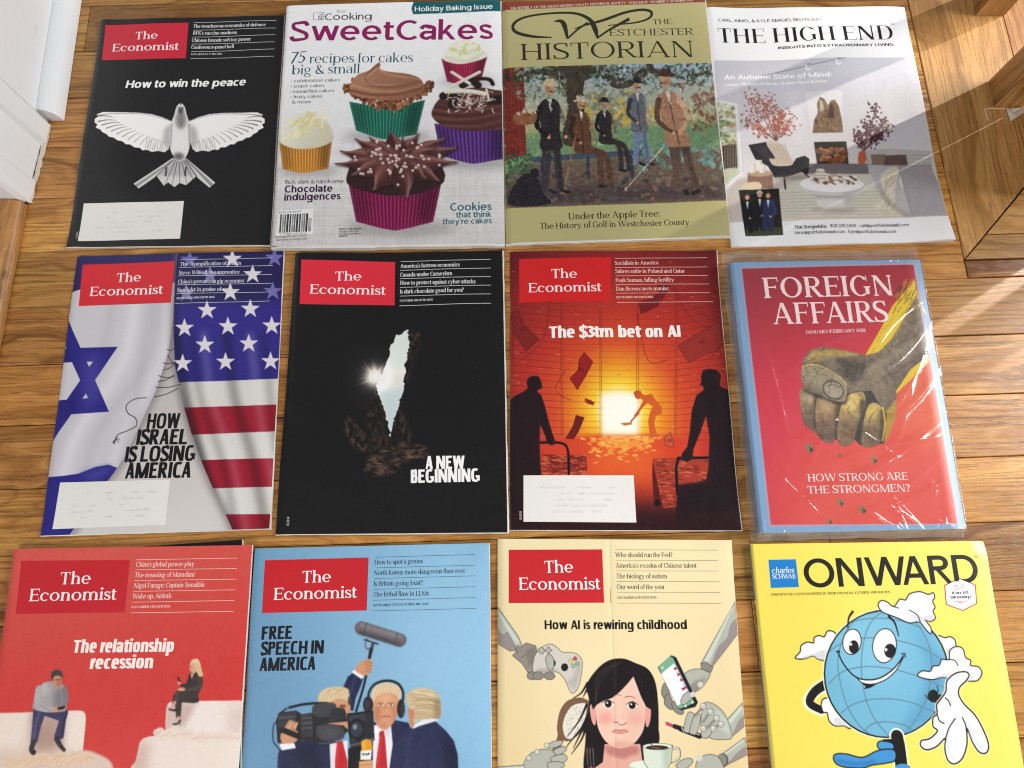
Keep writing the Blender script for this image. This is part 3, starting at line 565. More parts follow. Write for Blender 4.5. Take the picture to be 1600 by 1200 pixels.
def art_orchard():
    c = Cover([(784, 2), (1102, -1), (1141, 368), (790, 380)], .005, (210, 277), (180, 172, 122), (770, 0, 3))
    c.poly([(30, 46), (1010, 8), (1010, -30), (30, -30)], (134, 64, 50))
    c.noise((1.2, 90), .012, 3)
    c.text('strip_lettering', 'QUARTERLY OF THE WESTCHESTER COUNTY HISTORICAL SOCIETY * VOLUME 85 * NUMBER 3 * SUMMER 2009', (86, 42), (940, 5), 13, SERIF, (232, 222, 205))
    INK = (44, 44, 32)
    quad = [(46, 318), (1028, 293), (1101, 940), (61, 978)]
    q = np.array(quad, float)
    def B(u, v):                             # picture coordinates 0..1
        return tuple((q[0] * (1 - u) + q[1] * u) * (1 - v) + (q[3] * (1 - u) + q[2] * u) * v)
    def BB(pts): return [B(u, v) for u, v in pts]
    m = c.mask(quad)
    c.fill(m, c.lg(B(.5, .0), (150, 168, 186), B(.5, .45), (176, 170, 120)))
    c.poly(BB([(0, .48), (1, .42), (1, .72), (0, .78)]), (112, 144, 104), soft=14, clip=m)
    c.poly(BB([(.1, .68), (1, .62), (1, 1), (0, 1), (0, .8)]), (104, 86, 74), soft=18, clip=m); c.poly(BB([(0, .84), (1, .88), (1, 1), (0, 1)]), (66, 54, 58), .8, soft=20, clip=m)
    g = np.random.default_rng(21)
    def leaf(u0, u1, v0, v1, n, cols, r=10):
        for _ in range(n):
            u, v = u0 + (u1 - u0) * g.random(), v0 + (v1 - v0) * g.random(); k = cols[g.integers(len(cols))]
            c.ell(B(u, v), r * (.5 + g.random()), r * (.25 + .4 * g.random()), k, .75, rot=g.random() * 180, clip=m)
    leaf(.36, .62, .2, .42, 80, [(150, 140, 96), (196, 170, 76), (130, 136, 110), (110, 118, 104)], 20)
    leaf(.5, .8, .3, .42, 50, [(204, 172, 70), (180, 150, 70)], 15); leaf(.8, 1, .14, .48, 70, [(120, 78, 60), (98, 70, 56), (140, 104, 80)], 16)
    c.poly(BB([(0, 0), (.1, 0), (.1, .62), (0, .66)]), (124, 46, 36), clip=m)
    for i in range(6): c.line(BB([(.012 + i * .017, 0), (.012 + i * .017, .63)]), 3, (78, 26, 22), .7, sm=False, clip=m)
    # a broad old tree with one long branch
    TR = (66, 54, 44)
    c.poly(BB([(.2, 0), (.42, 0), (.385, .12), (.375, .3), (.4, .55), (.27, .55), (.3, .3), (.27, .12)]), TR, sm=True, clip=m)
    c.line(BB([(.38, .06), (.48, .04), (.54, .13), (.62, .11), (.7, .02)]), 70, TR, 1, 40, clip=m); c.line(BB([(.62, .11), (.72, .05), (.86, .1), (.98, .06)]), 34, TR, 1, 14, clip=m); c.line(BB([(.28, .08), (.16, .03), (.04, .08)]), 38, TR, 1, 14, clip=m)
    for i in range(26):
        u = .28 + g.random() * .1; v = g.random() * .5; c.line(BB([(u, v), (u + .006, v + .07)]), 5, (104, 88, 70) if i % 2 else (38, 30, 26), .6, 2, clip=m)
    for i in range(40):
        u, v = g.random(), .02 + .16 * g.random(); c.line(BB([(u, v), (u + g.normal() * .04, v + .02 + g.random() * .06)]), 3, (56, 50, 40), .8, 1.5, clip=m)
    leaf(.05, .3, .0, .22, 130, [(96, 108, 76), (126, 140, 110), (62, 74, 56), (150, 162, 150)], 11); leaf(.0, 1, .0, .1, 160, [(44, 54, 40), (60, 70, 50), (36, 44, 36)], 13); leaf(.42, 1, .0, .16, 210, [(84, 100, 78), (122, 140, 128), (60, 72, 60), (160, 176, 184)], 11)
    leaf(0, 1, .76, .98, 150, [(90, 70, 64), (60, 50, 54), (130, 108, 96), (74, 90, 80)], 16); leaf(.55, 1, .58, .76, 70, [(120, 166, 158), (98, 140, 134)], 18)
    leaf(0, .14, .62, .85, 60, [(60, 96, 66), (40, 66, 50)], 14)
    def gent(u, v, s, coat, legs, hat, lean=0.0, skin=(196, 150, 118), seat=False, face=1):
        def L(pts): return [B(u + (x * .8 + lean * (1 - y)) * s, v + (y - 1) * s * 1.55) for x, y in pts]
        sz = s * 620
        if not seat:
            c.poly(L([(-.095, .5), (.10, .5), (.105, .74), (.13, .98), (.055, .99), (.03, .78), (.01, .62), (-.02, .80), (-.06, .99), (-.13, .98), (-.105, .74)]), legs, clip=m); c.line(L([(.06, .6), (.09, .95)]), sz * .03, tuple(int(k * .6) for k in legs), .7, soft=sz * .01, clip=m); c.line(L([(-.03, .98), (.02 * face - .0, 1.0)]), sz * .05, (30, 26, 26), 1, clip=m); c.line(L([(.1, .98), (.1 + .06 * face, 1.0)]), sz * .05, (30, 26, 26), 1, clip=m)
        else:
            c.line(L([(-.06, .59), (.2 * face, .62), (.23 * face, .98)]), sz * .13, legs, 1, sz * .09, clip=m); c.line(L([(.02, .60), (.3 * face, .65), (.36 * face, .98)]), sz * .12, legs, 1, sz * .08, clip=m); c.line(L([(.2 * face, .99), (.3 * face, 1)]), sz * .05, (28, 24, 24), 1, clip=m)
        body = [(-.04, .17), (.05, .17), (.11, .215), (.125, .30), (.105, .44), (.125, .60), (.02, .62), (-.12, .60), (-.10, .44), (-.125, .30), (-.11, .215)]
        c.poly(L(body), coat, sm=True, clip=m); d = tuple(int(k * .55) for k in coat); li = tuple(min(255, int(k * 1.3 + 14)) for k in coat)
        c.line(L([(-.10, .24), (-.15, .40), (-.03, .50)]), sz * .075, d, 1, sz * .05, clip=m); c.line(L([(.10, .24), (.16, .38), (.17 if face > 0 else .05, .50)]), sz * .066, li, .55, sz * .045, clip=m)
        c.line(L([(.0, .18), (.01, .6)]), sz * .02, d, .8, clip=m); c.poly(L([(-.02, .17), (.03, .17), (.01, .28)]), (214, 208, 200), clip=m); c.ell(L([(.17 if face > 0 else .05, .51)])[0], sz * .026, sz * .026, skin, clip=m); c.ell(L([(-.02, .51)])[0], sz * .026, sz * .026, skin, clip=m)
        h = L([(.01, .085)])[0]; sz *= 1.14; c.ell(h, sz * .058, sz * .08, skin, clip=m); c.ell((h[0] - face * sz * .02, h[1] + sz * .01), sz * .035, sz * .06, tuple(int(k * .72) for k in skin), .7, soft=sz * .012, clip=m)
        c.line([(h[0] + face * sz * .015, h[1] + sz * .03), (h[0] + face * sz * .055, h[1] + sz * .034)], sz * .022, (70, 50, 40), 1, clip=m)
        c.line([(h[0] - sz * .1, h[1] - sz * .05), (h[0], h[1] - sz * .06), (h[0] + sz * .1, h[1] - sz * .05)], sz * .03, hat, 1, clip=m); c.poly([(h[0] - sz * .06, h[1] - sz * .05), (h[0] - sz * .05, h[1] - sz * .125), (h[0] + sz * .05, h[1] - sz * .125), (h[0] + sz * .06, h[1] - sz * .05)], hat, sm=True, clip=m)
    c.line(BB([(.14, .66), (.62, .63)]), 26, (62, 74, 92), 1, clip=m)
    for u in (.17, .38, .58): c.line(BB([(u, .66), (u, .8)]), 14, (48, 56, 70), 1, clip=m)
    gent(.63, .72, .40, (98, 102, 110), (110, 128, 158), (36, 32, 34)); gent(.47, .76, .34, (44, 38, 40), (54, 44, 42), (34, 30, 32), seat=True)
    gent(.36, .87, .42, (96, 62, 44), (88, 60, 46), (190, 178, 156), seat=True); gent(.215, .9, .52, (40, 36, 40), (56, 52, 58), (190, 172, 136)); gent(.83, .94, .58, (166, 124, 98), (92, 72, 64), (62, 44, 34), lean=-.12, face=-1)
    c.poly(BB([(.02, .98), (.03, .86), (.09, .76), (.15, .8), (.17, .9), (.2, .98)]), (36, 32, 38), sm=True, clip=m); c.ell(B(.135, .755), 22, 22, (30, 26, 30), clip=m)
    c.line(BB([(.73, .6), (.54, .9)]), 6, (200, 184, 160), 1, 4, sm=False, clip=m); c.line(BB([(.33, .5), (.265, .88)]), 7, (150, 110, 76), 1, 5, sm=False, clip=m)
    c.poly(BB([(.05, .33), (.15, .32), (.14, .4), (.06, .4)]), (140, 92, 58), sm=True, clip=m); leaf(.06, .15, .305, .33, 16, [(216, 206, 190)], 8)
    c.noise(3, .10, 9, clip=m); c.noise((2, 7), .07, 10, clip=m)
    for i in range(3400):
        u, v = g.random(), g.random(); p = B(u, v); P = c.P([p])[0].astype(int)
        if not (0 <= P[0] < c.nx and 0 <= P[1] < c.ny): continue
        k = np.clip(c.img[P[1], P[0]] * (1 + g.normal() * .16) + g.normal() * .02, 0, 1) * 255; a = g.normal() * .9 + (1.2 if v < .75 else .2); L = 4 + 7 * g.random()
        c.line([(p[0] - L * math.cos(a), p[1] - L * math.sin(a)), (p[0] + L * math.cos(a), p[1] + L * math.sin(a))], 4 + 2.5 * g.random(), tuple(k), .7, 2.5, sm=False, clip=m)
    # flourish and lettering
    K = 'title_lettering'
    def stroke(pts):
        P = _cat(pts, 8); T = np.gradient(P[:, :2], axis=0); T /= np.linalg.norm(T, axis=1)[:, None]; N = np.stack([-T[:, 1], T[:, 0]], 1) * P[:, 2:3] / 2
        for i in range(len(P) - 1): c.strokes.append((K, c.c2uv([P[i, :2] + N[i], P[i + 1, :2] + N[i + 1], P[i + 1, :2] - N[i + 1], P[i, :2] - N[i]]), INK))
    c.strokes = []
    stroke([(276, 176, 5), (180, 170, 13), (106, 148, 15), (98, 112, 13), (150, 80, 10), (260, 62, 9), (380, 62, 11), (450, 90, 16), (478, 135, 24), (490, 182, 8)])
    stroke([(288, 100, 5), (318, 98, 16), (336, 120, 22), (350, 182, 10)]); stroke([(350, 182, 8), (400, 138, 9), (445, 108, 10)]); stroke([(488, 182, 8), (550, 140, 10), (640, 90, 16)])
    stroke([(384, 136, 4), (430, 120, 8), (520, 96, 13), (620, 60, 12), (700, 46, 12), (742, 56, 13), (735, 84, 10), (680, 105, 8), (600, 116, 6), (540, 122, 4)])
    c.text(K, 'THE', (750, 115), (842, 112), 28, ROMAN, INK); c.text(K, 'ESTCHESTER', (547, 172), (943, 162), 36, ROMAN, INK); c.text(K, 'HISTORIAN', (132, 283), (942, 266), 86, ROMAN, INK)
    c.text('headline', 'Under the Apple Tree:', (355, 1030), (783, 1014), 30, SERIF, (52, 48, 30)); c.text('headline', 'The History of Golf in Westchester County', (222, 1074), (923, 1053), 27, SERIF, (52, 48, 30))
    return c

def art_room():
    c = Cover([(1103, 12), (1413, 11), (1489, 376), (1143, 385)], .003, (216, 279), (232, 232, 235), (1100, 0, 3))
    quad = [(50, 278), (986, 268), (1144, 1014), (112, 1042)]; m = c.mask(quad)
    c.fill(m, c.lg((500, 280), (192, 192, 203), (600, 760), (222, 218, 222)))
    c.poly([(600, 268), (986, 268), (1100, 700), (740, 680)], (206, 205, 214), .5, soft=40, clip=m); c.poly([(380, 430), (460, 430), (470, 700), (400, 690)], (222, 218, 224), .6, soft=12, clip=m)
    c.line([(270, 350), (660, 272)], 5, (128, 126, 136), .8, sm=False, clip=m)
    for x, y in ((487, 300), (627, 276)): c.line([(x - 8, y), (x - 4, y + 28), (x + 14, y + 20)], 6, (235, 235, 240), 1, clip=m); c.line([(x - 10, y), (x + 12, y - 4)], 4, (110, 108, 116), .8, clip=m)
    # floor and rug
    c.poly([(110, 850), (500, 770), (780, 770), (1144, 1014), (112, 1042)], (196, 186, 178), clip=m, soft=6); c.poly([(330, 900), (480, 820), (830, 815), (1020, 980), (900, 1025), (370, 1030)], (206, 200, 188), clip=m)
    for i in range(9): c.line([(345 + i * 4, 905 + i * 14), (500, 900 + i * 15), (760, 896 + i * 15), (960, 890 + i * 15)], 3, (150, 140, 124), .55, clip=m)
    c.noise((2, 5), .06, 2, clip=c.mask([(330, 900), (480, 820), (830, 815), (1020, 980), (900, 1025), (370, 1030)]))
    # window
    c.poly([(62, 465), (165, 485), (190, 800), (100, 905)], (214, 212, 214), clip=m); c.poly([(64, 470), (145, 490), (160, 815), (96, 860)], (196, 204, 176), clip=m)
    wm = c.mask([(64, 470), (145, 490), (160, 815), (96, 860)]); g = np.random.default_rng(5)
    for i in range(110): c.ell((64 + 90 * g.random(), 470 + 230 * g.random()), 10, 7, [(150, 160, 110), (226, 228, 214), (190, 150, 110), (110, 124, 90)][i % 4], .8, clip=wm)
    c.poly([(85, 680), (160, 670), (162, 780), (92, 790)], (108, 94, 84), .9, clip=wm)
    for i in range(6): c.line([(92 + i * 13, 680), (95 + i * 12, 785)], 4, (60, 52, 48), 1, clip=wm)
    c.line([(150, 488), (178, 810), (100, 880)], 9, (232, 232, 236), 1, sm=False, clip=m); c.line([(62, 466), (150, 488)], 8, (235, 235, 238), 1, sm=False, clip=m)
    # picture of fur above the fireplace
    c.poly([(468, 432), (640, 430), (652, 628), (502, 630)], (222, 220, 224), .8, clip=m)
    fur = [(505, 628), (512, 570), (530, 535), (526, 490), (540, 458), (560, 470), (578, 500), (590, 478), (608, 474), (626, 505), (640, 560), (648, 626)]
    c.poly(fur, (128, 104, 84), clip=m); fm = c.mask(fur)
    for i in range(240):
        x, y = 505 + 145 * g.random(), 460 + 170 * g.random(); k = g.random(); c.line([(x, y), (x + 5, y + 14)], 4, (70 + 120 * k, 56 + 100 * k, 44 + 80 * k), .6, clip=fm)
    c.poly([(538, 470), (552, 480), (560, 520), (540, 530)], (206, 196, 184), .8, soft=3, clip=fm); c.poly([(585, 500), (600, 490), (604, 560), (575, 560)], (56, 42, 34), .8, soft=5, clip=fm)
    # fireplace
    c.poly([(500, 645), (680, 645), (690, 790), (510, 790)], (218, 214, 218), clip=m); c.poly([(512, 670), (664, 666), (678, 768), (528, 770)], (44, 36, 34), clip=m)
    for i in range(34):
        x, y = 532 + g.random() * 132, 702 + g.random() * 56; k = g.random(); c.ell((x, y), 13, 11, (120 + 80 * k, 76 + 50 * k, 48 + 36 * k), 1, clip=m); c.ell((x + 3, y + 4), 9, 7, (88, 52, 34), .5, clip=m)
    c.poly([(470, 770), (770, 766), (775, 812), (490, 815)], (116, 110, 114), clip=m)
    # branches
    def branch(x, y, tips, leafc, n, sp):
        for tx, ty in tips: c.line([(x, y), ((x + tx) / 2 + 6, (y + ty) / 2), (tx, ty)], 4, (104, 74, 62), 1, 2, clip=m)
        for i in range(n):
            tx, ty = tips[g.integers(len(tips))]; t = .45 + .6 * g.random(); px, py = x + (tx - x) * t + g.normal() * sp, y + (ty - y) * t + g.normal() * sp
            c.ell((px, py), 6.5, 3.6, leafc[g.integers(len(leafc))], .9, rot=g.random() * 180, clip=m)
    branch(335, 665, [(215, 460), (250, 430), (300, 470), (195, 560), (330, 580), (405, 570), (365, 530), (240, 590)], [(166, 92, 76), (140, 74, 64), (190, 130, 108), (176, 108, 88)], 400, 17)
    branch(745, 712, [(800, 500), (840, 560), (870, 590), (760, 570), (715, 630), (815, 620)], [(72, 30, 44), (92, 44, 54), (56, 26, 38)], 330, 14)
    c.poly([(724, 722), (736, 708), (750, 708), (760, 725), (757, 762), (725, 764)], (196, 96, 64), sm=True, clip=m)
    # armchair
    c.poly([(208, 680), (290, 668), (345, 700), (415, 768), (430, 745), (470, 733), (492, 748), (488, 820), (455, 808), (390, 830), (330, 832), (300, 780), (240, 745)], (42, 40, 46), sm=False, clip=m)
    c.line([(375, 825), (382, 885)], 7, (36, 34, 38), 1, clip=m); c.line([(470, 815), (490, 832)], 6, (36, 34, 38), 1, clip=m); c.poly([(225, 690), (285, 682), (330, 740), (320, 775)], (66, 64, 72), .7, soft=6, clip=m)
    c.poly([(290, 672), (345, 668), (400, 735), (412, 775), (330, 778), (305, 745), (330, 742)], (206, 192, 176), sm=True, clip=m)
    for i in range(6): c.line([(305 + i * 14, 680), (345 + i * 12, 770)], 5, (160, 146, 130), .6, 3, clip=m)
    # stump and candles
    c.poly([(206, 815), (320, 805), (326, 880), (205, 884)], (142, 108, 92), sm=False, clip=m); c.ell((263, 812), 58, 14, (188, 158, 136), 1, clip=m)
    for x, y, h in ((230, 808, 40), (258, 800, 50), (274, 810, 38)): c.poly([(x - 14, y), (x - 14, y - h), (x + 14, y - h), (x + 14, y)], (232, 226, 218), clip=m); c.poly([(x + 5, y), (x + 5, y - h), (x + 14, y - h), (x + 14, y)], (190, 180, 172), .6, clip=m)
    c.poly([(180, 880), (200, 855), (260, 852), (265, 884)], (222, 200, 170), clip=m, sm=True)
    # sofa
    c.poly([(752, 705), (860, 696), (1080, 700), (1110, 780), (940, 775), (770, 770)], (192, 188, 190), clip=m)
    for i in range(16):
        for j in range(3): c.ell((915 + i * 11, 722 + j * 18), 2.6, 2.6, (124, 120, 126), .8, clip=m)
    c.poly([(765, 770), (930, 768), (920, 850), (980, 1010), (900, 960), (800, 850)], (184, 180, 184), clip=m); c.poly([(915, 775), (1110, 765), (1144, 1012), (978, 1014), (950, 900)], (164, 160, 166), clip=m)
    c.noise(2, .05, 31, clip=c.mask([(752, 705), (1110, 700), (1144, 1012), (978, 1014), (800, 850)])); c.poly([(780, 725), (850, 722), (856, 770), (790, 772)], (132, 112, 98), clip=m); c.poly([(850, 728), (950, 722), (960, 770), (845, 774)], (98, 78, 76), clip=m)
    c.poly([(830, 830), (870, 785), (915, 790), (900, 870), (890, 975), (800, 965), (850, 920)], (216, 208, 190), sm=True, clip=m)
    for i in range(26): x, y = 840 + g.random() * 65, 800 + g.random() * 160; c.line([(x, y), (x - 12, y + 22)], 3, (160, 150, 128), .6, clip=m)
    for a, b in (((765, 770), (930, 768)), ((752, 705), (770, 770)), ((915, 775), (978, 1014)), ((915, 775), (1110, 765))): c.line([a, b], 3, (112, 106, 112), .7, sm=False, soft=1, clip=m)
    c.poly([(800, 850), (900, 965), (980, 1014), (960, 1020), (860, 950)], (110, 100, 96), .6, soft=8, clip=m); c.ell((420, 835), 90, 10, (130, 120, 112), .6, soft=6, clip=m)
    # round table
    c.poly([(520, 900), (700, 900), (697, 955), (670, 976), (560, 980), (530, 960)], (216, 212, 212), clip=m); c.poly([(520, 905), (700, 905), (700, 930), (522, 930)], (150, 144, 142), .7, soft=6, clip=m); c.poly([(650, 910), (700, 905), (697, 960), (660, 976)], (176, 170, 172), .7, soft=8, clip=m); c.ell((610, 985), 110, 12, (150, 140, 130), .6, soft=8, clip=m); c.poly([(449, 862), (752, 862), (752, 880), (730, 902), (660, 915), (600, 918), (540, 915), (470, 902), (449, 880)], (204, 201, 203), clip=m); c.poly([(640, 900), (752, 870), (752, 884), (730, 902), (660, 915)], (178, 174, 178), .7, soft=6, clip=m); c.ell((600, 862), 152, 38, (238, 236, 237), clip=m)
    for i in range(60): x, y = 510 + 200 * g.random(), 820 + 40 * g.random(); c.ell((x, y), 12, 6, [(150, 120, 92), (228, 222, 214), (98, 76, 62), (186, 170, 150), (244, 242, 240)][i % 5], .9, rot=g.random() * 40, clip=m)
    for y, w in ((828, 46), (815, 42), (800, 30)): c.ell((545, y), w * .7, 9, (226, 218, 204), clip=m); c.line([(545 - w * .6, y + 8), (545 + w * .6, y + 8)], 3, (130, 116, 100), .7, clip=m)
    # inset portrait of three men in suits
    ins = [(165, 888), (352, 882), (373, 1100), (195, 1107)]; c.poly(ins, (38, 36, 34)); im = c.mask(ins); c.noise(10, .10, 12, clip=im)
    c.poly([(180, 1070), (373, 1060), (373, 1100), (195, 1107)], (66, 70, 48), .9, clip=im)
    for x, y, coat, hair in ((205, 920, (22, 22, 26), (40, 30, 26)), (263, 908, (26, 26, 30), (180, 174, 168)), (302, 912, (40, 48, 84), (44, 34, 30))):
        c.poly([(x - 22, y + 22), (x + 22, y + 20), (x + 30, y + 90), (x + 26, y + 170), (x + 4, y + 172), (x, y + 110), (x - 8, y + 172), (x - 26, y + 172), (x - 26, y + 90)], coat, clip=im); c.poly([(x - 6, y + 22), (x + 7, y + 22), (x + 1, y + 60)], (222, 222, 226), clip=im)
        c.line([(x + 20, y + 30), (x + 36, y + 80), (x + 10, y + 100)], 11, tuple(int(k * 1.25) for k in coat), 1, clip=im); c.ell((x, y), 11, 15, (206, 156, 128), clip=im); c.line([(x - 11, y - 6), (x, y - 16), (x + 11, y - 6)], 8, hair, 1, clip=im); c.ell((x + 12, y + 100), 5, 5, (206, 156, 128), clip=im)
    c.photo(1, .03, m)
    BK = (24, 24, 28)
    c.text('top_line', 'CARL, KIMO, & KYLE SMIGIELSKI', (68, 100), (453, 98), 15, MEDI, (60, 60, 68)); c.text('top_line', 'PRESENT', (462, 98), (556, 97), 15, LIGHT, (90, 90, 98))
    c.text('title_lettering', 'THE HIGH END', (72, 196), (890, 184), 74, DIDONE, BK); c.text('title_lettering', 'TM', (874, 118), (892, 117), 7, SANS, BK); c.text('subtitle', 'INSIGHTS INTO EXTRAORDINARY LIVING', (352, 224), (890, 214), 14, BOLD, BK)
    sh = (150, 148, 158)
    c.text('headline', 'An Autumn State of Mind:', (98, 368), (598, 363), 24, BOLD, (246, 246, 250)); c.text('headline', 'Luxury Wellness Retreats, Skyline Views & More', (102, 398), (573, 391), 15, Style(S=112, h=96, ser=0, it=.18), (250, 250, 252))
    c.text('contact_lines', 'The Smigielskis', (426, 1072), (574, 1069), 15, BOLD, BK); c.text('contact_lines', '808.255.2400 ~ carl@portfoliohawaii.com', (592, 1067), (963, 1060), 15, MEDI, (50, 50, 56)); c.text('contact_lines', 'kimo@portfoliohawaii.com ~ kyle@portfoliohawaii.com', (428, 1097), (902, 1091), 15, MEDI, (50, 50, 56))
    return c

def art_flags():
    c = Cover([(119, 400), (443, 392), (422, 826), (62, 837)], .0025, (203, 267), (206, 200, 200), (50, 370, 2.5))
    BL = (44, 38, 128)
    c.fill(np.ones((c.ny, c.nx)), c.lg((400, 600), (196, 190, 188), (500, 1160), (214, 208, 206)))
    # left cloth
    left = [(100, 0), (600, 0), (562, 180), (550, 330), (532, 450), (484, 600), (424, 730), (372, 845), (322, 920), (260, 1000), (140, 1180), (0, 1180)]
    c.poly(np.array(left) + [14, 8], (120, 112, 116), .6, soft=12); c.poly(left, (206, 202, 208)); m = c.mask(left)
    g = np.random.default_rng(8)
    for x0, x1, k, a, w in ((330, 120, 236, .55, 40), (420, 200, 176, .45, 30), (480, 300, 232, .5, 34), (520, 360, 160, .5, 26), (240, 60, 180, .4, 36), (545, 470, 226, .5, 16), (400, 330, 168, .4, 22)):
        c.line([(x0 + 80, 200), (x0 + 30, 480), (x1 + 60, 760), (x1, 950)], w, (k, k - 3, k + 2), a, w * .7, soft=14, clip=m)
    c.poly([(90, 0), (600, 0), (580, 120), (562, 182), (400, 150), (150, 216), (80, 216)], (40, 34, 92), clip=m)
    c.poly([(40, 940), (120, 934), (180, 925), (250, 898), (300, 890), (340, 905), (260, 1010), (135, 1180), (0, 1180)], BL, clip=m)
    c.poly([(180, 925), (300, 893), (320, 910), (240, 960)], (78, 72, 160), .7, soft=12, clip=m)
    for tri in ([(128, 296), (300, 683), (-90, 708)], [(336, 430), (-70, 440), (68, 812)]):
        T = np.array(tri, float); ce = T.mean(0); I = ce + (T - ce) * .56
        star = c.mask(tri) * (1 - c.mask(I)) * m; c.fill(star, BL); c.fill(star * c.mask([(200, 480), (260, 440), (280, 600), (200, 700)], soft=22), (92, 86, 176), .5); c.fill(star * c.mask([(120, 430), (150, 430), (170, 700), (110, 700)], soft=16), (30, 24, 96), .5)
    # right cloth
    right = [(576, 0), (1000, 0), (1000, 1200), (800, 1200), (782, 1142), (745, 1060), (708, 985), (662, 875), (622, 765), (590, 655), (572, 568), (556, 500), (552, 400), (560, 200)]
    c.poly(np.array(right) - [12, -6], (110, 104, 104), .7, soft=12); c.poly(right, (220, 216, 212)); r = c.mask(right)
    RD = (158, 26, 46)
    c.poly([(540, 0), (1000, 0), (1000, 550), (955, 553), (760, 562), (560, 568)], (48, 40, 132), clip=r); c.poly([(540, 0), (1000, 0), (1000, 160), (960, 250), (540, 265)], (34, 28, 74), .85, soft=20, clip=r)
    for y0, y1, z0, z1 in ((668, 655, 772, 758), (875, 866, 985, 975), (1090, 1085, 1220, 1220)): c.poly([(560, y0), (760, y0 - 6), (1000, y1 - 2), (1000, z1), (760, z0 - 4), (560, z0 + 4)], RD, clip=r)
    for x0, x1, k, a, w in ((600, 640, 0, .45, 26), (700, 760, 255, .2, 26), (790, 840, 0, .3, 34), (880, 900, 255, .22, 24), (655, 720, 0, .25, 20), (930, 935, 0, .25, 20)):
        c.line([(x0 - 30, 380), (x0, 620), (x1 + 20, 860), (x1 + 80, 1160)], w, (k, k, k), a, w, soft=12, clip=r)
    c.line([(560, 250), (556, 500), (600, 690), (700, 970), (790, 1160)], 20, (20, 16, 30), .5, 24, soft=12, clip=r)
    def star(x, y, R, col):
        P = []
        for i in range(10):
            a = math.radians(-90 + 36 * i); q = R if i % 2 == 0 else R * .39; P.append((x + q * math.cos(a), y + q * math.sin(a)))
        c.poly(P, col, clip=r)
    for x, y, d in ((618, 92, 1), (783, 87, 0), (947, 82, 1), (697, 152, 2), (862, 147, 0), (605, 222, 2), (775, 217, 0), (940, 212, 1), (685, 288, 0), (852, 281, 0), (597, 357, 0), (765, 350, 0), (935, 346, 0), (675, 422, 0), (845, 416, 0), (588, 494, 0), (755, 488, 0), (930, 485, 0)):
        star(x, y, 39, [(222, 218, 222), (112, 108, 176), (128, 120, 170)][d])
    # loose thread
    for a, b in (((528, 440), (556, 436)), ((512, 492), (560, 488)), ((494, 542), (552, 545)), ((482, 588), (580, 575)), ((530, 462), (558, 500)), ((512, 520), (562, 492)), ((492, 565), (554, 540)), ((478, 625), (572, 590))): c.line([a, ((a[0] + b[0]) / 2, (a[1] + b[1]) / 2 + 6), b], 3, (38, 34, 40), .95)
    c.line([(446, 628), (400, 634), (368, 660), (376, 690), (404, 708), (408, 738), (372, 758), (334, 775), (322, 808)], 3, (34, 30, 36), 1)
    for i in range(9): a = g.random() * 6.28; c.line([(328, 790), (328 + 16 * math.cos(a), 795 + 16 * math.sin(a))], 2, (40, 36, 40), .8)
    econ(c, [(197, 108), (560, 97), (545, 259), (183, 271)], (214, 42, 52), [(330, 178), (425, 174)], [(225, 232), (513, 224)], 38,
         [((580, 92), (942, 82)), ((578, 122), (940, 112)), ((574, 155), (937, 147)), ((570, 190), (935, 181)), ((567, 224), (932, 215)), ((562, 262), (928, 250))],
         [('The Trumpification of Britain', (581, 116), (817, 109)), ('Steve Witkoff, the apprentice', (576, 150), (811, 144)), ("China's precarious gig economy", (573, 185), (831, 178)), ('Sunlight: in praise of rays', (570, 217), (780, 211))],
         (226, 224, 232), 1.4, 16, ('SEPTEMBER 20TH-26TH 2025', (567, 246), (715, 240), 8))
    for s, a, b in (('HOW', (447, 750), (575, 748)), ('ISRAEL', (407, 813), (605, 811)), ('IS LOSING', (362, 881), (636, 875)), ('AMERICA', (364, 945), (620, 941))): c.text('headline', s, a, b, 57, HEAVYI, (22, 20, 22))
    c.label = [(110, 960), (542, 948), (523, 1125), (80, 1142)]
    return c

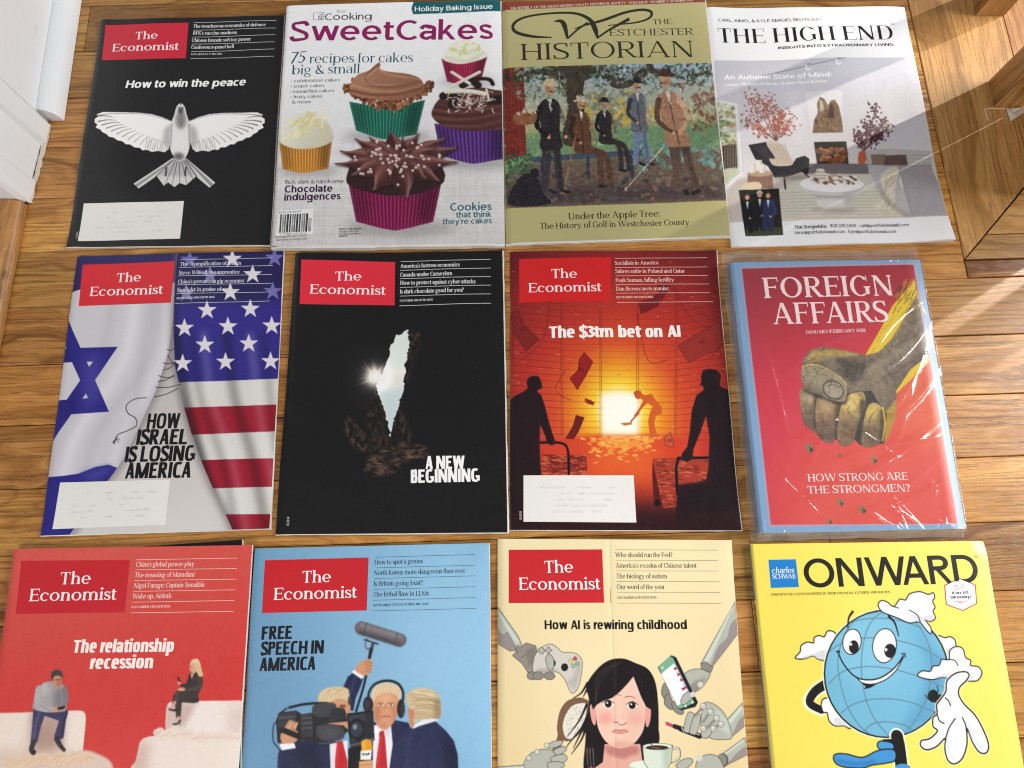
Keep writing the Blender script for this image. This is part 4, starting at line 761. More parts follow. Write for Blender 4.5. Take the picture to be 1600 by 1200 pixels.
def art_cave():
    c = Cover([(461, 395), (785, 393), (793, 832), (429, 835)], .0035, (203, 267), (22, 20, 22), (410, 370, 2.5))
    g = np.random.default_rng(78)
    for i in range(30): c.ell((90 + 840 * g.random(), 300 + 820 * g.random()), 1.3, 1.1, (140, 138, 136), .5)
    g = np.random.default_rng(12)
    def rock(pts, n, k0, k1, L, ang):
        P = np.array(pts, float); m = c.mask(pts, True, soft=7); lo, hi = P.min(0), P.max(0)
        tx = np.clip(vnoise((c.ny, c.nx), (9, 5) if ang > .7 else (5, 10), int(lo[0]), 4) * 3.2 + .28, 0, 1) ** 1.6
        c.fill(m * tx, (k1, k1 * .74, k1 * .58), .55)
        for i in range(n // 3):
            x, y = lo + (hi - lo) * g.random(2); a = ang + g.normal() * .35; k = k0 + (k1 - k0) * g.random() ** 2
            c.line([(x, y), (x + L * math.cos(a) * .5 + g.normal() * 5, y + L * math.sin(a) * .5), (x + L * math.cos(a), y + L * math.sin(a))], 2.6, (k, k * .76, k * .62), .6, 1, clip=m)
    rock([(318, 700), (345, 712), (400, 770), (440, 815), (430, 845), (380, 832), (325, 780)], 150, 30, 130, 34, .9); rock([(440, 612), (470, 668), (496, 770), (500, 800), (470, 838), (425, 790), (402, 690)], 120, 26, 96, 40, 1.2)
    rock([(575, 352), (622, 370), (618, 440), (590, 520), (562, 570), (556, 520), (568, 440)], 110, 26, 100, 36, 1.5); rock([(505, 800), (530, 684), (556, 700), (580, 790), (540, 832)], 110, 30, 110, 36, 1.4)
    rock([(398, 880), (430, 856), (490, 858), (535, 882), (520, 918), (440, 932), (396, 912)], 220, 40, 150, 36, .25); rock([(508, 866), (545, 822), (600, 812), (645, 832), (640, 862), (570, 876)], 170, 40, 190, 34, -.35); rock([(450, 836), (520, 822), (562, 806), (520, 850)], 60, 50, 190, 26, 0)
    crack = [(553, 367), (572, 363), (571, 400), (575, 412), (567, 440), (566, 465), (558, 490), (560, 520), (552, 560), (553, 590), (542, 630), (534, 660), (524, 690), (516, 720), (508, 745), (500, 782), (494, 750), (484, 700), (473, 668), (464, 640), (452, 605), (443, 580), (470, 535), (484, 490), (498, 455), (500, 425), (514, 408), (520, 384), (545, 382)]
    jag = []
    for i, p in enumerate(crack):
        q = crack[(i + 1) % len(crack)]
        for t in (0, .25, .5, .75): jag.append((p[0] + (q[0] - p[0]) * t + g.normal() * 2.6 * (t > 0), p[1] + (q[1] - p[1]) * t + g.normal() * 1.5))
    crack = jag
    c.poly(crack, (224, 232, 228)); m = c.mask(crack)
    c.ell((520, 560), 60, 34, (226, 222, 212), .8, soft=14, clip=m); c.ell((545, 525), 26, 16, (240, 236, 226), .7, soft=8, clip=m); c.poly([(450, 600), (560, 590), (500, 790)], (190, 208, 208), .7, soft=12, clip=m)
    d = c.dist((440, 545)); c.img = np.clip(c.img + (np.exp(-(d / 34) ** 2) * .95 + np.exp(-d / 34) * .45)[..., None] * np.array([1, .96, .9]), 0, 1)
    for i in range(70):
        a = g.random() * 6.28; L = 40 + 46 * g.random() ** 2; c.line([(440 + 12 * math.cos(a), 545 + 12 * math.sin(a)), (440 + L * math.cos(a), 545 + L * math.sin(a))], 2.6, (246, 240, 226), .5, .6)
    econ(c, [(153, 90), (518, 97), (516, 267), (146, 263)], (222, 46, 62), [(284, 172), (386, 170)], [(185, 222), (481, 226)], 38,
         [((540, 96), (892, 91)), ((538, 130), (892, 125)), ((537, 163), (893, 158)), ((537, 197), (893, 191)), ((537, 231), (893, 225)), ((535, 269), (893, 261))],
         [("America's fortress economics", (538, 121), (771, 118)), ('Canada under Carneyism', (538, 155), (742, 152)), ('How to protect against cyber-attacks', (538, 187), (833, 184)), ('Is dark chocolate good for you?', (537, 221), (787, 217))],
         (232, 230, 230), 1.7, 17, ('OCTOBER 11TH-17TH 2025', (536, 253), (666, 250), 8), st=SERIFB)
    c.text('headline', 'A NEW', (638, 908), (790, 906), 47, HEAVY, (246, 245, 245)); c.text('headline', 'BEGINNING', (580, 962), (849, 956), 47, HEAVY, (246, 245, 245)); c.text('side_print', 'US-$9.99', (103, 1128), (105, 1094), 8, SANS, (220, 220, 220))
    return c

def art_furnace():
    c = Cover([(797, 393), (1119, 392), (1157, 829), (797, 828)], .0025, (203, 267), (200, 50, 30), (780, 370, 2.5))
    d = c.dist((470, 680), 1, 1.15); stops = [(0, (255, 252, 235)), (58, (255, 240, 170)), (95, (248, 208, 56)), (160, (232, 140, 36)), (235, (212, 78, 40)), (340, (188, 52, 40)), (520, (146, 36, 36)), (720, (84, 20, 28))]
    xs = [s[0] for s in stops]; c.img = np.stack([np.interp(d, xs, [s[1][i] for s in stops]) for i in range(3)], -1) / 255.
    g = np.random.default_rng(3)
    # rows of racks left, centre, right
    for y in range(95, 800, 25):
        t = (y - 690) / 700.; c.line([(36, y - 10 + t * 40), (240, y + t * 14)], 2.2, (96, 26, 22), .6, sm=False); c.line([(240, y), (400, y + 1)], 2, (120, 36, 22), .5, sm=False); c.line([(400, y + 3), (545, y + 3)], 1.8, (150, 60, 24), .42, sm=False); c.line([(545, y), (700, y + 2)], 2, (120, 36, 22), .5, sm=False); c.line([(700, y + t * 10), (920, y - 14 + t * 50)], 2.2, (96, 26, 22), .6, sm=False)
    for x in (238, 245, 392, 398, 545, 538, 690, 697): c.line([(x, 80), (x + (x - 470) * -.02, 780)], 2.4, (110, 32, 24), .6, sm=False)
    for i in range(160):
        x, y = 40 + 860 * g.random(), 90 + 680 * g.random(); c.line([(x, y), (x + 14, y + 1)], 3, (255, 206, 120) if i % 3 else (120, 30, 24), .3)
    for pts in ([(80, 60), (120, 200), (60, 330), (50, 500)], [(200, 250), (170, 400), (90, 480)], [(640, 60), (700, 240), (780, 340), (860, 360)], [(560, 60), (600, 130), (720, 240), (840, 330)], [(540, 300), (580, 480), (660, 480)], [(830, 470), (870, 420)], [(260, 520), (220, 600), (280, 640)]): c.line(pts, 2.4, (92, 20, 22), .8)
    c.poly([(200, 790), (400, 772), (590, 772), (760, 790), (920, 1160), (30, 1160)], (206, 62, 38), .9, soft=6)
    c.poly([(380, 770), (600, 770), (640, 960), (340, 960)], (230, 110, 44), .6, soft=40); c.poly([(30, 1000), (920, 1040), (930, 1180), (30, 1180)], (46, 14, 20), .9, soft=50)
    for i in range(220):
        x, y = 480 + g.normal() * 70, 800 + abs(g.normal()) * 34 - 20; k = g.random(); c.ell((x, y), 11, 4, (240, 200 - 80 * k, 90 - 40 * k), .8, rot=g.normal() * 16)
    c.poly([(398, 612), (548, 612), (548, 772), (400, 772)], (255, 252, 240), .95, soft=10)
    # money in the air
    for P, k in (([(45, 300), (70, 285), (100, 345), (155, 400), (105, 448), (60, 380)], (128, 34, 32)), ([(332, 452), (366, 490), (340, 540), (305, 598), (275, 555), (308, 520), (312, 480)], (150, 30, 28)), ([(700, 425), (790, 370), (865, 330), (872, 425), (740, 492)], (150, 46, 40)), ([(618, 185), (665, 190), (655, 215), (620, 270), (555, 300), (545, 255), (600, 240), (625, 215)], (118, 24, 28)), ([(335, 632), (372, 648), (366, 658), (336, 646)], (190, 50, 40)), ([(300, 698), (332, 706), (310, 760), (290, 790), (260, 788), (288, 740)], (110, 24, 26)), ([(648, 780), (668, 762), (684, 800), (680, 822), (650, 815)], (206, 92, 60))):
        c.poly(P, k); c.line(list(P) + [P[0]], 2, (70, 14, 18), .8, sm=False); q = np.array(P, float); ce = q.mean(0); c.line(ce + (q - ce) * .7, 1.6, (84, 18, 20), .6, sm=False); c.ell(ce, 12, 9, (90, 20, 22), .4)
    # stoker
    OR = (206, 92, 40)
    c.poly([(540, 605), (553, 600), (556, 612), (570, 618), (595, 612), (608, 632), (636, 665), (636, 690), (612, 700), (606, 730), (620, 778), (590, 786), (582, 720), (588, 690), (600, 662), (580, 650), (560, 668), (545, 690), (530, 705), (526, 698), (545, 672), (562, 640), (555, 632), (540, 635), (528, 625)], OR)
    c.line([(545, 690), (520, 715), (510, 732)], 6, (180, 90, 40)); c.poly([(472, 728), (515, 724), (522, 732), (490, 738)], (196, 120, 60)); c.ell((540, 612), 15, 12, (190, 84, 40))
    # carts
    for P, k in (([(165, 850), (340, 852), (345, 930), (165, 930)], (150, 44, 34)), ([(600, 865), (820, 858), (830, 1040), (640, 1060)], (164, 56, 40))):
        c.poly(P, k); m = c.mask(P)
        for i in range(150): q = np.array(P, float); x, y = q.min(0) + (q.max(0) - q.min(0)) * g.random(2); c.line([(x, y), (x + 16, y + 2)], 5, (214, 110, 66) if i % 2 else (92, 24, 24), .6, clip=m)
    c.poly([(600, 870), (640, 1060), (605, 1050), (598, 930)], (84, 24, 24)); c.ell((618, 1040), 12, 14, (24, 10, 14))
    DK = (34, 16, 22)
    c.line([(150, 805), (240, 806), (268, 835), (272, 935)], 9, (20, 10, 14)); c.line([(825, 862), (700, 864), (692, 900), (696, 1005)], 10, (20, 10, 14), sm=False)
    Lm = [(40, 640), (60, 622), (95, 606), (112, 590), (106, 570), (112, 552), (130, 543), (155, 546), (166, 572), (168, 592), (155, 598), (148, 606), (165, 620), (178, 660), (196, 730), (212, 780), (222, 808), (205, 816), (186, 808), (180, 780), (160, 735), (158, 800), (160, 860), (165, 930), (166, 1150), (36, 1150)]
    c.poly(Lm, DK); Rm = [(905, 600), (880, 592), (862, 582), (866, 540), (850, 520), (820, 515), (796, 520), (788, 545), (790, 565), (782, 578), (795, 582), (800, 596), (770, 620), (752, 680), (745, 760), (735, 820), (715, 845), (710, 868), (735, 880), (756, 868), (760, 830), (788, 760), (808, 700), (822, 780), (818, 900), (806, 960), (700, 970), (680, 1160), (940, 1160)]
    c.poly(Rm, (30, 14, 20)); c.poly([(700, 970), (820, 950), (900, 1160), (690, 1160)], (28, 12, 18), soft=4)
    for M in (Lm, Rm):
        m = c.mask(M); c.fill(np.clip(m - blur(m, 2), 0, 1), (110, 40, 34), .7)
    c.poly([(30, 1060), (940, 1075), (940, 1170), (30, 1170)], (40, 14, 20), .8, soft=26)
    c.noise(3, .03, 2)
    econ(c, [(78, 86), (437, 80), (434, 251), (79, 255)], (212, 36, 36), [(205, 162), (304, 161)], [(115, 216), (400, 213)], 38,
         [((452, 85), (812, 82)), ((452, 121), (814, 117)), ((455, 153), (816, 150)), ((457, 186), (820, 183)), ((458, 220), (825, 217)), ((460, 256), (838, 252))],
         [('Socialists in America', (452, 110), (622, 108)), ('Sabres rattle in Poland and Qatar', (454, 142), (725, 140)), ('Peak human, falling fertility', (455, 177), (683, 174)), ('Dan Brown: sects maniac', (457, 210), (663, 208))],
         (250, 214, 204), 1.5, 16, ('SEPTEMBER 13TH-19TH 2025', (457, 240), (603, 238), 8))
    c.text('headline', 'The $3trn bet on AI', (196, 395), (710, 390), 46, Style(S=160, h=112, ser=0, sb=14, X=550, n=3.0, wd=.8), (252, 246, 242)); c.text('side_print', 'US-$9.99', (88, 1105), (88, 1072), 8, SANS, (230, 210, 210))
    c.label = [(95, 932), (526, 931), (536, 1116), (95, 1113)]
    return c

def art_fist():
    c = Cover([(1142, 410), (1440, 405), (1512, 826), (1189, 833)], .014, (178, 254), (128, 166, 204), (1120, 370, 2.5))
    quad = [(98, 125), (770, 108), (942, 1120), (212, 1125)]; m = c.mask(quad)
    c.fill(m, c.lg((420, 120), (160, 20, 48), (540, 520), (208, 34, 62))); c.fill(m * c.mask([(600, 560), (900, 400), (1000, 1200), (200, 1200), (300, 800)], soft=120), (222, 84, 58), .8); c.fill(m * c.mask([(640, 420), (860, 420), (940, 900), (700, 700)], soft=60), (222, 112, 60), .6)
    RED = c.img.copy()
    YE = (228, 194, 34)
    c.poly([(100, 118), (772, 102), (780, 112), (950, 1124), (206, 1132), (94, 126)], (222, 150, 158), .55); c.fill(m, RED)
    old = c.crop; c.crop = (1094, 360, 2.4); g = np.random.default_rng(6)
    c.poly([(805, 185), (760, 235), (720, 285), (680, 365), (620, 468), (660, 620), (735, 612), (860, 492), (840, 330)], YE, clip=m)
    for i in range(60): x, y = 640 + 200 * g.random(), 200 + 380 * g.random(); c.line([(x, y), (x + 14, y - 22)], 3, (150, 120, 30), .35, clip=m * c.mask([(805, 185), (680, 365), (620, 468), (660, 620), (735, 612), (860, 492)]))
    arm = [(812, 235), (765, 330), (720, 405), (670, 455), (610, 470), (590, 520), (640, 640), (720, 640), (736, 600), (790, 520), (856, 470), (850, 380)]
    top = [(383, 505), (388, 478), (404, 460), (420, 445), (470, 437), (530, 446), (585, 458), (640, 472), (690, 520), (722, 565), (737, 615), (734, 655), (715, 705), (690, 690), (640, 640), (560, 610), (480, 640), (400, 620)]
    thumb = [(382, 512), (418, 500), (470, 514), (520, 545), (548, 572), (552, 604), (540, 640), (500, 638), (450, 618), (400, 600), (382, 580)]
    F = [[(375, 602), (398, 594), (420, 606), (440, 634), (434, 690), (437, 755), (412, 744), (388, 722), (378, 670)], [(434, 640), (452, 622), (490, 632), (526, 662), (522, 700), (518, 745), (496, 796), (462, 790), (438, 762), (430, 700)], [(524, 668), (540, 632), (565, 612), (606, 603), (622, 628), (618, 672), (596, 722), (584, 766), (566, 802), (530, 806), (512, 770)], [(626, 664), (650, 644), (676, 656), (690, 690), (693, 740), (680, 790), (640, 812), (606, 804), (608, 740)]]
    am = c.mask(arm) * m; c.fill(am, (118, 104, 84)); c.fill(am * c.mask([(850, 360), (760, 440), (660, 560), (700, 640), (860, 480)], soft=16), (98, 82, 66), .8); c.line([(800, 260), (730, 390), (640, 470)], 16, (176, 150, 80), .5, soft=6, clip=am)
    hm = c.mask(top) * m; c.fill(hm, (116, 102, 82))
    c.poly([(690, 690), (737, 630), (734, 700), (712, 760), (690, 800)], (170, 140, 40), .9)
    c.poly([(500, 480), (580, 490), (630, 510), (580, 570), (540, 545)], (66, 56, 46), .85, sm=True, soft=8, clip=hm); c.poly([(392, 492), (420, 448), (520, 446), (610, 466), (500, 476), (420, 494)], (186, 158, 84), .85, soft=5, clip=hm); c.poly([(440, 470), (500, 470), (540, 520), (480, 505)], (136, 124, 100), .8, soft=4, clip=hm); c.poly([(620, 500), (700, 545), (730, 640), (660, 640)], (132, 114, 88), .7, soft=10, clip=hm)
    c.poly([(560, 610), (640, 600), (700, 690), (690, 800), (600, 806), (500, 700), (520, 640)], (44, 34, 28)); c.poly([(420, 620), (540, 630), (520, 790), (440, 750)], (40, 32, 26))
    for P, base, lowc, hi in zip(F, ((140, 120, 94), (150, 122, 86), (168, 140, 84), (164, 136, 78)), ((104, 80, 60), (104, 76, 56), (112, 84, 58), (96, 72, 50)), ((178, 158, 122), (180, 150, 106), (214, 184, 98), (216, 188, 92))):
        pm = c.mask(P, True); c.fill(pm, base); hm = np.maximum(hm, pm); q = np.array(P, float); lo, hi_ = q.min(0), q.max(0); w = hi_[0] - lo[0]; h = hi_[1] - lo[1]
        c.poly([(lo[0], lo[1] + h * .55), (hi_[0], lo[1] + h * .5), (hi_[0], hi_[1] + 5), (lo[0], hi_[1] + 5)], lowc, .85, soft=12, clip=pm); c.ell((lo[0] + w * .45, lo[1] + h * .2), w * .36, h * .15, hi, .8, rot=-20, soft=7, clip=pm); c.line([(hi_[0] - w * .1, lo[1] + h * .2), (hi_[0] - w * .12, hi_[1] - h * .15)], w * .2, (52, 40, 32), .75, soft=5, clip=pm)
        Q = _closed(P); c.line(np.vstack([Q, Q[:1]]), 3, (36, 28, 24), .8, sm=False, clip=hm)
    c.line([(684, 664), (694, 720), (684, 790)], 7, (226, 192, 50), .9, 4, soft=1); c.line([(398, 594), (375, 602), (378, 660)], 3, (200, 176, 110), .7)
    c.poly(np.array(thumb) + [4, 12], (34, 28, 24), .85, sm=True, soft=5, clip=hm); tm = c.mask(thumb, True); hm = np.maximum(hm, tm); c.fill(tm, (150, 136, 108)); c.poly([(380, 570), (450, 600), (545, 650), (400, 650)], (104, 90, 72), .8, soft=10, clip=tm); c.line([(384, 512), (420, 502), (475, 516), (525, 548), (550, 578)], 6, (214, 188, 104), .85, soft=1, clip=tm)
    c.ell((499, 598), 43, 35, (74, 62, 52), .9, rot=28, clip=tm); c.ell((500, 597), 37, 29, (150, 138, 116), 1, rot=28, clip=tm); c.ell((492, 590), 22, 14, (176, 164, 140), .7, rot=28, soft=5, clip=tm)
    al = np.maximum(hm, am)
    for _ in range(60):
        x, y = 380 + 460 * g.random(), 300 + 510 * g.random(); P = [(x, y)]; a = g.random() * 6.28
        for k in range(5): a += g.normal() * .6; x += 13 * math.cos(a); y += 13 * math.sin(a); P.append((x, y))
        c.line(P, 2.4, (46, 38, 32), .8, 1, clip=al)
    c.noise(6, .20, 14, 4, clip=al); c.noise(2, .10, 15, 2, clip=al); c.crop = old
    for i in range(120):
        x, y = 700 + 130 * g.random(), 150 + 130 * g.random(); c.line([(x, y), (x - 14, y + 22)], 3, (60, 52, 44) if i % 2 else (226, 190, 30), .5, clip=m)
    for x, y, s in ((360, 826, 20), (478, 853, 9), (614, 872, 15), (482, 1038, 16), (568, 1066, 18), (440, 1112, 12)): c.poly([(x - s, y - s * .6), (x + s * .3, y - s), (x + s, y + s * .2), (x + s * .3, y + s), (x - s * .5, y + s * .4)], (140, 112, 74)); c.poly([(x, y - s * .3), (x + s, y + s * .2), (x + s * .3, y + s)], (70, 50, 40))
    WH = (246, 224, 222)
    FA = Style(S=118, h=44, ser=50, sth=28, wd=.95)
    c.text('title_lettering', 'FOREIGN', (184, 240), (692, 228), 84, FA, WH); c.text('title_lettering', 'AFFAIRS', (222, 342), (674, 331), 86, FA, WH); c.text('date_line', 'JANUARY/FEBRUARY 2026', (348, 379), (583, 370), 13, SERIFB, WH)
    c.text('headline', 'HOW STRONG ARE', (357, 956), (748, 949), 28, SERIF, WH); c.text('headline', 'THE STRONGMEN?', (357, 1003), (758, 995), 28, SERIF, WH)
    return c
def art_couple():
    K = (0, 830, 3.244); z = .0055
    c = Cover(open_quad((20, 857.7), (394, 851.6), (0, 1002), (371, 1200), z, .267), z, (203, 267), (200, 62, 56), K)
    c.fill(np.ones((c.ny, c.nx)), c.lg((600, 90), (216, 88, 80), (700, 900), (206, 56, 52)))
    IV = (234, 218, 206)
    # cakes
    lc = [(-60, 922), (120, 918), (330, 910), (408, 909), (426, 914), (434, 928), (436, 950), (432, 1000), (418, 1120), (400, 1300), (-60, 1300)]; c.poly(lc, IV); m = c.mask(lc)
    c.poly([(360, 905), (440, 905), (420, 1150), (350, 1150)], (238, 222, 212), .7, soft=22, clip=m); c.poly([(150, 960), (300, 960), (300, 1180), (130, 1180)], (196, 164, 150), .6, soft=34, clip=m); c.poly([(-50, 1100), (400, 1120), (400, 1300), (-50, 1300)], (204, 176, 162), .6, soft=30, clip=m)
    c.poly([(380, 1130), (440, 1112), (500, 1132), (550, 1160), (572, 1200), (590, 1300), (380, 1300)], (218, 194, 180), sm=True, soft=2)
    rc = [(838, 960), (842, 900), (848, 880), (858, 868), (876, 863), (950, 860), (1300, 858), (1300, 1060), (838, 1060)]; c.poly(rc, (238, 224, 216)); m = c.mask(rc); c.poly([(842, 880), (880, 880), (870, 1050), (830, 1050)], (196, 164, 152), .7, soft=12, clip=m); c.poly([(1150, 870), (1260, 870), (1260, 1060), (1150, 1060)], (206, 184, 174), .6, soft=30, clip=m)
    lt = [(700, 1100), (706, 1072), (722, 1052), (750, 1042), (790, 1038), (1300, 1040), (1300, 1300), (640, 1300), (662, 1195), (684, 1170)]; c.poly(lt, (234, 218, 208)); m = c.mask(lt); c.poly([(690, 1080), (760, 1060), (740, 1250), (640, 1250)], (190, 152, 140), .6, soft=24, clip=m)
    g = np.random.default_rng(9)
    for i in range(34):
        x = 800 + i * 14; y = 1030 + g.normal() * 6 + (i > 12) * 14; c.ell((x, y), 26, 22, (232, 214, 202), .9, rot=g.random() * 90); c.line([(x - 18, y + 8), (x, y - 6), (x + 18, y + 6)], 4, (188, 158, 144), .55, soft=1)
    for i in range(44):
        x = 40 + i * 9.5; y = 1180 + g.normal() * 12 - 28 * math.sin(i / 43 * 3.1) - (i > 34) * 18; c.ell((x, y), 26, 20, (226, 196, 168), .85, rot=g.random() * 180); c.line([(x - 16, y + 8), (x + 2, y - 8), (x + 18, y + 4)], 5, (190, 148, 118), .5, soft=1)
    def sh(P, k=.5, soft=8): c.poly(P, (120, 70, 62), k, soft=soft)
    # seated man
    sh([(150, 920), (330, 920), (320, 1100), (170, 1110)], .35, 16)
    c.poly([(172, 890), (215, 900), (330, 890), (348, 915), (335, 960), (322, 1050), (290, 1058), (275, 1040), (300, 960), (228, 935), (210, 985), (190, 1070), (155, 1075), (165, 985)], (62, 58, 92)); m = c.mask([(172, 890), (215, 900), (330, 890), (348, 915), (335, 960), (322, 1050), (290, 1058), (275, 1040), (300, 960), (228, 935), (210, 985), (190, 1070), (155, 1075), (165, 985)])
    c.line([(200, 925), (180, 990), (170, 1070)], 14, (92, 88, 128), .8, soft=4, clip=m); c.line([(340, 920), (325, 980), (312, 1050)], 12, (36, 34, 58), .8, soft=4, clip=m)
    c.line([(172, 1068), (160, 1105), (172, 1122)], 26, (48, 46, 50), 1, 22); c.line([(288, 1052), (305, 1085), (325, 1110)], 26, (46, 44, 48), 1, 16); c.line([(172, 1120), (168, 1122)], 22, (30, 28, 32))
    tor = [(215, 775), (250, 762), (300, 765), (332, 790), (342, 840), (335, 905), (300, 915), (220, 915), (168, 895), (185, 840)]
    c.poly(tor, (166, 160, 162), sm=True); m = c.mask(tor, True); c.ell((300, 850), 26, 60, (112, 106, 112), .7, soft=12, clip=m); c.ell((225, 800), 24, 34, (198, 194, 194), .7, soft=10, clip=m)
    c.line([(200, 800), (192, 870), (230, 900), (278, 905)], 36, (178, 172, 174), 1, 24); c.line([(330, 800), (336, 860), (316, 895)], 28, (126, 120, 126), 1, 20); c.line([(205, 880), (260, 912)], 5, (120, 114, 118), .6)
    c.ell((288, 903), 22, 14, (206, 152, 124), rot=-10); c.line([(278, 897), (310, 890)], 8, (196, 138, 110)); c.line([(300, 898), (326, 892)], 13, (26, 24, 28))
    c.ell((290, 752), 26, 40, (200, 144, 116), rot=-8); c.ell((300, 765), 14, 22, (160, 104, 82), .7, soft=5); c.poly([(262, 745), (264, 715), (290, 700), (315, 712), (318, 735), (300, 728), (275, 738), (272, 760)], (74, 66, 62), sm=True); c.line([(266, 738), (292, 728), (322, 738)], 5, (52, 46, 44)); c.line([(284, 752), (296, 752)], 3, (70, 46, 38)); c.line([(302, 750), (312, 750)], 3, (70, 46, 38)); c.line([(294, 778), (306, 777)], 3, (150, 86, 74)); c.poly([(270, 790), (300, 800), (310, 785)], (190, 134, 108))
    # seated woman
    sh([(880, 870), (1000, 870), (930, 1000), (880, 980)], .3, 14)
    c.poly([(895, 810), (945, 800), (1005, 830), (1010, 860), (985, 872), (922, 868), (915, 945), (892, 946), (888, 870), (872, 880), (878, 835)], (60, 48, 46), sm=False); c.line([(900, 815), (888, 880)], 14, (92, 78, 72), .8, soft=3); c.line([(980, 840), (1000, 862)], 16, (36, 28, 28), .7, soft=4)
    c.line([(886, 868), (868, 905), (860, 910)], 14, (214, 164, 140), 1, 9); c.line([(858, 902), (885, 910), (888, 902)], 8, (32, 26, 28)); c.line([(904, 944), (900, 965)], 13, (214, 164, 140), 1, 9); c.line([(878, 978), (898, 976), (914, 958)], 8, (30, 24, 26)); c.line([(914, 958), (910, 982)], 3, (30, 24, 26))
    c.poly([(958, 728), (990, 715), (1020, 720), (1028, 760), (1015, 810), (985, 850), (940, 815), (935, 790), (955, 770)], (62, 50, 48), sm=True); c.line([(1012, 735), (1018, 780), (980, 800), (935, 806)], 24, (74, 62, 58), 1, 16); c.line([(965, 735), (950, 775), (918, 782)], 18, (52, 40, 40), 1, 12); c.poly([(968, 722), (984, 720), (972, 750)], (222, 176, 152))
    c.ell((910, 768), 8, 11, (212, 160, 134)); c.line([(902, 742), (914, 762)], 7, (26, 22, 26)); c.ell((920, 802), 20, 8, (214, 164, 138))
    c.ell((982, 690), 21, 30, (216, 166, 138)); c.poly([(965, 672), (975, 652), (1000, 646), (1014, 664), (1022, 700), (1030, 730), (1012, 736), (1000, 715), (994, 690), (985, 668)], (226, 200, 152), sm=True); c.line([(1000, 670), (1010, 700), (1018, 730)], 5, (186, 152, 104), .7); c.line([(966, 688), (974, 688)], 3, (96, 62, 52)); c.line([(966, 706), (973, 706)], 3, (176, 84, 76))
    c.photo(1, .022)
    econ(c, [(108, 150), (658, 146), (631, 411), (78, 420)], (198, 40, 48), [(303, 270), (456, 266)], [(146, 355), (588, 347)], 62,
         [((690, 145), (1205, 136)), ((686, 196), (1200, 189)), ((680, 250), (1197, 243)), ((675, 305), (1192, 297)), ((668, 360), (1188, 351)), ((660, 414), (1184, 406))],
         [("China's global power play", (688, 180), (985, 177)), ('The meaning of Mamdani', (682, 234), (985, 230)), ('Nigel Farage: Captain Sensible', (676, 288), (1037, 282)), ('Wake up, Airbnb', (671, 342), (868, 338))],
         (248, 220, 212), 2.0, 25, ('NOVEMBER 8TH-14TH 2025', (664, 390), (863, 386), 11), st=SERIFI)
    c.text('headline', 'The relationship', (370, 616), (880, 611), 62, HEAVYI, (250, 236, 230)); c.text('headline', 'recession', (455, 698), (774, 694), 62, HEAVYI, (250, 236, 230))
    return c

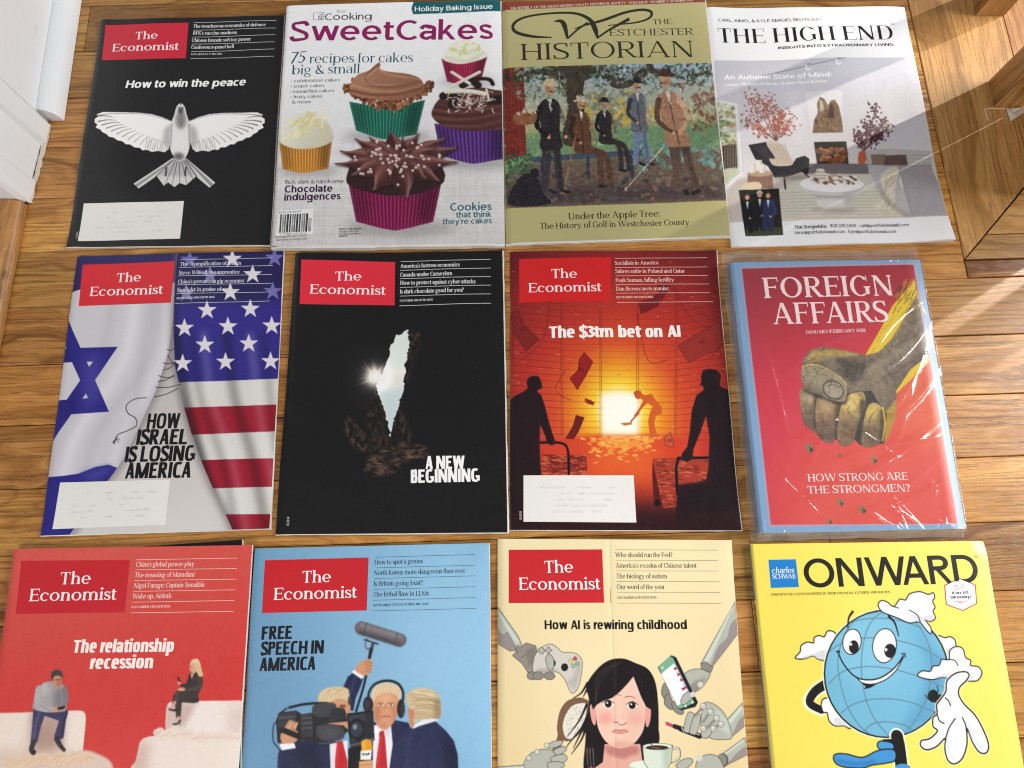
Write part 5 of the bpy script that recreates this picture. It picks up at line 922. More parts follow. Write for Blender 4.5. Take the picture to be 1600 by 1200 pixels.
def art_crew():
    K = (370, 830, 3.243); z = .0028
    c = Cover(open_quad((397.7, 857), (764.7, 848.5), (376, 1200), (767.8, 1200), z, .267), z, (203, 267), (132, 180, 212), K)
    c.fill(np.ones((c.ny, c.nx)), c.lg((150, 900), (108, 150, 184), (1150, 400), (142, 190, 222))); d = c.dist((1000, 600)); c.fill(np.exp(-(d / 420) ** 2), (150, 196, 226), .7)
    NV = (34, 38, 70); SK = (206, 148, 112); HR = (214, 190, 150)
    # boom arm and microphone
    c.poly([(530, 810), (560, 740), (585, 720), (640, 745), (625, 790), (600, 850), (590, 910), (560, 910)], NV); c.line([(600, 740), (570, 830)], 14, (56, 62, 100), .8, soft=5)
    c.poly([(580, 716), (592, 702), (642, 735), (632, 752)], (232, 232, 236)); c.line([(676, 600), (648, 760), (604, 912)], 12, (26, 28, 34))
    c.poly([(598, 705), (615, 675), (640, 655), (672, 648), (686, 668), (684, 700), (666, 725), (640, 732)], SK, sm=True)
    for i in range(4): c.line([(648 + 2 * i, 662 + 16 * i), (684 - 2 * i, 668 + 16 * i)], 5, (150, 92, 66), .7, soft=1)
    c.line([(688, 575), (672, 640)], 15, (34, 36, 40), 1); c.line([(662, 545), (650, 575), (662, 598), (700, 570)], 6, (92, 96, 104), 1); c.line([(645, 550), (715, 572)], 8, (54, 56, 62), 1)
    c.line([(628, 490), (828, 552)], 66, (104, 100, 104), 1); c.line([(632, 476), (832, 536)], 22, (140, 136, 140), .7, soft=7); c.line([(622, 512), (822, 574)], 18, (62, 58, 64), .75, soft=7)
    for x, y in ((648, 496), (806, 545)): c.line([(x + 10, y - 32), (x - 10, y + 32)], 5, (66, 62, 68), .8)
    mm = c.mask([(600, 460), (640, 455), (860, 525), (850, 590), (800, 590), (590, 520)]); c.noise(2, .07, 7, clip=mm)
    # operator behind the camera
    c.poly([(205, 1200), (208, 1130), (230, 1080), (300, 1070), (380, 1050), (470, 1060), (560, 1080), (600, 1300), (200, 1300)], NV); c.poly([(300, 1090), (400, 1080), (470, 1300), (320, 1300)], (24, 26, 52), .8, soft=12); c.line([(222, 1140), (210, 1200)], 10, (58, 62, 96), .7, soft=4)
    c.poly([(470, 1080), (560, 1060), (575, 1300), (480, 1300)], (226, 226, 230)); c.poly([(508, 1065), (535, 1062), (560, 1160), (562, 1300), (500, 1300), (498, 1160)], (190, 34, 42)); c.line([(512, 1075), (506, 1180)], 9, (226, 74, 74), .6, soft=4)
    c.poly([(440, 860), (560, 850), (572, 960), (540, 1040), (480, 1040), (445, 960)], SK, sm=True); c.poly([(410, 865), (420, 820), (460, 795), (520, 790), (560, 800), (570, 840), (560, 858), (520, 850), (480, 862), (440, 880)], HR, sm=True)
    for i in range(14): c.line([(425 + i * 10, 850 - i * 2), (450 + i * 9, 805 + (i % 3) * 6), (500 + i * 5, 800)], 3, (168, 140, 100) if i % 2 else (236, 216, 182), .7)
    c.ell((535, 888), 17, 8, (120, 76, 60)); c.line([(510, 872), (555, 868)], 6, (196, 168, 128)); c.ell((570, 860), 8, 22, (60, 62, 72))
    # camcorder
    BK = (36, 37, 41)
    c.poly([(196, 960), (215, 920), (300, 910), (330, 930), (480, 900), (545, 900), (560, 965), (450, 975), (540, 985), (565, 1010), (520, 1060), (420, 1075), (330, 1060), (305, 1080), (205, 1075)], BK)
    c.line([(265, 895), (340, 878), (440, 872), (480, 880)], 12, (28, 28, 32)); c.poly([(380, 895), (420, 872), (490, 872), (505, 900), (490, 935), (400, 940)], (64, 64, 70), sm=True); c.poly([(480, 905), (540, 900), (548, 950), (470, 965)], (48, 48, 54), sm=True)
    c.poly([(210, 930), (300, 915), (298, 990), (205, 1000)], (56, 56, 62)); c.poly([(320, 930), (380, 920), (385, 1040), (325, 1050)], (58, 58, 64), .9); c.poly([(405, 990), (520, 985), (540, 1050), (430, 1060)], (66, 66, 72), sm=True); c.ell((470, 1020), 44, 26, (84, 84, 90), .6, soft=8)
    for a, b in (((215, 950), (290, 940)), ((330, 950), (378, 945)), ((330, 975), (380, 970)), ((330, 1000), (380, 996)), ((420, 1075), (500, 1072))): c.line([a, b], 5, (110, 110, 116), .7)
    c.line([(200, 970), (185, 985), (182, 1060), (205, 1095), (215, 1110)], 5, (24, 24, 28)); c.line([(250, 900), (210, 930)], 8, (26, 26, 30))
    for i in range(4): c.line([(240 + i * 17, 1010 - i * 4), (268 + i * 12, 962 + i * 4)], 17, (214, 160, 126) if i % 2 else (198, 140, 108), 1, 11)
    c.poly([(225, 1025), (300, 1010), (305, 1060), (250, 1085), (225, 1070)], SK, sm=True); c.line([(235, 1010), (310, 1040)], 26, (30, 30, 34)); c.poly([(215, 1080), (290, 1075), (298, 1100), (225, 1112)], (236, 236, 240)); 
    # man with headphones
    c.poly([(690, 970), (790, 955), (870, 970), (885, 1010), (850, 1300), (560, 1300), (600, 1150), (660, 1050)], NV); c.poly([(690, 985), (780, 970), (790, 1080), (760, 1300), (690, 1300)], (232, 232, 236)); c.poly([(720, 1015), (745, 1010), (752, 1050), (764, 1200), (758, 1300), (700, 1300), (705, 1180), (722, 1050)], (186, 32, 42)); c.line([(730, 1040), (715, 1200)], 9, (228, 76, 78), .6, soft=4)
    c.poly([(690, 985), (725, 1015), (700, 1060)], (244, 244, 246)); c.poly([(780, 970), (745, 1012), (770, 1050)], (212, 212, 220))
    face = [(690, 870), (700, 820), (760, 805), (815, 825), (818, 900), (800, 960), (765, 1000), (735, 1005), (705, 975), (692, 920)]
    c.poly(face, (214, 152, 114), sm=True); m = c.mask(face, True); c.ell((712, 930), 16, 46, (172, 106, 76), .6, soft=10, clip=m); c.ell((800, 920), 16, 50, (176, 112, 84), .6, soft=10, clip=m); c.ell((750, 850), 44, 20, (236, 184, 146), .7, soft=12, clip=m); c.ell((742, 985), 26, 12, (186, 120, 92), .6, soft=6, clip=m)
    c.poly([(682, 880), (684, 820), (705, 785), (760, 768), (815, 785), (832, 815), (825, 860), (812, 835), (770, 818), (715, 830), (695, 860)], (222, 198, 160), sm=True)
    for i in range(16): c.line([(690 + i * 8, 835 - i * .6), (705 + i * 8, 795), (740 + i * 5, 780)], 3, (178, 148, 108) if i % 2 else (240, 222, 190), .7)
    for x in (728, 780): c.line([(x - 15, 868), (x + 14, 866)], 6, (190, 150, 108)); c.ell((x, 880), 13, 6, (240, 222, 208)); c.ell((x, 880), 5, 5, (60, 60, 74)); c.line([(x - 14, 875), (x + 13, 874)], 3, (120, 72, 54)); c.line([(x - 12, 892), (x + 12, 891)], 3, (176, 112, 84), .7)
    c.line([(756, 880), (748, 915), (760, 920)], 5, (176, 108, 78), .8, soft=1); c.ell((755, 915), 13, 8, (226, 160, 122), .8, soft=2); c.line([(735, 942), (755, 938), (776, 942)], 5, (164, 84, 72)); c.line([(738, 950), (772, 950)], 5, (214, 140, 112), .8, soft=2)
    c.line([(668, 870), (668, 820), (700, 775), (760, 758), (815, 772), (842, 815), (840, 870)], 12, (32, 32, 36)); c.ell((664, 880), 26, 42, (36, 36, 40)); c.ell((660, 880), 15, 30, (70, 70, 76), .6, soft=5); c.ell((832, 900), 20, 48, (34, 34, 38)); c.ell((840, 905), 8, 32, (72, 72, 78), .6, soft=4)
    # matte box with lens
    c.poly([(556, 925), (690, 908), (698, 1060), (575, 1098)], (26, 27, 30)); c.poly([(566, 935), (680, 920), (686, 1045), (580, 1070)], (58, 60, 66)); c.ell((610, 1005), 48, 56, (30, 31, 36)); c.ell((606, 1005), 30, 38, (54, 58, 70)); c.ell((598, 992), 10, 13, (160, 170, 184), .9, soft=2); c.poly([(650, 925), (690, 908), (698, 1060), (640, 1060)], (40, 42, 46)); c.line([(575, 1085), (640, 1070), (694, 1052)], 12, (92, 94, 100), .8)
    c.poly([(565, 1100), (640, 1080), (650, 1300), (560, 1300)], (22, 23, 27))
    # hand microphone
    c.poly([(630, 1065), (655, 1052), (682, 1060), (688, 1105), (682, 1112), (632, 1112)], (226, 150, 36), sm=False); c.ell((645, 1080), 8, 24, (246, 190, 90), .7, soft=4); c.poly([(628, 1112), (684, 1108), (680, 1158), (626, 1158)], (238, 236, 230)); c.poly([(620, 1165), (690, 1160), (690, 1300), (618, 1300)], (216, 158, 110), sm=False); c.line([(625, 1185), (685, 1180)], 4, (160, 104, 74), .7)
    # man from behind
    bk = [(780, 1300), (790, 1130), (820, 1050), (870, 1000), (930, 965), (1000, 955), (1060, 1010), (1100, 1060), (1120, 1130), (1128, 1300)]; c.poly(bk, (36, 42, 76)); m = c.mask(bk); c.poly([(1040, 1010), (1120, 1100), (1128, 1300), (1060, 1300)], (20, 24, 48), .8, soft=16, clip=m); c.line([(900, 1000), (870, 1080), (860, 1300)], 16, (62, 70, 110), .5, soft=10, clip=m); c.line([(960, 1000), (975, 1300)], 4, (22, 26, 50), .7, clip=m)
    c.poly([(885, 990), (940, 955), (1015, 945), (1020, 958), (930, 985), (895, 1000)], (226, 226, 232)); c.poly([(868, 900), (890, 890), (900, 970), (885, 1000), (872, 950)], (200, 136, 104), sm=True)
    hd = [(856, 850), (870, 815), (920, 795), (985, 800), (1025, 830), (1036, 890), (1030, 945), (985, 950), (930, 955), (900, 970), (890, 920), (870, 890)]
    c.poly(hd, (206, 184, 146), sm=True); m = c.mask(hd, True); g = np.random.default_rng(2)
    for i in range(46): y = 805 + 145 * g.random(); x = 870 + 60 * g.random(); c.line([(x, y), (x + 60, y - 10 + 20 * g.random()), (x + 130, y + 25)], 3, [(150, 124, 90), (234, 216, 184), (180, 154, 116)][i % 3], .6, clip=m)
    c.poly([(1000, 830), (1040, 850), (1036, 950), (1000, 950)], (132, 106, 78), .6, soft=10, clip=m); c.ell((890, 925), 12, 24, (196, 128, 98))
    c.photo(1, .02)
    c.text('microphone_lettering', 'TRUMP', (634, 1138), (676, 1135), 12, BOLD, (30, 30, 36))
    DK = (40, 48, 60)
    econ(c, [(145, 147), (668, 133), (658, 402), (130, 414)], (198, 36, 44), [(332, 262), (476, 257)], [(189, 348), (608, 337)], 60,
         [((703, 132), (1210, 118)), ((700, 186), (1210, 172)), ((697, 240), (1210, 226)), ((694, 295), (1211, 281)), ((692, 350), (1211, 336)), ((690, 404), (1212, 391))],
         [('How to spot a genius', (698, 169), (942, 162)), ('North Korea: more dangerous than ever', (696, 223), (1158, 210)), ('Is Britain going bust?', (694, 277), (942, 271)), ('The lethal flaw in LLMs', (692, 332), (973, 325))],
         DK, 1.8, 24, ('SEPTEMBER 27TH-OCTOBER 3RD 2025', (690, 381), (972, 373), 11))
    for s, a, b in (('FREE', (125, 550), (280, 545)), ('SPEECH IN', (120, 629), (440, 620)), ('AMERICA', (114, 710), (396, 703))): c.text('headline', s, a, b, 65, HEAVYI, (20, 22, 26))
    return c

def art_girl():
    K = (760, 830, 3.243); z = .0028
    c = Cover(open_quad((777.6, 841.7), (1142, 844), (777.6, 1200), (1168.6, 1200), z, .267), z, (203, 267), (234, 214, 168), K)
    c.fill(np.ones((c.ny, c.nx)), c.lg((640, 80), (238, 222, 178), (640, 1150), (226, 202, 152)))
    c.fill(c.mask([(200, 600), (600, 450), (1100, 600), (1100, 1300), (200, 1300)], soft=130), (240, 222, 182), .6)
    LN = (70, 66, 62); G1, G2, G3 = (176, 178, 166), (138, 134, 124), (206, 208, 196)
    def pl(P, col, sm=True, w=3): c.poly(P, col, sm=sm); Q = _closed(P) if sm else np.array(list(P) + [P[0]], float); Q = np.vstack([Q, Q[:1]]) if sm else Q; c.line(Q, w, LN, .9, sm=False)
    def arm(P, hl, shd):
        pl(P, (174, 180, 166), False); m = c.mask(P); c.poly(shd, (142, 128, 128), .8, sm=True, clip=m); c.poly(hl, (208, 212, 200), .8, clip=m)
    # left arm and game pad
    arm([(40, 380), (60, 388), (160, 530), (180, 575), (172, 598), (120, 608), (40, 560)], [(50, 400), (80, 430), (168, 560), (150, 580)], [(40, 470), (80, 520), (110, 510), (140, 560), (170, 590), (120, 608), (40, 560)])
    c.line([(150, 560), (140, 560)], 2, LN, .6); pl([(132, 630), (200, 565), (250, 580), (262, 640), (240, 720), (215, 722), (180, 670)], (146, 138, 128), False); c.line([(175, 640), (240, 600)], 3, LN, .7); c.poly([(200, 600), (250, 585), (258, 640), (215, 690)], (122, 114, 106), .7, soft=4); c.ell((160, 600), 20, 16, G2); c.line([(145, 590), (160, 618)], 3, LN, .8)
    pad = [(250, 620), (285, 585), (325, 571), (360, 590), (385, 612), (440, 615), (478, 640), (486, 690), (470, 780), (445, 818), (425, 812), (395, 750), (360, 715), (310, 718), (270, 735), (236, 720), (238, 660)]
    pl(pad, (206, 200, 190)); m = c.mask(pad, True); c.poly([(400, 760), (450, 810), (486, 690), (460, 640), (440, 740)], (170, 162, 156), .7, soft=8, clip=m); c.poly([(250, 700), (330, 690), (380, 720), (310, 725), (250, 735)], (166, 156, 150), .8, soft=6, clip=m)
    for x, y in ((314, 590), (314, 615), (302, 603), (326, 603)): c.ell((x, y), 8, 8, (150, 140, 132))
    for x, y, k in ((427, 657, (226, 206, 96)), (449, 645, (196, 70, 84)), (439, 682, (150, 190, 150)), (461, 671, (140, 176, 140))): c.ell((x, y), 11, 11, (96, 90, 84)); c.ell((x, y), 9, 9, k)
    c.ell((396, 689), 18, 20, (28, 26, 28)); c.ell((338, 668), 13, 18, (28, 26, 28))
    for P in ([(300, 640), (325, 625), (342, 660), (335, 700), (312, 695)], [(262, 600), (280, 588), (294, 606), (280, 622)]): pl(P, G1)
    for x in (232, 262, 320): pl([(x - 22, 720), (x + 8, 712), (x + 28, 735), (x + 8, 752), (x - 22, 745)], G2)
    # right arm and phone
    arm([(1262, 355), (1275, 520), (1145, 690), (1088, 672)], [(1240, 390), (1255, 380), (1130, 660), (1100, 668)], [(1290, 440), (1240, 470), (1220, 540), (1180, 580), (1150, 650), (1145, 690), (1290, 540)])
    pl([(1088, 672), (1110, 662), (1150, 690), (1140, 716), (1090, 700)], G2, False); pl([(980, 760), (1020, 712), (1080, 698), (1125, 715), (1135, 730), (1100, 785), (1060, 815), (1010, 830)], G1); c.poly([(1000, 800), (1060, 760), (1120, 740), (1080, 800), (1020, 830)], (130, 120, 118), .7, soft=6)
    for P in ([(892, 790), (910, 770), (930, 830), (915, 860), (890, 830)], [(905, 840), (930, 830), (950, 890), (935, 905), (905, 880)], [(940, 870), (965, 870), (1000, 910), (990, 930), (955, 915)]): pl(P, G2)
    ph = [(870, 690), (938, 630), (962, 640), (1072, 868), (1060, 890), (990, 908), (975, 900)]
    pl(ph, (30, 30, 34), False); c.poly([(872, 688), (930, 634), (946, 642), (1055, 870), (985, 900), (972, 895)], (120, 172, 140)); c.poly([(886, 724), (952, 670), (1042, 848), (968, 885)], (236, 236, 240))
    for x, y in ((958, 697), (975, 727), (990, 755), (998, 800), (1010, 793)): c.ell((x - 3, y - 2), 5, 5, (176, 40, 100)); c.ell((x + 4, y - 2), 5, 5, (176, 40, 100)); c.poly([(x - 8, y), (x + 9, y), (x, y + 10)], (176, 40, 100))
    for x, y in ((966, 712), (984, 742), (1000, 772), (1018, 808)): c.line([(x, y), (x + 4, y + 10)], 3, (120, 120, 126))
    c.ell((893, 692), 8, 6, (190, 216, 200)); c.ell((1010, 886), 7, 7, (200, 226, 210)); c.ell((1045, 868), 7, 6, (200, 226, 210)); pl([(985, 865), (1000, 830), (1030, 815), (1045, 840), (1025, 865), (1000, 880)], G1); c.line([(1045, 830), (1080, 780)], 12, G2); c.ell((1085, 778), 14, 14, G3); c.ell((1048, 828), 14, 14, G3)
    # hand with lipstick, cup arm
    arm([(1300, 870), (1320, 980), (1245, 1040), (1215, 960)], [(1290, 885), (1300, 900), (1230, 985), (1220, 970)], [(1320, 920), (1280, 960), (1260, 1000), (1250, 1040), (1320, 990)])
    pl([(1100, 880), (1150, 875), (1210, 930), (1245, 1040), (1200, 1055), (1140, 1050), (1090, 1010)], G1); c.poly([(1160, 900), (1215, 950), (1240, 1035), (1180, 1000)], (196, 206, 190), .8, soft=5)
    c.poly([(906, 968), (915, 966), (960, 985), (955, 1000), (912, 985)], (196, 70, 116)); c.line([(955, 990), (985, 1000)], 22, (40, 36, 36)); c.line([(985, 1002), (1080, 1038)], 26, (28, 26, 28)); c.line([(1040, 1018), (1078, 1032)], 5, (206, 204, 200)); c.line([(990, 995), (1000, 1015)], 5, (206, 204, 200))
    for P in ([(1000, 1000), (1020, 925), (1045, 920), (1055, 950), (1035, 1015), (1010, 1020)], [(1030, 1015), (1055, 930), (1080, 925), (1085, 960), (1065, 1025), (1045, 1030)], [(1090, 1040), (1095, 1000), (1125, 990), (1145, 1010), (1120, 1048)]): pl(P, G1)
    for a, b in (((1100, 885), (1060, 935)), ((1135, 915), (1100, 965)), ((1168, 945), (1115, 1000)), ((1190, 975), (1150, 1000))): c.line([a, b], 12, G2)
    for x, y in ((1100, 888), (1136, 916), (1168, 948), (1190, 978), (1100, 1000), (1150, 1000)): c.ell((x, y), 17, 17, LN, .8); c.ell((x, y), 15, 15, (190, 188, 178)); c.ell((x - 4, y - 5), 6, 6, (226, 226, 216), .8)
    arm([(1310, 1045), (1325, 1130), (1200, 1190), (1190, 1130)], [(1300, 1055), (1305, 1065), (1200, 1140), (1195, 1132)], [(1320, 1090), (1270, 1120), (1230, 1165), (1205, 1190), (1330, 1140)]); c.ell((1195, 1160), 30, 36, (96, 90, 88)); c.ell((1190, 1160), 25, 31, G2)
    pl([(1080, 1150), (1130, 1130), (1180, 1150), (1200, 1230), (1080, 1230), (1060, 1190)], G1); c.ell((1078, 1148), 17, 17, G3); c.ell((1030, 1158), 16, 16, G3); pl([(960, 1190), (990, 1160), (1030, 1150), (1045, 1170), (1000, 1210)], G1)
    # hairbrush and hand
    pl([(360, 985), (375, 910), (410, 862), (460, 845), (495, 850), (520, 880), (480, 1010), (420, 1060), (385, 1060), (365, 1090), (345, 1085), (362, 1040)], (126, 90, 66)); pl([(385, 985), (405, 920), (440, 880), (500, 870), (510, 900), (490, 990), (440, 1050), (400, 1045)], (226, 220, 206))
    g = np.random.default_rng(1)
    for i in range(70): c.ell((400 + 100 * g.random(), 890 + 140 * g.random()), 2.5, 2.5, (150, 140, 128), .9)
    c.line([(372, 1060), (345, 1130), (320, 1220)], 34, (118, 84, 60))
    pl([(195, 1165), (235, 1120), (300, 1105), (350, 1130), (330, 1230), (190, 1230)], G1); 
    for P in ([(300, 1090), (340, 1065), (385, 1062), (375, 1085), (330, 1100)], [(340, 1110), (390, 1090), (405, 1110), (360, 1135)], [(330, 1145), (390, 1130), (410, 1150), (390, 1172), (335, 1172)], [(310, 1175), (370, 1168), (395, 1190), (330, 1215)]): pl(P, G1)
    for x, y in ((257, 1118), (305, 1085), (215, 1150)): c.ell((x, y), 14, 14, LN, .8); c.ell((x, y), 12, 12, G3)
    arm([(60, 1195), (190, 1185), (200, 1260), (60, 1260)], [(60, 1200), (190, 1190), (190, 1205), (60, 1215)], [(60, 1230), (200, 1225), (200, 1260), (60, 1260)])
    # the girl
    HB = (26, 20, 22)
    back = [(520, 860), (508, 780), (560, 700), (620, 655), (690, 645), (755, 668), (820, 700), (858, 770), (872, 880), (874, 1000), (872, 1085), (790, 1300), (520, 1300), (492, 1200), (500, 1080), (508, 960)]
    c.poly(back, HB, sm=True)
    for P in ([(515, 930), (480, 1000), (430, 1060), (405, 1095)], [(512, 960), (470, 1040), (440, 1100)], [(510, 985), (480, 1060), (430, 1130)], [(508, 880), (470, 960), (410, 1040)], [(506, 950), (490, 1030)], [(512, 770), (480, 820), (440, 845)], [(512, 800), (490, 840)]): c.line(P, 13, HB, 1, 3)
    c.poly([(600, 1080), (780, 1080), (790, 1160), (860, 1220), (860, 1300), (500, 1300), (520, 1220), (590, 1170)], (222, 168, 150)); c.poly([(600, 1090), (770, 1090), (775, 1125), (690, 1155), (612, 1130)], (180, 112, 104), .8, soft=5)
    c.poly([(470, 1230), (535, 1190), (560, 1300), (450, 1300)], (190, 62, 92)); 
    for s in (540, 818): c.poly([(s - 14, 880), (s + 12, 878), (s + 16, 940), (s + 2, 992), (s - 10, 975)] if s > 600 else [(s - 12, 880), (s + 12, 878), (s + 14, 975), (s - 2, 972), (s - 14, 920)], (226, 160, 150), sm=True)
    face = [(556, 850), (600, 800), (690, 740), (760, 740), (800, 850), (806, 930), (795, 1010), (750, 1075), (690, 1100), (650, 1095), (600, 1060), (562, 980)]
    c.poly(face, (236, 196, 176), sm=True); fm = c.mask(face, True)
    for x in (606, 758): c.ell((x, 948), 42, 32, (226, 140, 132), .62, soft=14, clip=fm)
    c.ell((690, 1085), 60, 22, (214, 158, 140), .7, soft=10, clip=fm); c.poly([(690, 850), (800, 840), (806, 1000), (720, 1090)], (226, 180, 162), .5, soft=18, clip=fm)
    c.poly([(530, 870), (535, 780), (600, 690), (700, 660), (755, 690), (745, 738), (715, 775), (680, 812), (640, 845), (590, 862), (560, 880), (540, 905)], HB, sm=False); c.poly([(745, 735), (760, 690), (820, 715), (850, 790), (862, 880), (835, 905), (810, 890), (785, 840)], HB, sm=False)
    for i in range(7): c.line([(690 - i * 8, 660 + i * 2), (600 - i * 8, 740), (548 + i * 2, 860)], 2.5, (70, 60, 62), .5)
    c.line([(652, 650), (655, 800)], 5, (70, 62, 62), .6, soft=2)
    c.line([(648, 832), (665, 829), (680, 833)], 3, (90, 62, 58), .8); c.line([(704, 842), (730, 838), (756, 846)], 4, (80, 54, 50), .9, 2)
    for x, y in ((618, 876), (740, 884)): c.ell((x, y), 26, 18, (246, 240, 236)); c.ell((x, y), 18, 18, (28, 22, 22)); c.ell((x - 5, y - 6), 5, 5, (236, 232, 232)); c.line([(x - 28, y - 6), (x, y - 19), (x + 28, y - 4)], 4, (50, 34, 34))
    c.line([(645, 965), (655, 972), (668, 966)], 4, (150, 90, 84)); c.line([(668, 975), (688, 984), (712, 970)], 4, (150, 90, 84)); c.line([(688, 930), (694, 965)], 4, (210, 150, 134), .7, soft=2); c.ell((686, 965), 18, 10, (240, 204, 186), .6, soft=4)
    c.line([(636, 1018), (660, 1008), (680, 1012), (700, 1008), (718, 1018)], 5, (172, 96, 94)); c.poly([(640, 1018), (680, 1014), (716, 1018), (700, 1028), (660, 1028)], (214, 130, 124), .8, sm=True)
    for x0, x1 in ((510, 545), (525, 560), (540, 552)): c.line([(x0, 1100), (x0 + 4, 1180), (x1, 1240)], 3, (230, 206, 170), .7, 1)
    # cup
    c.ell((800, 1190), 78, 26, (196, 206, 190)); c.ell((800, 1184), 72, 20, (224, 230, 216))
    c.line([(940, 1100), (975, 1105), (975, 1150), (935, 1170)], 12, LN); c.line([(940, 1100), (973, 1105), (973, 1150), (935, 1168)], 8, (214, 222, 206))
    pl([(792, 1090), (944, 1085), (936, 1170), (905, 1230), (840, 1230), (800, 1175)], (212, 222, 206), False); c.poly([(890, 1090), (944, 1086), (930, 1200), (900, 1240)], (160, 180, 160), .6, soft=10, clip=c.mask([(792, 1090), (944, 1085), (936, 1170), (905, 1230), (840, 1230), (800, 1175)]))
    c.ell((868, 1092), 76, 18, LN, .9); c.ell((868, 1092), 73, 15.5, (222, 230, 216)); c.ell((866, 1097), 58, 11, (58, 38, 32)); c.line([(840, 1096), (880, 1100)], 4, (150, 120, 96), .8); c.line([(846, 1090), (832, 1078)], 4, (60, 46, 40))
    DK = (48, 44, 40)
    econ(c, [(113, 94), (622, 92), (632, 362), (113, 364)], (200, 40, 46), [(296, 212), (440, 208)], [(165, 297), (578, 294)], 62,
         [((652, 94), (1170, 96)), ((655, 147), (1174, 148)), ((658, 201), (1178, 202)), ((659, 255), (1182, 256)), ((662, 309), (1186, 310)), ((665, 364), (1190, 366))],
         [('Who should run the Fed?', (653, 131), (944, 131)), ("America's exodus of Chinese talent", (655, 185), (1066, 185)), ('The biology of autism', (659, 239), (916, 239)), ('Our word of the year', (661, 293), (904, 293))],
         DK, 1.6, 24, ('DECEMBER 6TH-12TH 2025', (663, 342), (862, 341), 11))
    c.text('headline', 'How AI is rewiring childhood', (295, 496), (1018, 496), 44, Style(S=146, h=112, ser=0, sb=24, X=540, n=2.8, wd=.9), (22, 20, 20))
    return c

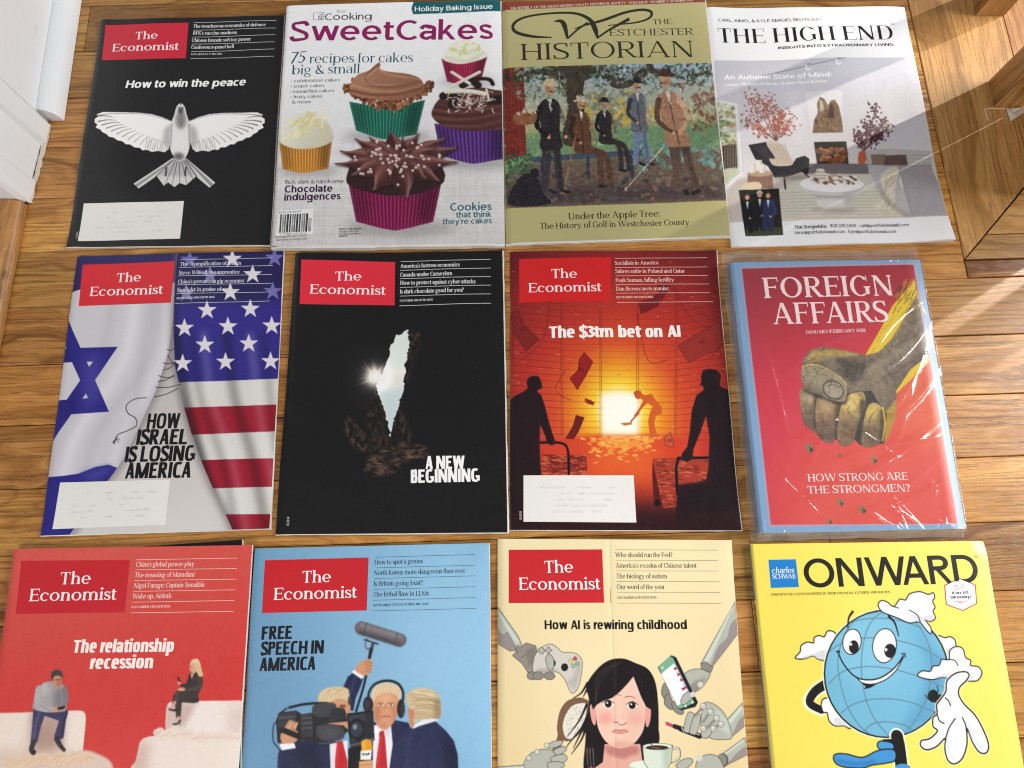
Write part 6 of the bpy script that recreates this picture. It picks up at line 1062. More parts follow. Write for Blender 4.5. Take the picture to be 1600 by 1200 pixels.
def art_globe():
    K = (1150, 830, 3.242); z = .006
    c = Cover(open_quad((1173, 850), (1541, 845), (1207, 1200), (1601, 1200), z, .276), z, (206, 276), (240, 218, 92), K)
    YL = (242, 222, 92)
    c.fill(np.ones((c.ny, c.nx)), c.lg((150, 600), (236, 214, 92), (1300, 500), (244, 226, 108)))
    BK = (24, 22, 22); WH = (240, 240, 242); GY = (200, 202, 208)
    def halo(P, w=14): c.line(list(P) + [P[0]], w, (250, 244, 210), .8, sm=True)
    def ol(P, col, w=6, sm=True): c.poly(P, col, sm=sm); Q = _closed(P); c.line(np.vstack([Q, Q[:1]]), w, BK, 1, sm=False)
    def cloud(P, shade): ol(P, WH); m = c.mask(P, True); c.poly(shade, GY, .8, sm=True, soft=4, clip=m)
    # far arm and back clouds
    c.line([(470, 765), (400, 810), (365, 870), (430, 910)], 62, (250, 244, 210), 1, 50); c.line([(470, 765), (400, 810), (372, 868), (430, 905)], 46, BK, 1, 36)
    cloud([(300, 640), (325, 610), (330, 580), (360, 562), (392, 565), (395, 540), (420, 528), (445, 535), (462, 506), (490, 508), (505, 530), (480, 600), (455, 650), (415, 648), (390, 632), (350, 645), (320, 648)], [(330, 640), (390, 620), (450, 600), (455, 650), (390, 650)])
    cloud([(1010, 550), (1030, 530), (1060, 540), (1085, 535), (1110, 550), (1115, 585), (1090, 605), (1080, 650), (1050, 640), (1020, 590)], [(1040, 600), (1080, 590), (1090, 640), (1050, 640)])
    cloud([(430, 880), (440, 850), (470, 845), (480, 870), (530, 900), (570, 945), (585, 985), (570, 998), (545, 985), (500, 985), (470, 960), (460, 920), (440, 915)], [(500, 940), (560, 960), (570, 990), (500, 985)])
    # globe
    cx, cy, rx, ry = 762, 722, 316, 322
    c.ell((cx, cy), rx + 9, ry + 9, (250, 244, 210)); c.ell((cx, cy), rx + 4, ry + 4, BK); c.ell((cx, cy), rx - 4, ry - 4, (112, 176, 206))
    t = np.linspace(0, 2 * math.pi, 60, endpoint=False); gm = c.mask(np.stack([cx + (rx - 5) * np.cos(t), cy + (ry - 5) * np.sin(t)], 1))
    c.ell((690, 600), 200, 190, (132, 192, 216), .6, soft=50, clip=gm); c.poly([(900, 480), (1080, 700), (1000, 960), (800, 1045), (930, 850), (980, 680)], (84, 148, 184), .7, soft=24, clip=gm)
    LNc = (92, 126, 142)
    for pts in ([(560, 470), (620, 450), (720, 440), (840, 455), (940, 490)], [(470, 610), (540, 565), (660, 540), (800, 550), (940, 590), (1060, 660)], [(470, 770), (540, 710), (660, 685), (800, 700), (950, 745), (1070, 800)], [(530, 920), (600, 872), (720, 848), (860, 860), (980, 905), (1030, 930)], [(650, 1010), (690, 975), (770, 965), (860, 985), (905, 1020), (900, 1040)], [(650, 1010), (700, 1035), (780, 1044)], [(610, 440), (550, 520), (515, 640), (525, 760), (560, 880), (620, 980), (690, 1040)], [(745, 408), (690, 450), (650, 540), (632, 680), (650, 830), (700, 950), (780, 1044)], [(870, 420), (940, 500), (985, 600), (990, 720), (965, 850), (900, 970), (830, 1045)], [(720, 410), (640, 425), (580, 460)]): c.line(pts, 5.5, LNc, .9, clip=gm)
    # face
    for (x, y), a, b, r in (((586, 560), 44, 62, 8), ((752, 580), 58, 84, 6)): c.ell((x, y), a + 5, b + 5, BK, rot=r); c.ell((x, y), a, b, (232, 232, 234), rot=r); c.ell((x - a * .3, y + b * .2), a * .6, b * .5, (246, 246, 248), .7, soft=8)
    c.ell((595, 586), 25, 34, BK); c.ell((780, 606), 30, 36, BK); c.ell((578, 572), 9, 7, (240, 240, 240)); c.poly([(752, 590), (770, 598), (755, 612)], (232, 232, 234))
    c.line([(565, 490), (570, 440), (590, 408)], 6, BK, 1, 13); c.line([(775, 432), (805, 465), (825, 530)], 14, BK, 1, 5)
    mouth = [(514, 612), (540, 668), (580, 715), (640, 748), (700, 752), (760, 728), (810, 690), (850, 632), (836, 660), (800, 714), (750, 755), (690, 775), (640, 772), (612, 748)]
    c.poly([(612, 745), (650, 755), (720, 748), (790, 706), (846, 640), (810, 705), (755, 752), (690, 774), (636, 770)], (244, 244, 246)); c.line([(514, 612), (545, 676), (600, 735), (660, 752), (730, 742), (800, 695), (850, 630)], 7, BK); c.line([(612, 745), (640, 768), (690, 774), (755, 752), (810, 705), (848, 640)], 5, BK); c.poly([(632, 770), (690, 776), (720, 768), (680, 792), (645, 800), (655, 785)], BK); c.line([(505, 610), (520, 605), (522, 615)], 5, BK); c.line([(838, 622), (856, 620), (858, 640)], 5, BK)
    # cloud cap and front cloud
    cloud([(720, 375), (735, 352), (765, 358), (800, 382), (830, 345), (860, 348), (880, 318), (930, 306), (975, 320), (1000, 312), (1008, 335), (998, 355), (1010, 385), (1000, 405), (1012, 440), (985, 458), (960, 450), (990, 490), (988, 520), (965, 500), (930, 460), (880, 465), (820, 440), (780, 425), (740, 408)], [(880, 420), (950, 430), (1010, 420), (985, 458), (920, 460)]); c.line([(880, 400), (920, 425), (935, 460)], 5, BK); c.line([(800, 382), (825, 390)], 5, BK)
    c.line([(1060, 830), (1010, 835)], 10, BK); c.ell((1000, 835), 27, 32, BK); c.line([(1020, 850), (1050, 862)], 44, BK); c.line([(960, 830), (975, 850), (1000, 850)], 5, BK); c.line([(1020, 785), (1026, 810), (1010, 830)], 5, BK)
    cloud([(920, 730), (945, 708), (985, 710), (1000, 685), (1030, 680), (1045, 650), (1080, 650), (1085, 605), (1115, 585), (1150, 595), (1165, 640), (1190, 655), (1190, 680), (1230, 688), (1246, 720), (1225, 755), (1180, 760), (1100, 752), (1050, 740), (1000, 752), (950, 745)], [(1000, 735), (1100, 720), (1200, 730), (1180, 760), (1050, 748)]); c.line([(1080, 650), (1110, 655), (1125, 680)], 5, BK)
    # glove
    GL = [(1065, 810), (1070, 760), (1110, 722), (1160, 712), (1182, 728), (1165, 760), (1135, 790), (1130, 830), (1160, 880), (1210, 930), (1250, 1000), (1280, 1080), (1270, 1122), (1235, 1120), (1200, 1070), (1172, 1000), (1172, 1080), (1150, 1150), (1110, 1180), (1075, 1160), (1060, 1100), (1062, 1050), (1020, 1090), (970, 1108), (938, 1090), (940, 1062), (985, 1050), (1022, 1012), (1000, 990), (1000, 945), (1020, 925), (1018, 880), (1040, 850)]
    c.line(GL + [GL[0]], 16, (250, 244, 210), .8); ol(GL, (236, 238, 242), 7); m = c.mask(GL, True); c.line([(1170, 960), (1200, 1040), (1250, 1110)], 16, (204, 208, 216), .8, soft=6, clip=m); c.line([(1080, 1020), (1076, 1100), (1110, 1160)], 16, (206, 210, 218), .8, soft=6, clip=m); c.line([(1100, 820), (1090, 760), (1130, 735)], 14, (206, 210, 218), .8, soft=6, clip=m)
    c.line([(1148, 945), (1165, 985), (1172, 1040)], 6, BK); c.line([(1112, 950), (1080, 1000), (1062, 1060)], 6, BK); c.line([(1062, 845), (1078, 860), (1088, 885)], 6, BK); c.line([(1020, 925), (1032, 960), (1056, 975)], 6, BK)
    # legs and shoe
    c.line([(815, 1040), (830, 1120), (850, 1300)], 78, (250, 244, 210), .9); c.line([(815, 1040), (830, 1120), (850, 1300)], 62, BK)
    c.line([(750, 1070), (800, 1068)], 30, BK)
    ol([(715, 1075), (735, 1062), (785, 1070), (800, 1090), (785, 1112), (740, 1108), (718, 1095)], (70, 146, 206)); ol([(492, 1150), (505, 1128), (560, 1128), (640, 1145), (720, 1110), (800, 1108), (806, 1160), (760, 1175), (690, 1185), (640, 1200), (560, 1196), (510, 1180)], (66, 142, 204)); c.line([(510, 1160), (600, 1180), (700, 1170)], 14, (40, 104, 166), .7, soft=5)
    c.ell((845, 1200), 40, 22, (70, 146, 206))
    # masthead
    c.panel('brand_square', [(165, 145), (303, 142), (319, 283), (178, 288)], (30, 124, 196)); c.text('brand_lettering', 'charles', (184, 214), (297, 211), 30, SCRIPT, (240, 244, 248)); c.text('brand_lettering', 'SCHWAB', (187, 241), (302, 239), 22, SERIF, (240, 244, 248))
    c.text('title_lettering', 'ONWARD', (352, 286), (1240, 262), 144, GEO, (30, 30, 28)); c.text('subtitle', 'INSIGHTS FOR CLIENTS INVESTED IN THEIR FINANCIAL FUTURES | WINTER 2025', (182, 327), (782, 314), 12, SERIFB, (56, 50, 34))
    hexa = [(1133, 236), (1218, 272), (1224, 368), (1152, 404), (1066, 372), (1057, 274)]; c.poly(hexa, (190, 60, 70)); ce = np.array(hexa, float).mean(0); c.poly(ce + (np.array(hexa) - ce) * .94, (240, 236, 236)); c.badge = hexa
    c.poly(np.array(hexa) + [5, 6], (170, 140, 60), .0)
    c.panel('badge', hexa, (186, 58, 70)); c.panel('badge_face', ce + (np.array(hexa) - ce) * .945, (240, 236, 238))
    c.text('badge_lettering', 'PLUS', (1107, 287), (1159, 285), 15, SANS, (190, 70, 90)); c.rule('badge_lettering', (1108, 295), (1162, 293), 2, (190, 70, 90)); c.text('badge_lettering', '8 tax bill', (1098, 320), (1181, 316), 14, BOLD, (40, 40, 46)); c.text('badge_lettering', 'takeaways', (1090, 342), (1196, 338), 14, BOLD, (40, 40, 46)); c.text('badge_lettering', 'Page 26', (1116, 365), (1176, 361), 12, SANS, (190, 70, 90)); c.ell((1219, 129), 4, 4, BK)
    return c
# ---------------------------------------------------------------- mesh and material helpers
def mesh_obj(name, verts, faces, mats, parent=None, mat_idx=None, smooth=False, attrs=None):
    me = bpy.data.meshes.new(name); me.from_pydata([tuple(v) for v in verts] if not isinstance(verts, list) else verts, [], faces)
    for m in (mats if isinstance(mats, (list, tuple)) else [mats]): me.materials.append(m)
    if mat_idx is not None: me.polygons.foreach_set('material_index', np.asarray(mat_idx, np.int32))
    if smooth: me.polygons.foreach_set('use_smooth', np.ones(len(me.polygons), bool))
    for an, (ty, data) in (attrs or {}).items():
        a = me.attributes.new(an, ty, 'POINT'); a.data.foreach_set('vector' if ty == 'FLOAT_VECTOR' else 'color', np.asarray(data, np.float32).ravel())
    me.update(); o = bpy.data.objects.new(name, me); COL.objects.link(o)
    if parent: o.parent = parent; o.matrix_parent_inverse = Matrix.Translation(-parent.location)
    return o
def tag(o, label=None, cat=None, group=None, kind=None):
    for k, v in (('label', label), ('category', cat), ('group', group), ('kind', kind)):
        if v: o[k] = v
    return o
def empty(name, loc):
    o = bpy.data.objects.new(name, None); o.location = loc; o.empty_display_size = .02; COL.objects.link(o); return o

class NT:
    def __init__(s, name):
        s.m = bpy.data.materials.new(name); s.m.use_nodes = True; s.t = s.m.node_tree; s.b = s.t.nodes['Principled BSDF']; s.o = s.t.nodes['Material Output']
    def n(s, ty, **kw):
        x = s.t.nodes.new(ty)
        for k, v in kw.items():
            if k[0] == '_': setattr(x, k[1:], v)
            else:
                i = x.inputs[int(k[1:])] if k[0] == 'i' and k[1:].isdigit() else x.inputs[k.replace('_', ' ')]
                if isinstance(v, bpy.types.NodeSocket): s.t.links.new(v, i)
                else: i.default_value = v
        return x
    def l(s, a, b): s.t.links.new(a, b)
    def ramp(s, fac, stops):
        x = s.t.nodes.new('ShaderNodeValToRGB'); s.l(fac, x.inputs[0]); e = x.color_ramp.elements
        while len(e) < len(stops): e.new(.5)
        for i, (p, c) in enumerate(stops): e[i].position = p; e[i].color = (*c, 1) if len(c) == 3 else c
        return x.outputs[0]
    def mix(s, fac, a, b, bt='MIX'):
        x = s.t.nodes.new('ShaderNodeMix'); x.data_type = 'RGBA'; x.blend_type = bt
        for v, i in ((fac, x.inputs['Factor']), (a, x.inputs[6]), (b, x.inputs[7])):
            if isinstance(v, bpy.types.NodeSocket): s.l(v, i)
            else: i.default_value = v if not isinstance(v, tuple) or len(v) == 4 else (*v, 1)
        return x.outputs[2]
    def math(s, op, a, b=0.0):
        x = s.t.nodes.new('ShaderNodeMath'); x.operation = op
        for v, i in ((a, x.inputs[0]), (b, x.inputs[1])):
            if isinstance(v, bpy.types.NodeSocket): s.l(v, i)
            else: i.default_value = v
        return x.outputs[0]

GLOSS = .30
def print_material(name, gloss=GLOSS):
    k = NT(name); a = k.n('ShaderNodeAttribute', _attribute_name='ink'); k.l(a.outputs['Color'], k.b.inputs['Base Color'])
    nz = k.n('ShaderNodeTexNoise', Scale=90.0, Detail=3.0); r = k.math('MULTIPLY_ADD', k.math('ADD', nz.outputs[0], k.n('ShaderNodeTexNoise', Scale=11.0, Detail=4.0).outputs[0]), .16); k.t.nodes[-1].inputs[2].default_value = gloss - .15
    k.l(r, k.b.inputs['Roughness']); k.b.inputs['IOR'].default_value = 1.46
    bp = k.n('ShaderNodeBump', Strength=.035, Distance=.0004, Height=k.n('ShaderNodeTexNoise', Scale=260.0, Detail=2.0).outputs[0]); k.l(bp.outputs[0], k.b.inputs['Normal'])
    return k.m
PRINT = print_material('printed_paper'); PRINT_MATT = print_material('matt_printed_paper', .42)
_INK = {}
def ink(col):
    key = tuple(int(v) for v in col)
    if key not in _INK:
        k = NT('ink_%02x%02x%02x' % key); k.b.inputs['Base Color'].default_value = (*lin(rgb(key)), 1); k.b.inputs['IOR'].default_value = 1.46
        nz = k.n('ShaderNodeTexNoise', Scale=90.0, Detail=3.0); r = k.math('MULTIPLY_ADD', nz.outputs[0], .10); k.t.nodes[-1].inputs[2].default_value = GLOSS - .05; k.l(r, k.b.inputs['Roughness'])
        _INK[key] = k.m
    return _INK[key]
def page_material():
    k = NT('page_edges'); tc = k.n('ShaderNodeTexCoord'); mp = k.n('ShaderNodeMapping', Vector=tc.outputs['Object']); mp.inputs['Scale'].default_value = (6, 6, 5200)
    c = k.ramp(k.n('ShaderNodeTexNoise', Vector=mp.outputs[0], Scale=1.0, Detail=2.0).outputs[0], [(.35, (.50, .47, .43)), (.62, (.78, .75, .71))]); k.l(c, k.b.inputs['Base Color']); k.b.inputs['Roughness'].default_value = .75
    return k.m
PAGES = page_material()

def oak(name, dark, mid, light, gloss=.30):
    """gc attribute: metres along the grain, metres across, a random number per board"""
    k = NT(name); a = k.n('ShaderNodeAttribute', _attribute_name='gc'); sp = k.n('ShaderNodeSeparateXYZ', Vector=a.outputs['Vector'])
    rnd = sp.outputs[2]; ofs = k.math('MULTIPLY', rnd, 37.0)
    def vec(sx, sy):
        return k.n('ShaderNodeCombineXYZ', X=k.math('MULTIPLY', sp.outputs[0], sx), Y=k.math('MULTIPLY', sp.outputs[1], sy), Z=ofs).outputs[0]
    warp = k.n('ShaderNodeTexNoise', Vector=vec(5, 16), Scale=1.0, Detail=3.0).outputs[0]
    ring = k.n('ShaderNodeCombineXYZ', X=k.math('MULTIPLY', sp.outputs[0], 1.3), Y=k.math('ADD', k.math('MULTIPLY', sp.outputs[1], 75.0), k.math('MULTIPLY', warp, 11.0)), Z=ofs).outputs[0]
    bands = k.n('ShaderNodeTexNoise', Vector=ring, Scale=1.0, Detail=4.0, Roughness=.55).outputs[0]
    wv = k.math('ADD', k.math('MULTIPLY', sp.outputs[1], 420.0), k.math('MULTIPLY', warp, 7.0))
    fine = k.n('ShaderNodeTexNoise', Vector=k.n('ShaderNodeCombineXYZ', X=k.math('MULTIPLY', sp.outputs[0], 7.0), Y=wv, Z=ofs).outputs[0], Scale=1.0, Detail=5.0, Roughness=.68).outputs[0]
    pore = k.n('ShaderNodeTexNoise', Vector=vec(60, 1500), Scale=1.0, Detail=2.0).outputs[0]
    cloud = k.n('ShaderNodeTexNoise', Vector=vec(3.0, 9), Scale=1.0, Detail=3.0).outputs[0]
    base = k.ramp(bands, [(.30, dark), (.47, mid), (.68, light)])
    base = k.mix(k.ramp(fine, [(.38, (0, 0, 0)), (.51, (1, 1, 1))]), k.mix(.72, base, tuple(v * .8 for v in dark)), base)
    base = k.mix(k.ramp(pore, [(.60, (0, 0, 0)), (.70, (.75, .75, .75))]), base, tuple(v * .42 for v in dark))
    hue = k.n('ShaderNodeHueSaturation', Color=base); fr = k.n('ShaderNodeTexWhiteNoise', _noise_dimensions='1D', W=rnd)
    v1 = k.math('MULTIPLY_ADD', fr.outputs[0], .62); k.t.nodes[-1].inputs[2].default_value = .60
    v2 = k.math('MULTIPLY_ADD', cloud, .5); k.t.nodes[-1].inputs[2].default_value = .75
    k.l(k.math('MULTIPLY', v1, v2), hue.inputs['Value'])
    h2 = k.math('MULTIPLY_ADD', k.n('ShaderNodeTexWhiteNoise', _noise_dimensions='1D', W=k.math('ADD', rnd, 5.3)).outputs[0], .016); k.t.nodes[-1].inputs[2].default_value = .492
    k.l(h2, hue.inputs['Hue']); k.l(hue.outputs[0], k.b.inputs['Base Color'])
    ro = k.math('MULTIPLY_ADD', fine, .22); k.t.nodes[-1].inputs[2].default_value = gloss - .06; k.l(ro, k.b.inputs['Roughness'])
    bp = k.n('ShaderNodeBump', Strength=.22, Distance=.0006, Height=k.math('SUBTRACT', fine, k.math('MULTIPLY', k.ramp(pore, [(.58, (0, 0, 0)), (.7, (1, 1, 1))]), .8))); k.l(bp.outputs[0], k.b.inputs['Normal'])
    return k.m
OAK = oak('oak_boards', (.190, .070, .012), (.440, .195, .044), (.590, .305, .082), .23)
OAKP = oak('oak_rail', (.240, .105, .028), (.400, .195, .060), (.510, .275, .098), .34)
def plain(name, col, rough, bump=0, scale=40, dirt=None):
    k = NT(name); c = (*col, 1); k.b.inputs['Roughness'].default_value = rough
    if dirt:
        nz = k.n('ShaderNodeTexNoise', Scale=scale, Detail=6.0, Roughness=.62); k.l(k.mix(k.ramp(nz.outputs[0], [(.62, (0, 0, 0)), (.80, (.7, .7, .7))]), c, (*dirt, 1)), k.b.inputs['Base Color'])
    else: k.b.inputs['Base Color'].default_value = c
    if bump: bp = k.n('ShaderNodeBump', Strength=bump, Distance=.001, Height=k.n('ShaderNodeTexNoise', Scale=scale * 3, Detail=4.0).outputs[0]); k.l(bp.outputs[0], k.b.inputs['Normal'])
    return k.m
WHITE = plain('white_gloss_paint', (.84, .86, .885), .36, .10, 22, (.60, .59, .57))
DARKGAP = plain('dark_gap', (.012, .008, .005), .9)

# ---------------------------------------------------------------- the floor
FA_ = math.radians(2.3); FC, FS = math.cos(FA_), math.sin(FA_)
def fl(x, y, z=0.0): return (x * FC - y * FS, x * FS + y * FC, z)       # floor frame -> world
def fl_inv(p): return (p[0] * FC + p[1] * FS, -p[0] * FS + p[1] * FC)
frng = np.random.default_rng(11)
BV, BF, BG = [], [], []
def board(x0, x1, y0, y1, gap=.0005, along='x', cut=None, rnd=None, zt=0.0):
    """one floor board: bevelled top and sides; cut = list of corner points for a mitred one"""
    r = frng.random() * 9 if rnd is None else rnd
    P = cut if cut else [(x0 + gap * .6, y0 + gap), (x1 - gap * .6, y0 + gap), (x1 - gap * .6, y1 - gap), (x0 + gap * .6, y1 - gap)]
    P = np.array(P, float); ce = P.mean(0); ins = []
    for i in range(len(P)):
        d = ce - P[i]; ins.append(P[i] + np.sign(d) * np.minimum(np.abs(d), .0006))
    n = len(P); b = len(BV)
    for q, z in ((P, zt - .006), (P, zt - .0005), (ins, zt)):
        for p in q: BV.append(fl(p[0], p[1], z)); BG.append((p[0], p[1], r) if along == 'x' else (p[1], p[0], r))
    for k in (0, 1):
        for i in range(n): j = (i + 1) % n; BF.append((b + k * n + i, b + k * n + j, b + (k + 1) * n + j, b + (k + 1) * n + i))
    BF.append(tuple(b + 2 * n + i for i in range(n)))
YS = .1318; PW = .058; EDGE = .4530; MIT = .2670
k0 = -12
for k in range(k0, 14):
    y0, y1 = YS + k * PW, YS + (k + 1) * PW
    lim = 1.1 if y1 < MIT else EDGE
    x = -1.3 + frng.random() * .7
    gp = (.0002, .0003, .0005)[int(frng.integers(3))]
    while x < lim:
        L = .55 + .7 * frng.random(); x1 = min(x + L, lim); 
        if lim - x1 < .1: x1 = lim
        board(x, x1, y0, y1, gp); x = x1
board(EDGE, 1.1, YS + 2 * PW, MIT, .0009)                              # narrow strip along the border
floor = mesh_obj('floor', BV, BF, [OAK], attrs={'gc': ('FLOAT_VECTOR', BG)}); tag(floor, kind='structure')
BV, BF, BG = [], [], []
WB = .20
board(0, 0, 0, 0, along='y', cut=[(EDGE + .0008, MIT + .0012), (EDGE + .10, MIT + .1012), (EDGE + .10, .95), (EDGE + .0008, .95)], rnd=2.7)
board(0, 0, 0, 0, along='y', cut=[(EDGE + .1004, MIT + .1016), (EDGE + WB, MIT + WB + .0012), (EDGE + WB, .95), (EDGE + .1004, .95)], rnd=6.4)
board(0, 0, 0, 0, along='x', cut=[(EDGE + .0020, MIT + .0008), (1.1, MIT + .0008), (1.1, MIT + .026), (EDGE + .0272, MIT + .026)], rnd=2.9)
board(0, 0, 0, 0, along='x', cut=[(EDGE + .0284, MIT + .0270), (1.1, MIT + .0270), (1.1, MIT + .084), (EDGE + .0854, MIT + .084)], rnd=4.9)
board(0, 0, 0, 0, along='x', cut=[(EDGE + .0866, MIT + .0850), (1.1, MIT + .0850), (1.1, MIT + .2), (EDGE + WB + .001, MIT + .2)], rnd=8.2)
fb = mesh_obj('floor_border', BV, BF, [OAKP], attrs={'gc': ('FLOAT_VECTOR', BG)}); tag(fb, kind='structure')
q = [fl(-1.2, -.9, -.0055), fl(1.3, -.9, -.0055), fl(1.3, 1.1, -.0055), fl(-1.2, 1.1, -.0055)]
sub = mesh_obj('subfloor', q, [(0, 1, 2, 3)], [DARKGAP]); tag(sub, kind='structure')

# ---------------------------------------------------------------- door casing, baseboard, saddle
def extrude(name, prof, axis0, axis1, mat, parent=None, gc=None, smooth=False):
    """prof: list of 3-D points of an outline at axis0 offset; both ends are given as functions"""
    n = len(prof); V = [axis0(p) for p in prof] + [axis1(p) for p in prof]
    F = [(i, (i + 1) % n, n + (i + 1) % n, n + i) for i in range(n)] + [tuple(range(n))[::-1], tuple(range(n, 2 * n))]
    at = {'gc': ('FLOAT_VECTOR', [gc(p, 0) for p in prof] + [gc(p, 1) for p in prof])} if gc else None
    o = mesh_obj(name, V, F, [mat], parent, attrs=at)
    bm_normals(o); return o
import bmesh
def bm_normals(o):
    b = bmesh.new(); b.from_mesh(o.data); bmesh.ops.recalc_face_normals(b, faces=b.faces); b.to_mesh(o.data); b.free()
def bevel(o, w, seg=2):
    m = o.modifiers.new('bevel', 'BEVEL'); m.width = w; m.segments = seg; m.limit_method = 'ANGLE'; m.angle_limit = math.radians(40)
dx = -.013                                                            # the wall leans a hair in plan: x as a function of y
def wx(y): return -.4795 + (y - .43) * -.045
bb = empty('baseboard', (-.48, .6, 0)); tag(bb, 'scuffed white skirting board along the wall at the top left', 'baseboard')
pr = [(-.006, 0), (0, 0), (0, .128), (-.003, .136), (-.010, .142), (-.016, .142), (-.016, 0)]
extrude('board', pr, lambda p: (wx(.4325) + p[0] - .002, .4325, p[1]), lambda p: (wx(.95) + p[0] - .002, .95, p[1]), WHITE, bb)
pr = [(0, 0.0005)] + [(.0165 * math.cos(a), .0005 + .0185 * math.sin(a)) for a in np.linspace(0, math.pi / 2, 9)]
sm = extrude('shoe_moulding', pr, lambda p: (wx(.4325) + p[0] - .0016, .434, p[1]), lambda p: (wx(.95) + p[0] - .0016, .95, p[1]), WHITE, bb)
dc = empty('door_casing', (-.48, .385, 0)); tag(dc, 'white moulded door casing standing between skirting board and oak saddle', 'door casing')
plan = [(-.560, .4300), (-.4790, .4300), (-.4772, .4270), (-.4776, .4085), (-.4800, .4060), (-.4822, .4040), (-.4832, .3800), (-.4838, .3655), (-.4812, .3640), (-.4796, .3600), (-.4800, .3470), (-.4826, .3410), (-.4880, .3385), (-.560, .3380)]
o = extrude('casing_board', plan, lambda p: (p[0], p[1], .002), lambda p: (p[0], p[1], .70), WHITE, dc); bevel(o, .0008)
# dried caulk along the foot of the casing
V, F = [], []; g = np.random.default_rng(2); n = 26; path = []
for i in range(n): t = i / (n - 1); path.append((-.4775 - .0045 * t + .0016 * g.random(), .429 - .090 * t))
for i, (x, y) in enumerate(path):
    w = .0006 + .0014 * g.random() ** 2
    V += [(x - .003, y, .0030), (x - .001, y, .0016 + .0008 * g.random()), (x + w - .001, y, .0004)]
    if i: b = 3 * i; F += [(b - 3, b, b + 1, b - 2), (b - 2, b + 1, b + 2, b - 1)]
mesh_obj('caulk_bead', V, F, [plain('old_caulk', (.66, .60, .50), .8, .4, 90)], dc)
sd = []; 
for a in np.linspace(0, math.pi / 2, 7): sd.append((-.4868 + .009 * math.cos(a), .003 + .009 * math.sin(a)))
sd = [(-.4778, .0004)] + sd + [(-.62, .012), (-.62, .0004)]
so = extrude('door_saddle', sd, lambda p: (p[0] + .0022, -.25, p[1]), lambda p: (p[0] - .0068, .337, p[1]), OAKP, gc=lambda p, k: ((-.25, .337)[k], p[0] + p[1], 3.9)); tag(so, 'raised oak door saddle with rounded edge, left of the star flag magazine', 'door saddle')

# ---------------------------------------------------------------- stair rail: balusters and newel
def post(name, x0, x1, y0, y1, h, rnd, label, cat, group=None):
    c = ((x0 + x1) / 2, (y0 + y1) / 2); e = empty(name, (c[0], c[1], 0)); tag(e, label, cat, group)
    V, F, G = [], [], []
    P = [(x0, y0), (x1, y0), (x1, y1), (x0, y1)]
    for z in (.0003, h):
        for k in range(4):
            for kk in (k, (k + 1) % 4):
                V.append((P[kk][0], P[kk][1], z)); G.append((z, (P[kk][0] if k % 2 == 0 else P[kk][1]) + k * .3, rnd + k * .11))
    for k in range(4): F.append((2 * k, 2 * k + 1, 8 + 2 * k + 1, 8 + 2 * k))
    F.append((8, 10, 12, 14))
    s = mesh_obj('shaft', V, F, [OAKP], e, attrs={'gc': ('FLOAT_VECTOR', G)}); return e
post('baluster', .5003, .5310, .5724, .603, .75, 1.2, 'square oak baluster at the top edge of the photo', 'baluster', 'balusters of the stair rail')
post('baluster', .5005, .5315, .4585, .4897, .75, 3.3, 'square oak baluster rising beside the scrap of white paint', 'baluster', 'balusters of the stair rail')
nw = px2world((1579, 190), 0); nw2 = px2world((1600, 305), 0)
post('newel_post', .5305, .62,   .352, .4572, .95, 5.1, 'thick oak newel post at the right edge, nearest of the rail posts', 'newel post')
post('baluster', .685, .716, .347, .378, .75, 7.7, 'square oak baluster added out of view past the newel post to shape the sun streak', 'baluster', 'balusters of the stair rail')  # added out of view; its shadow bounds the sun streak on the floor
scr = [px2world(p, z) for p, z in (((1572, 170), .0006), ((1600, 168), .004), ((1588, 181), .009), ((1579, 190), .0006), ((1600, 176), .0012))]
sc = mesh_obj('paint_scrap', [tuple(p) for p in scr], [(0, 1, 2), (0, 2, 3), (1, 4, 2), (3, 2, 4)], [plain('scrap_white', (.72, .70, .62), .8)]); tag(sc, 'crumpled scrap of white paint film lying between oak post bases', 'scrap')
def ribbon(name, pts, w, h, mat):
    P = np.array([px2world(p, 0) for p in pts]); V, F = [], []
    for i, p in enumerate(P):
        d = P[min(i + 1, len(P) - 1)] - P[max(i - 1, 0)]; d /= np.linalg.norm(d); nrm = np.array([-d[1], d[0], 0])
        V += [tuple(p - nrm * w + [0, 0, .0003]), tuple(p + [0, 0, h]), tuple(p + nrm * w + [0, 0, .0003])]
        if i: b = 3 * i; F += [(b - 3, b, b + 1, b - 2), (b - 2, b + 1, b + 2, b - 1)]
    return mesh_obj(name, V, F, [mat])
cr = ribbon('caulk_line', [(1543, 189), (1540, 178), (1538, 170), (1548, 169), (1560, 170), (1570, 169)], .0008, .0012, plain('pale_caulk', (.62, .42, .28), .8)); tag(cr, 'thin pale bent line of caulk on the board below the baluster', 'caulk')

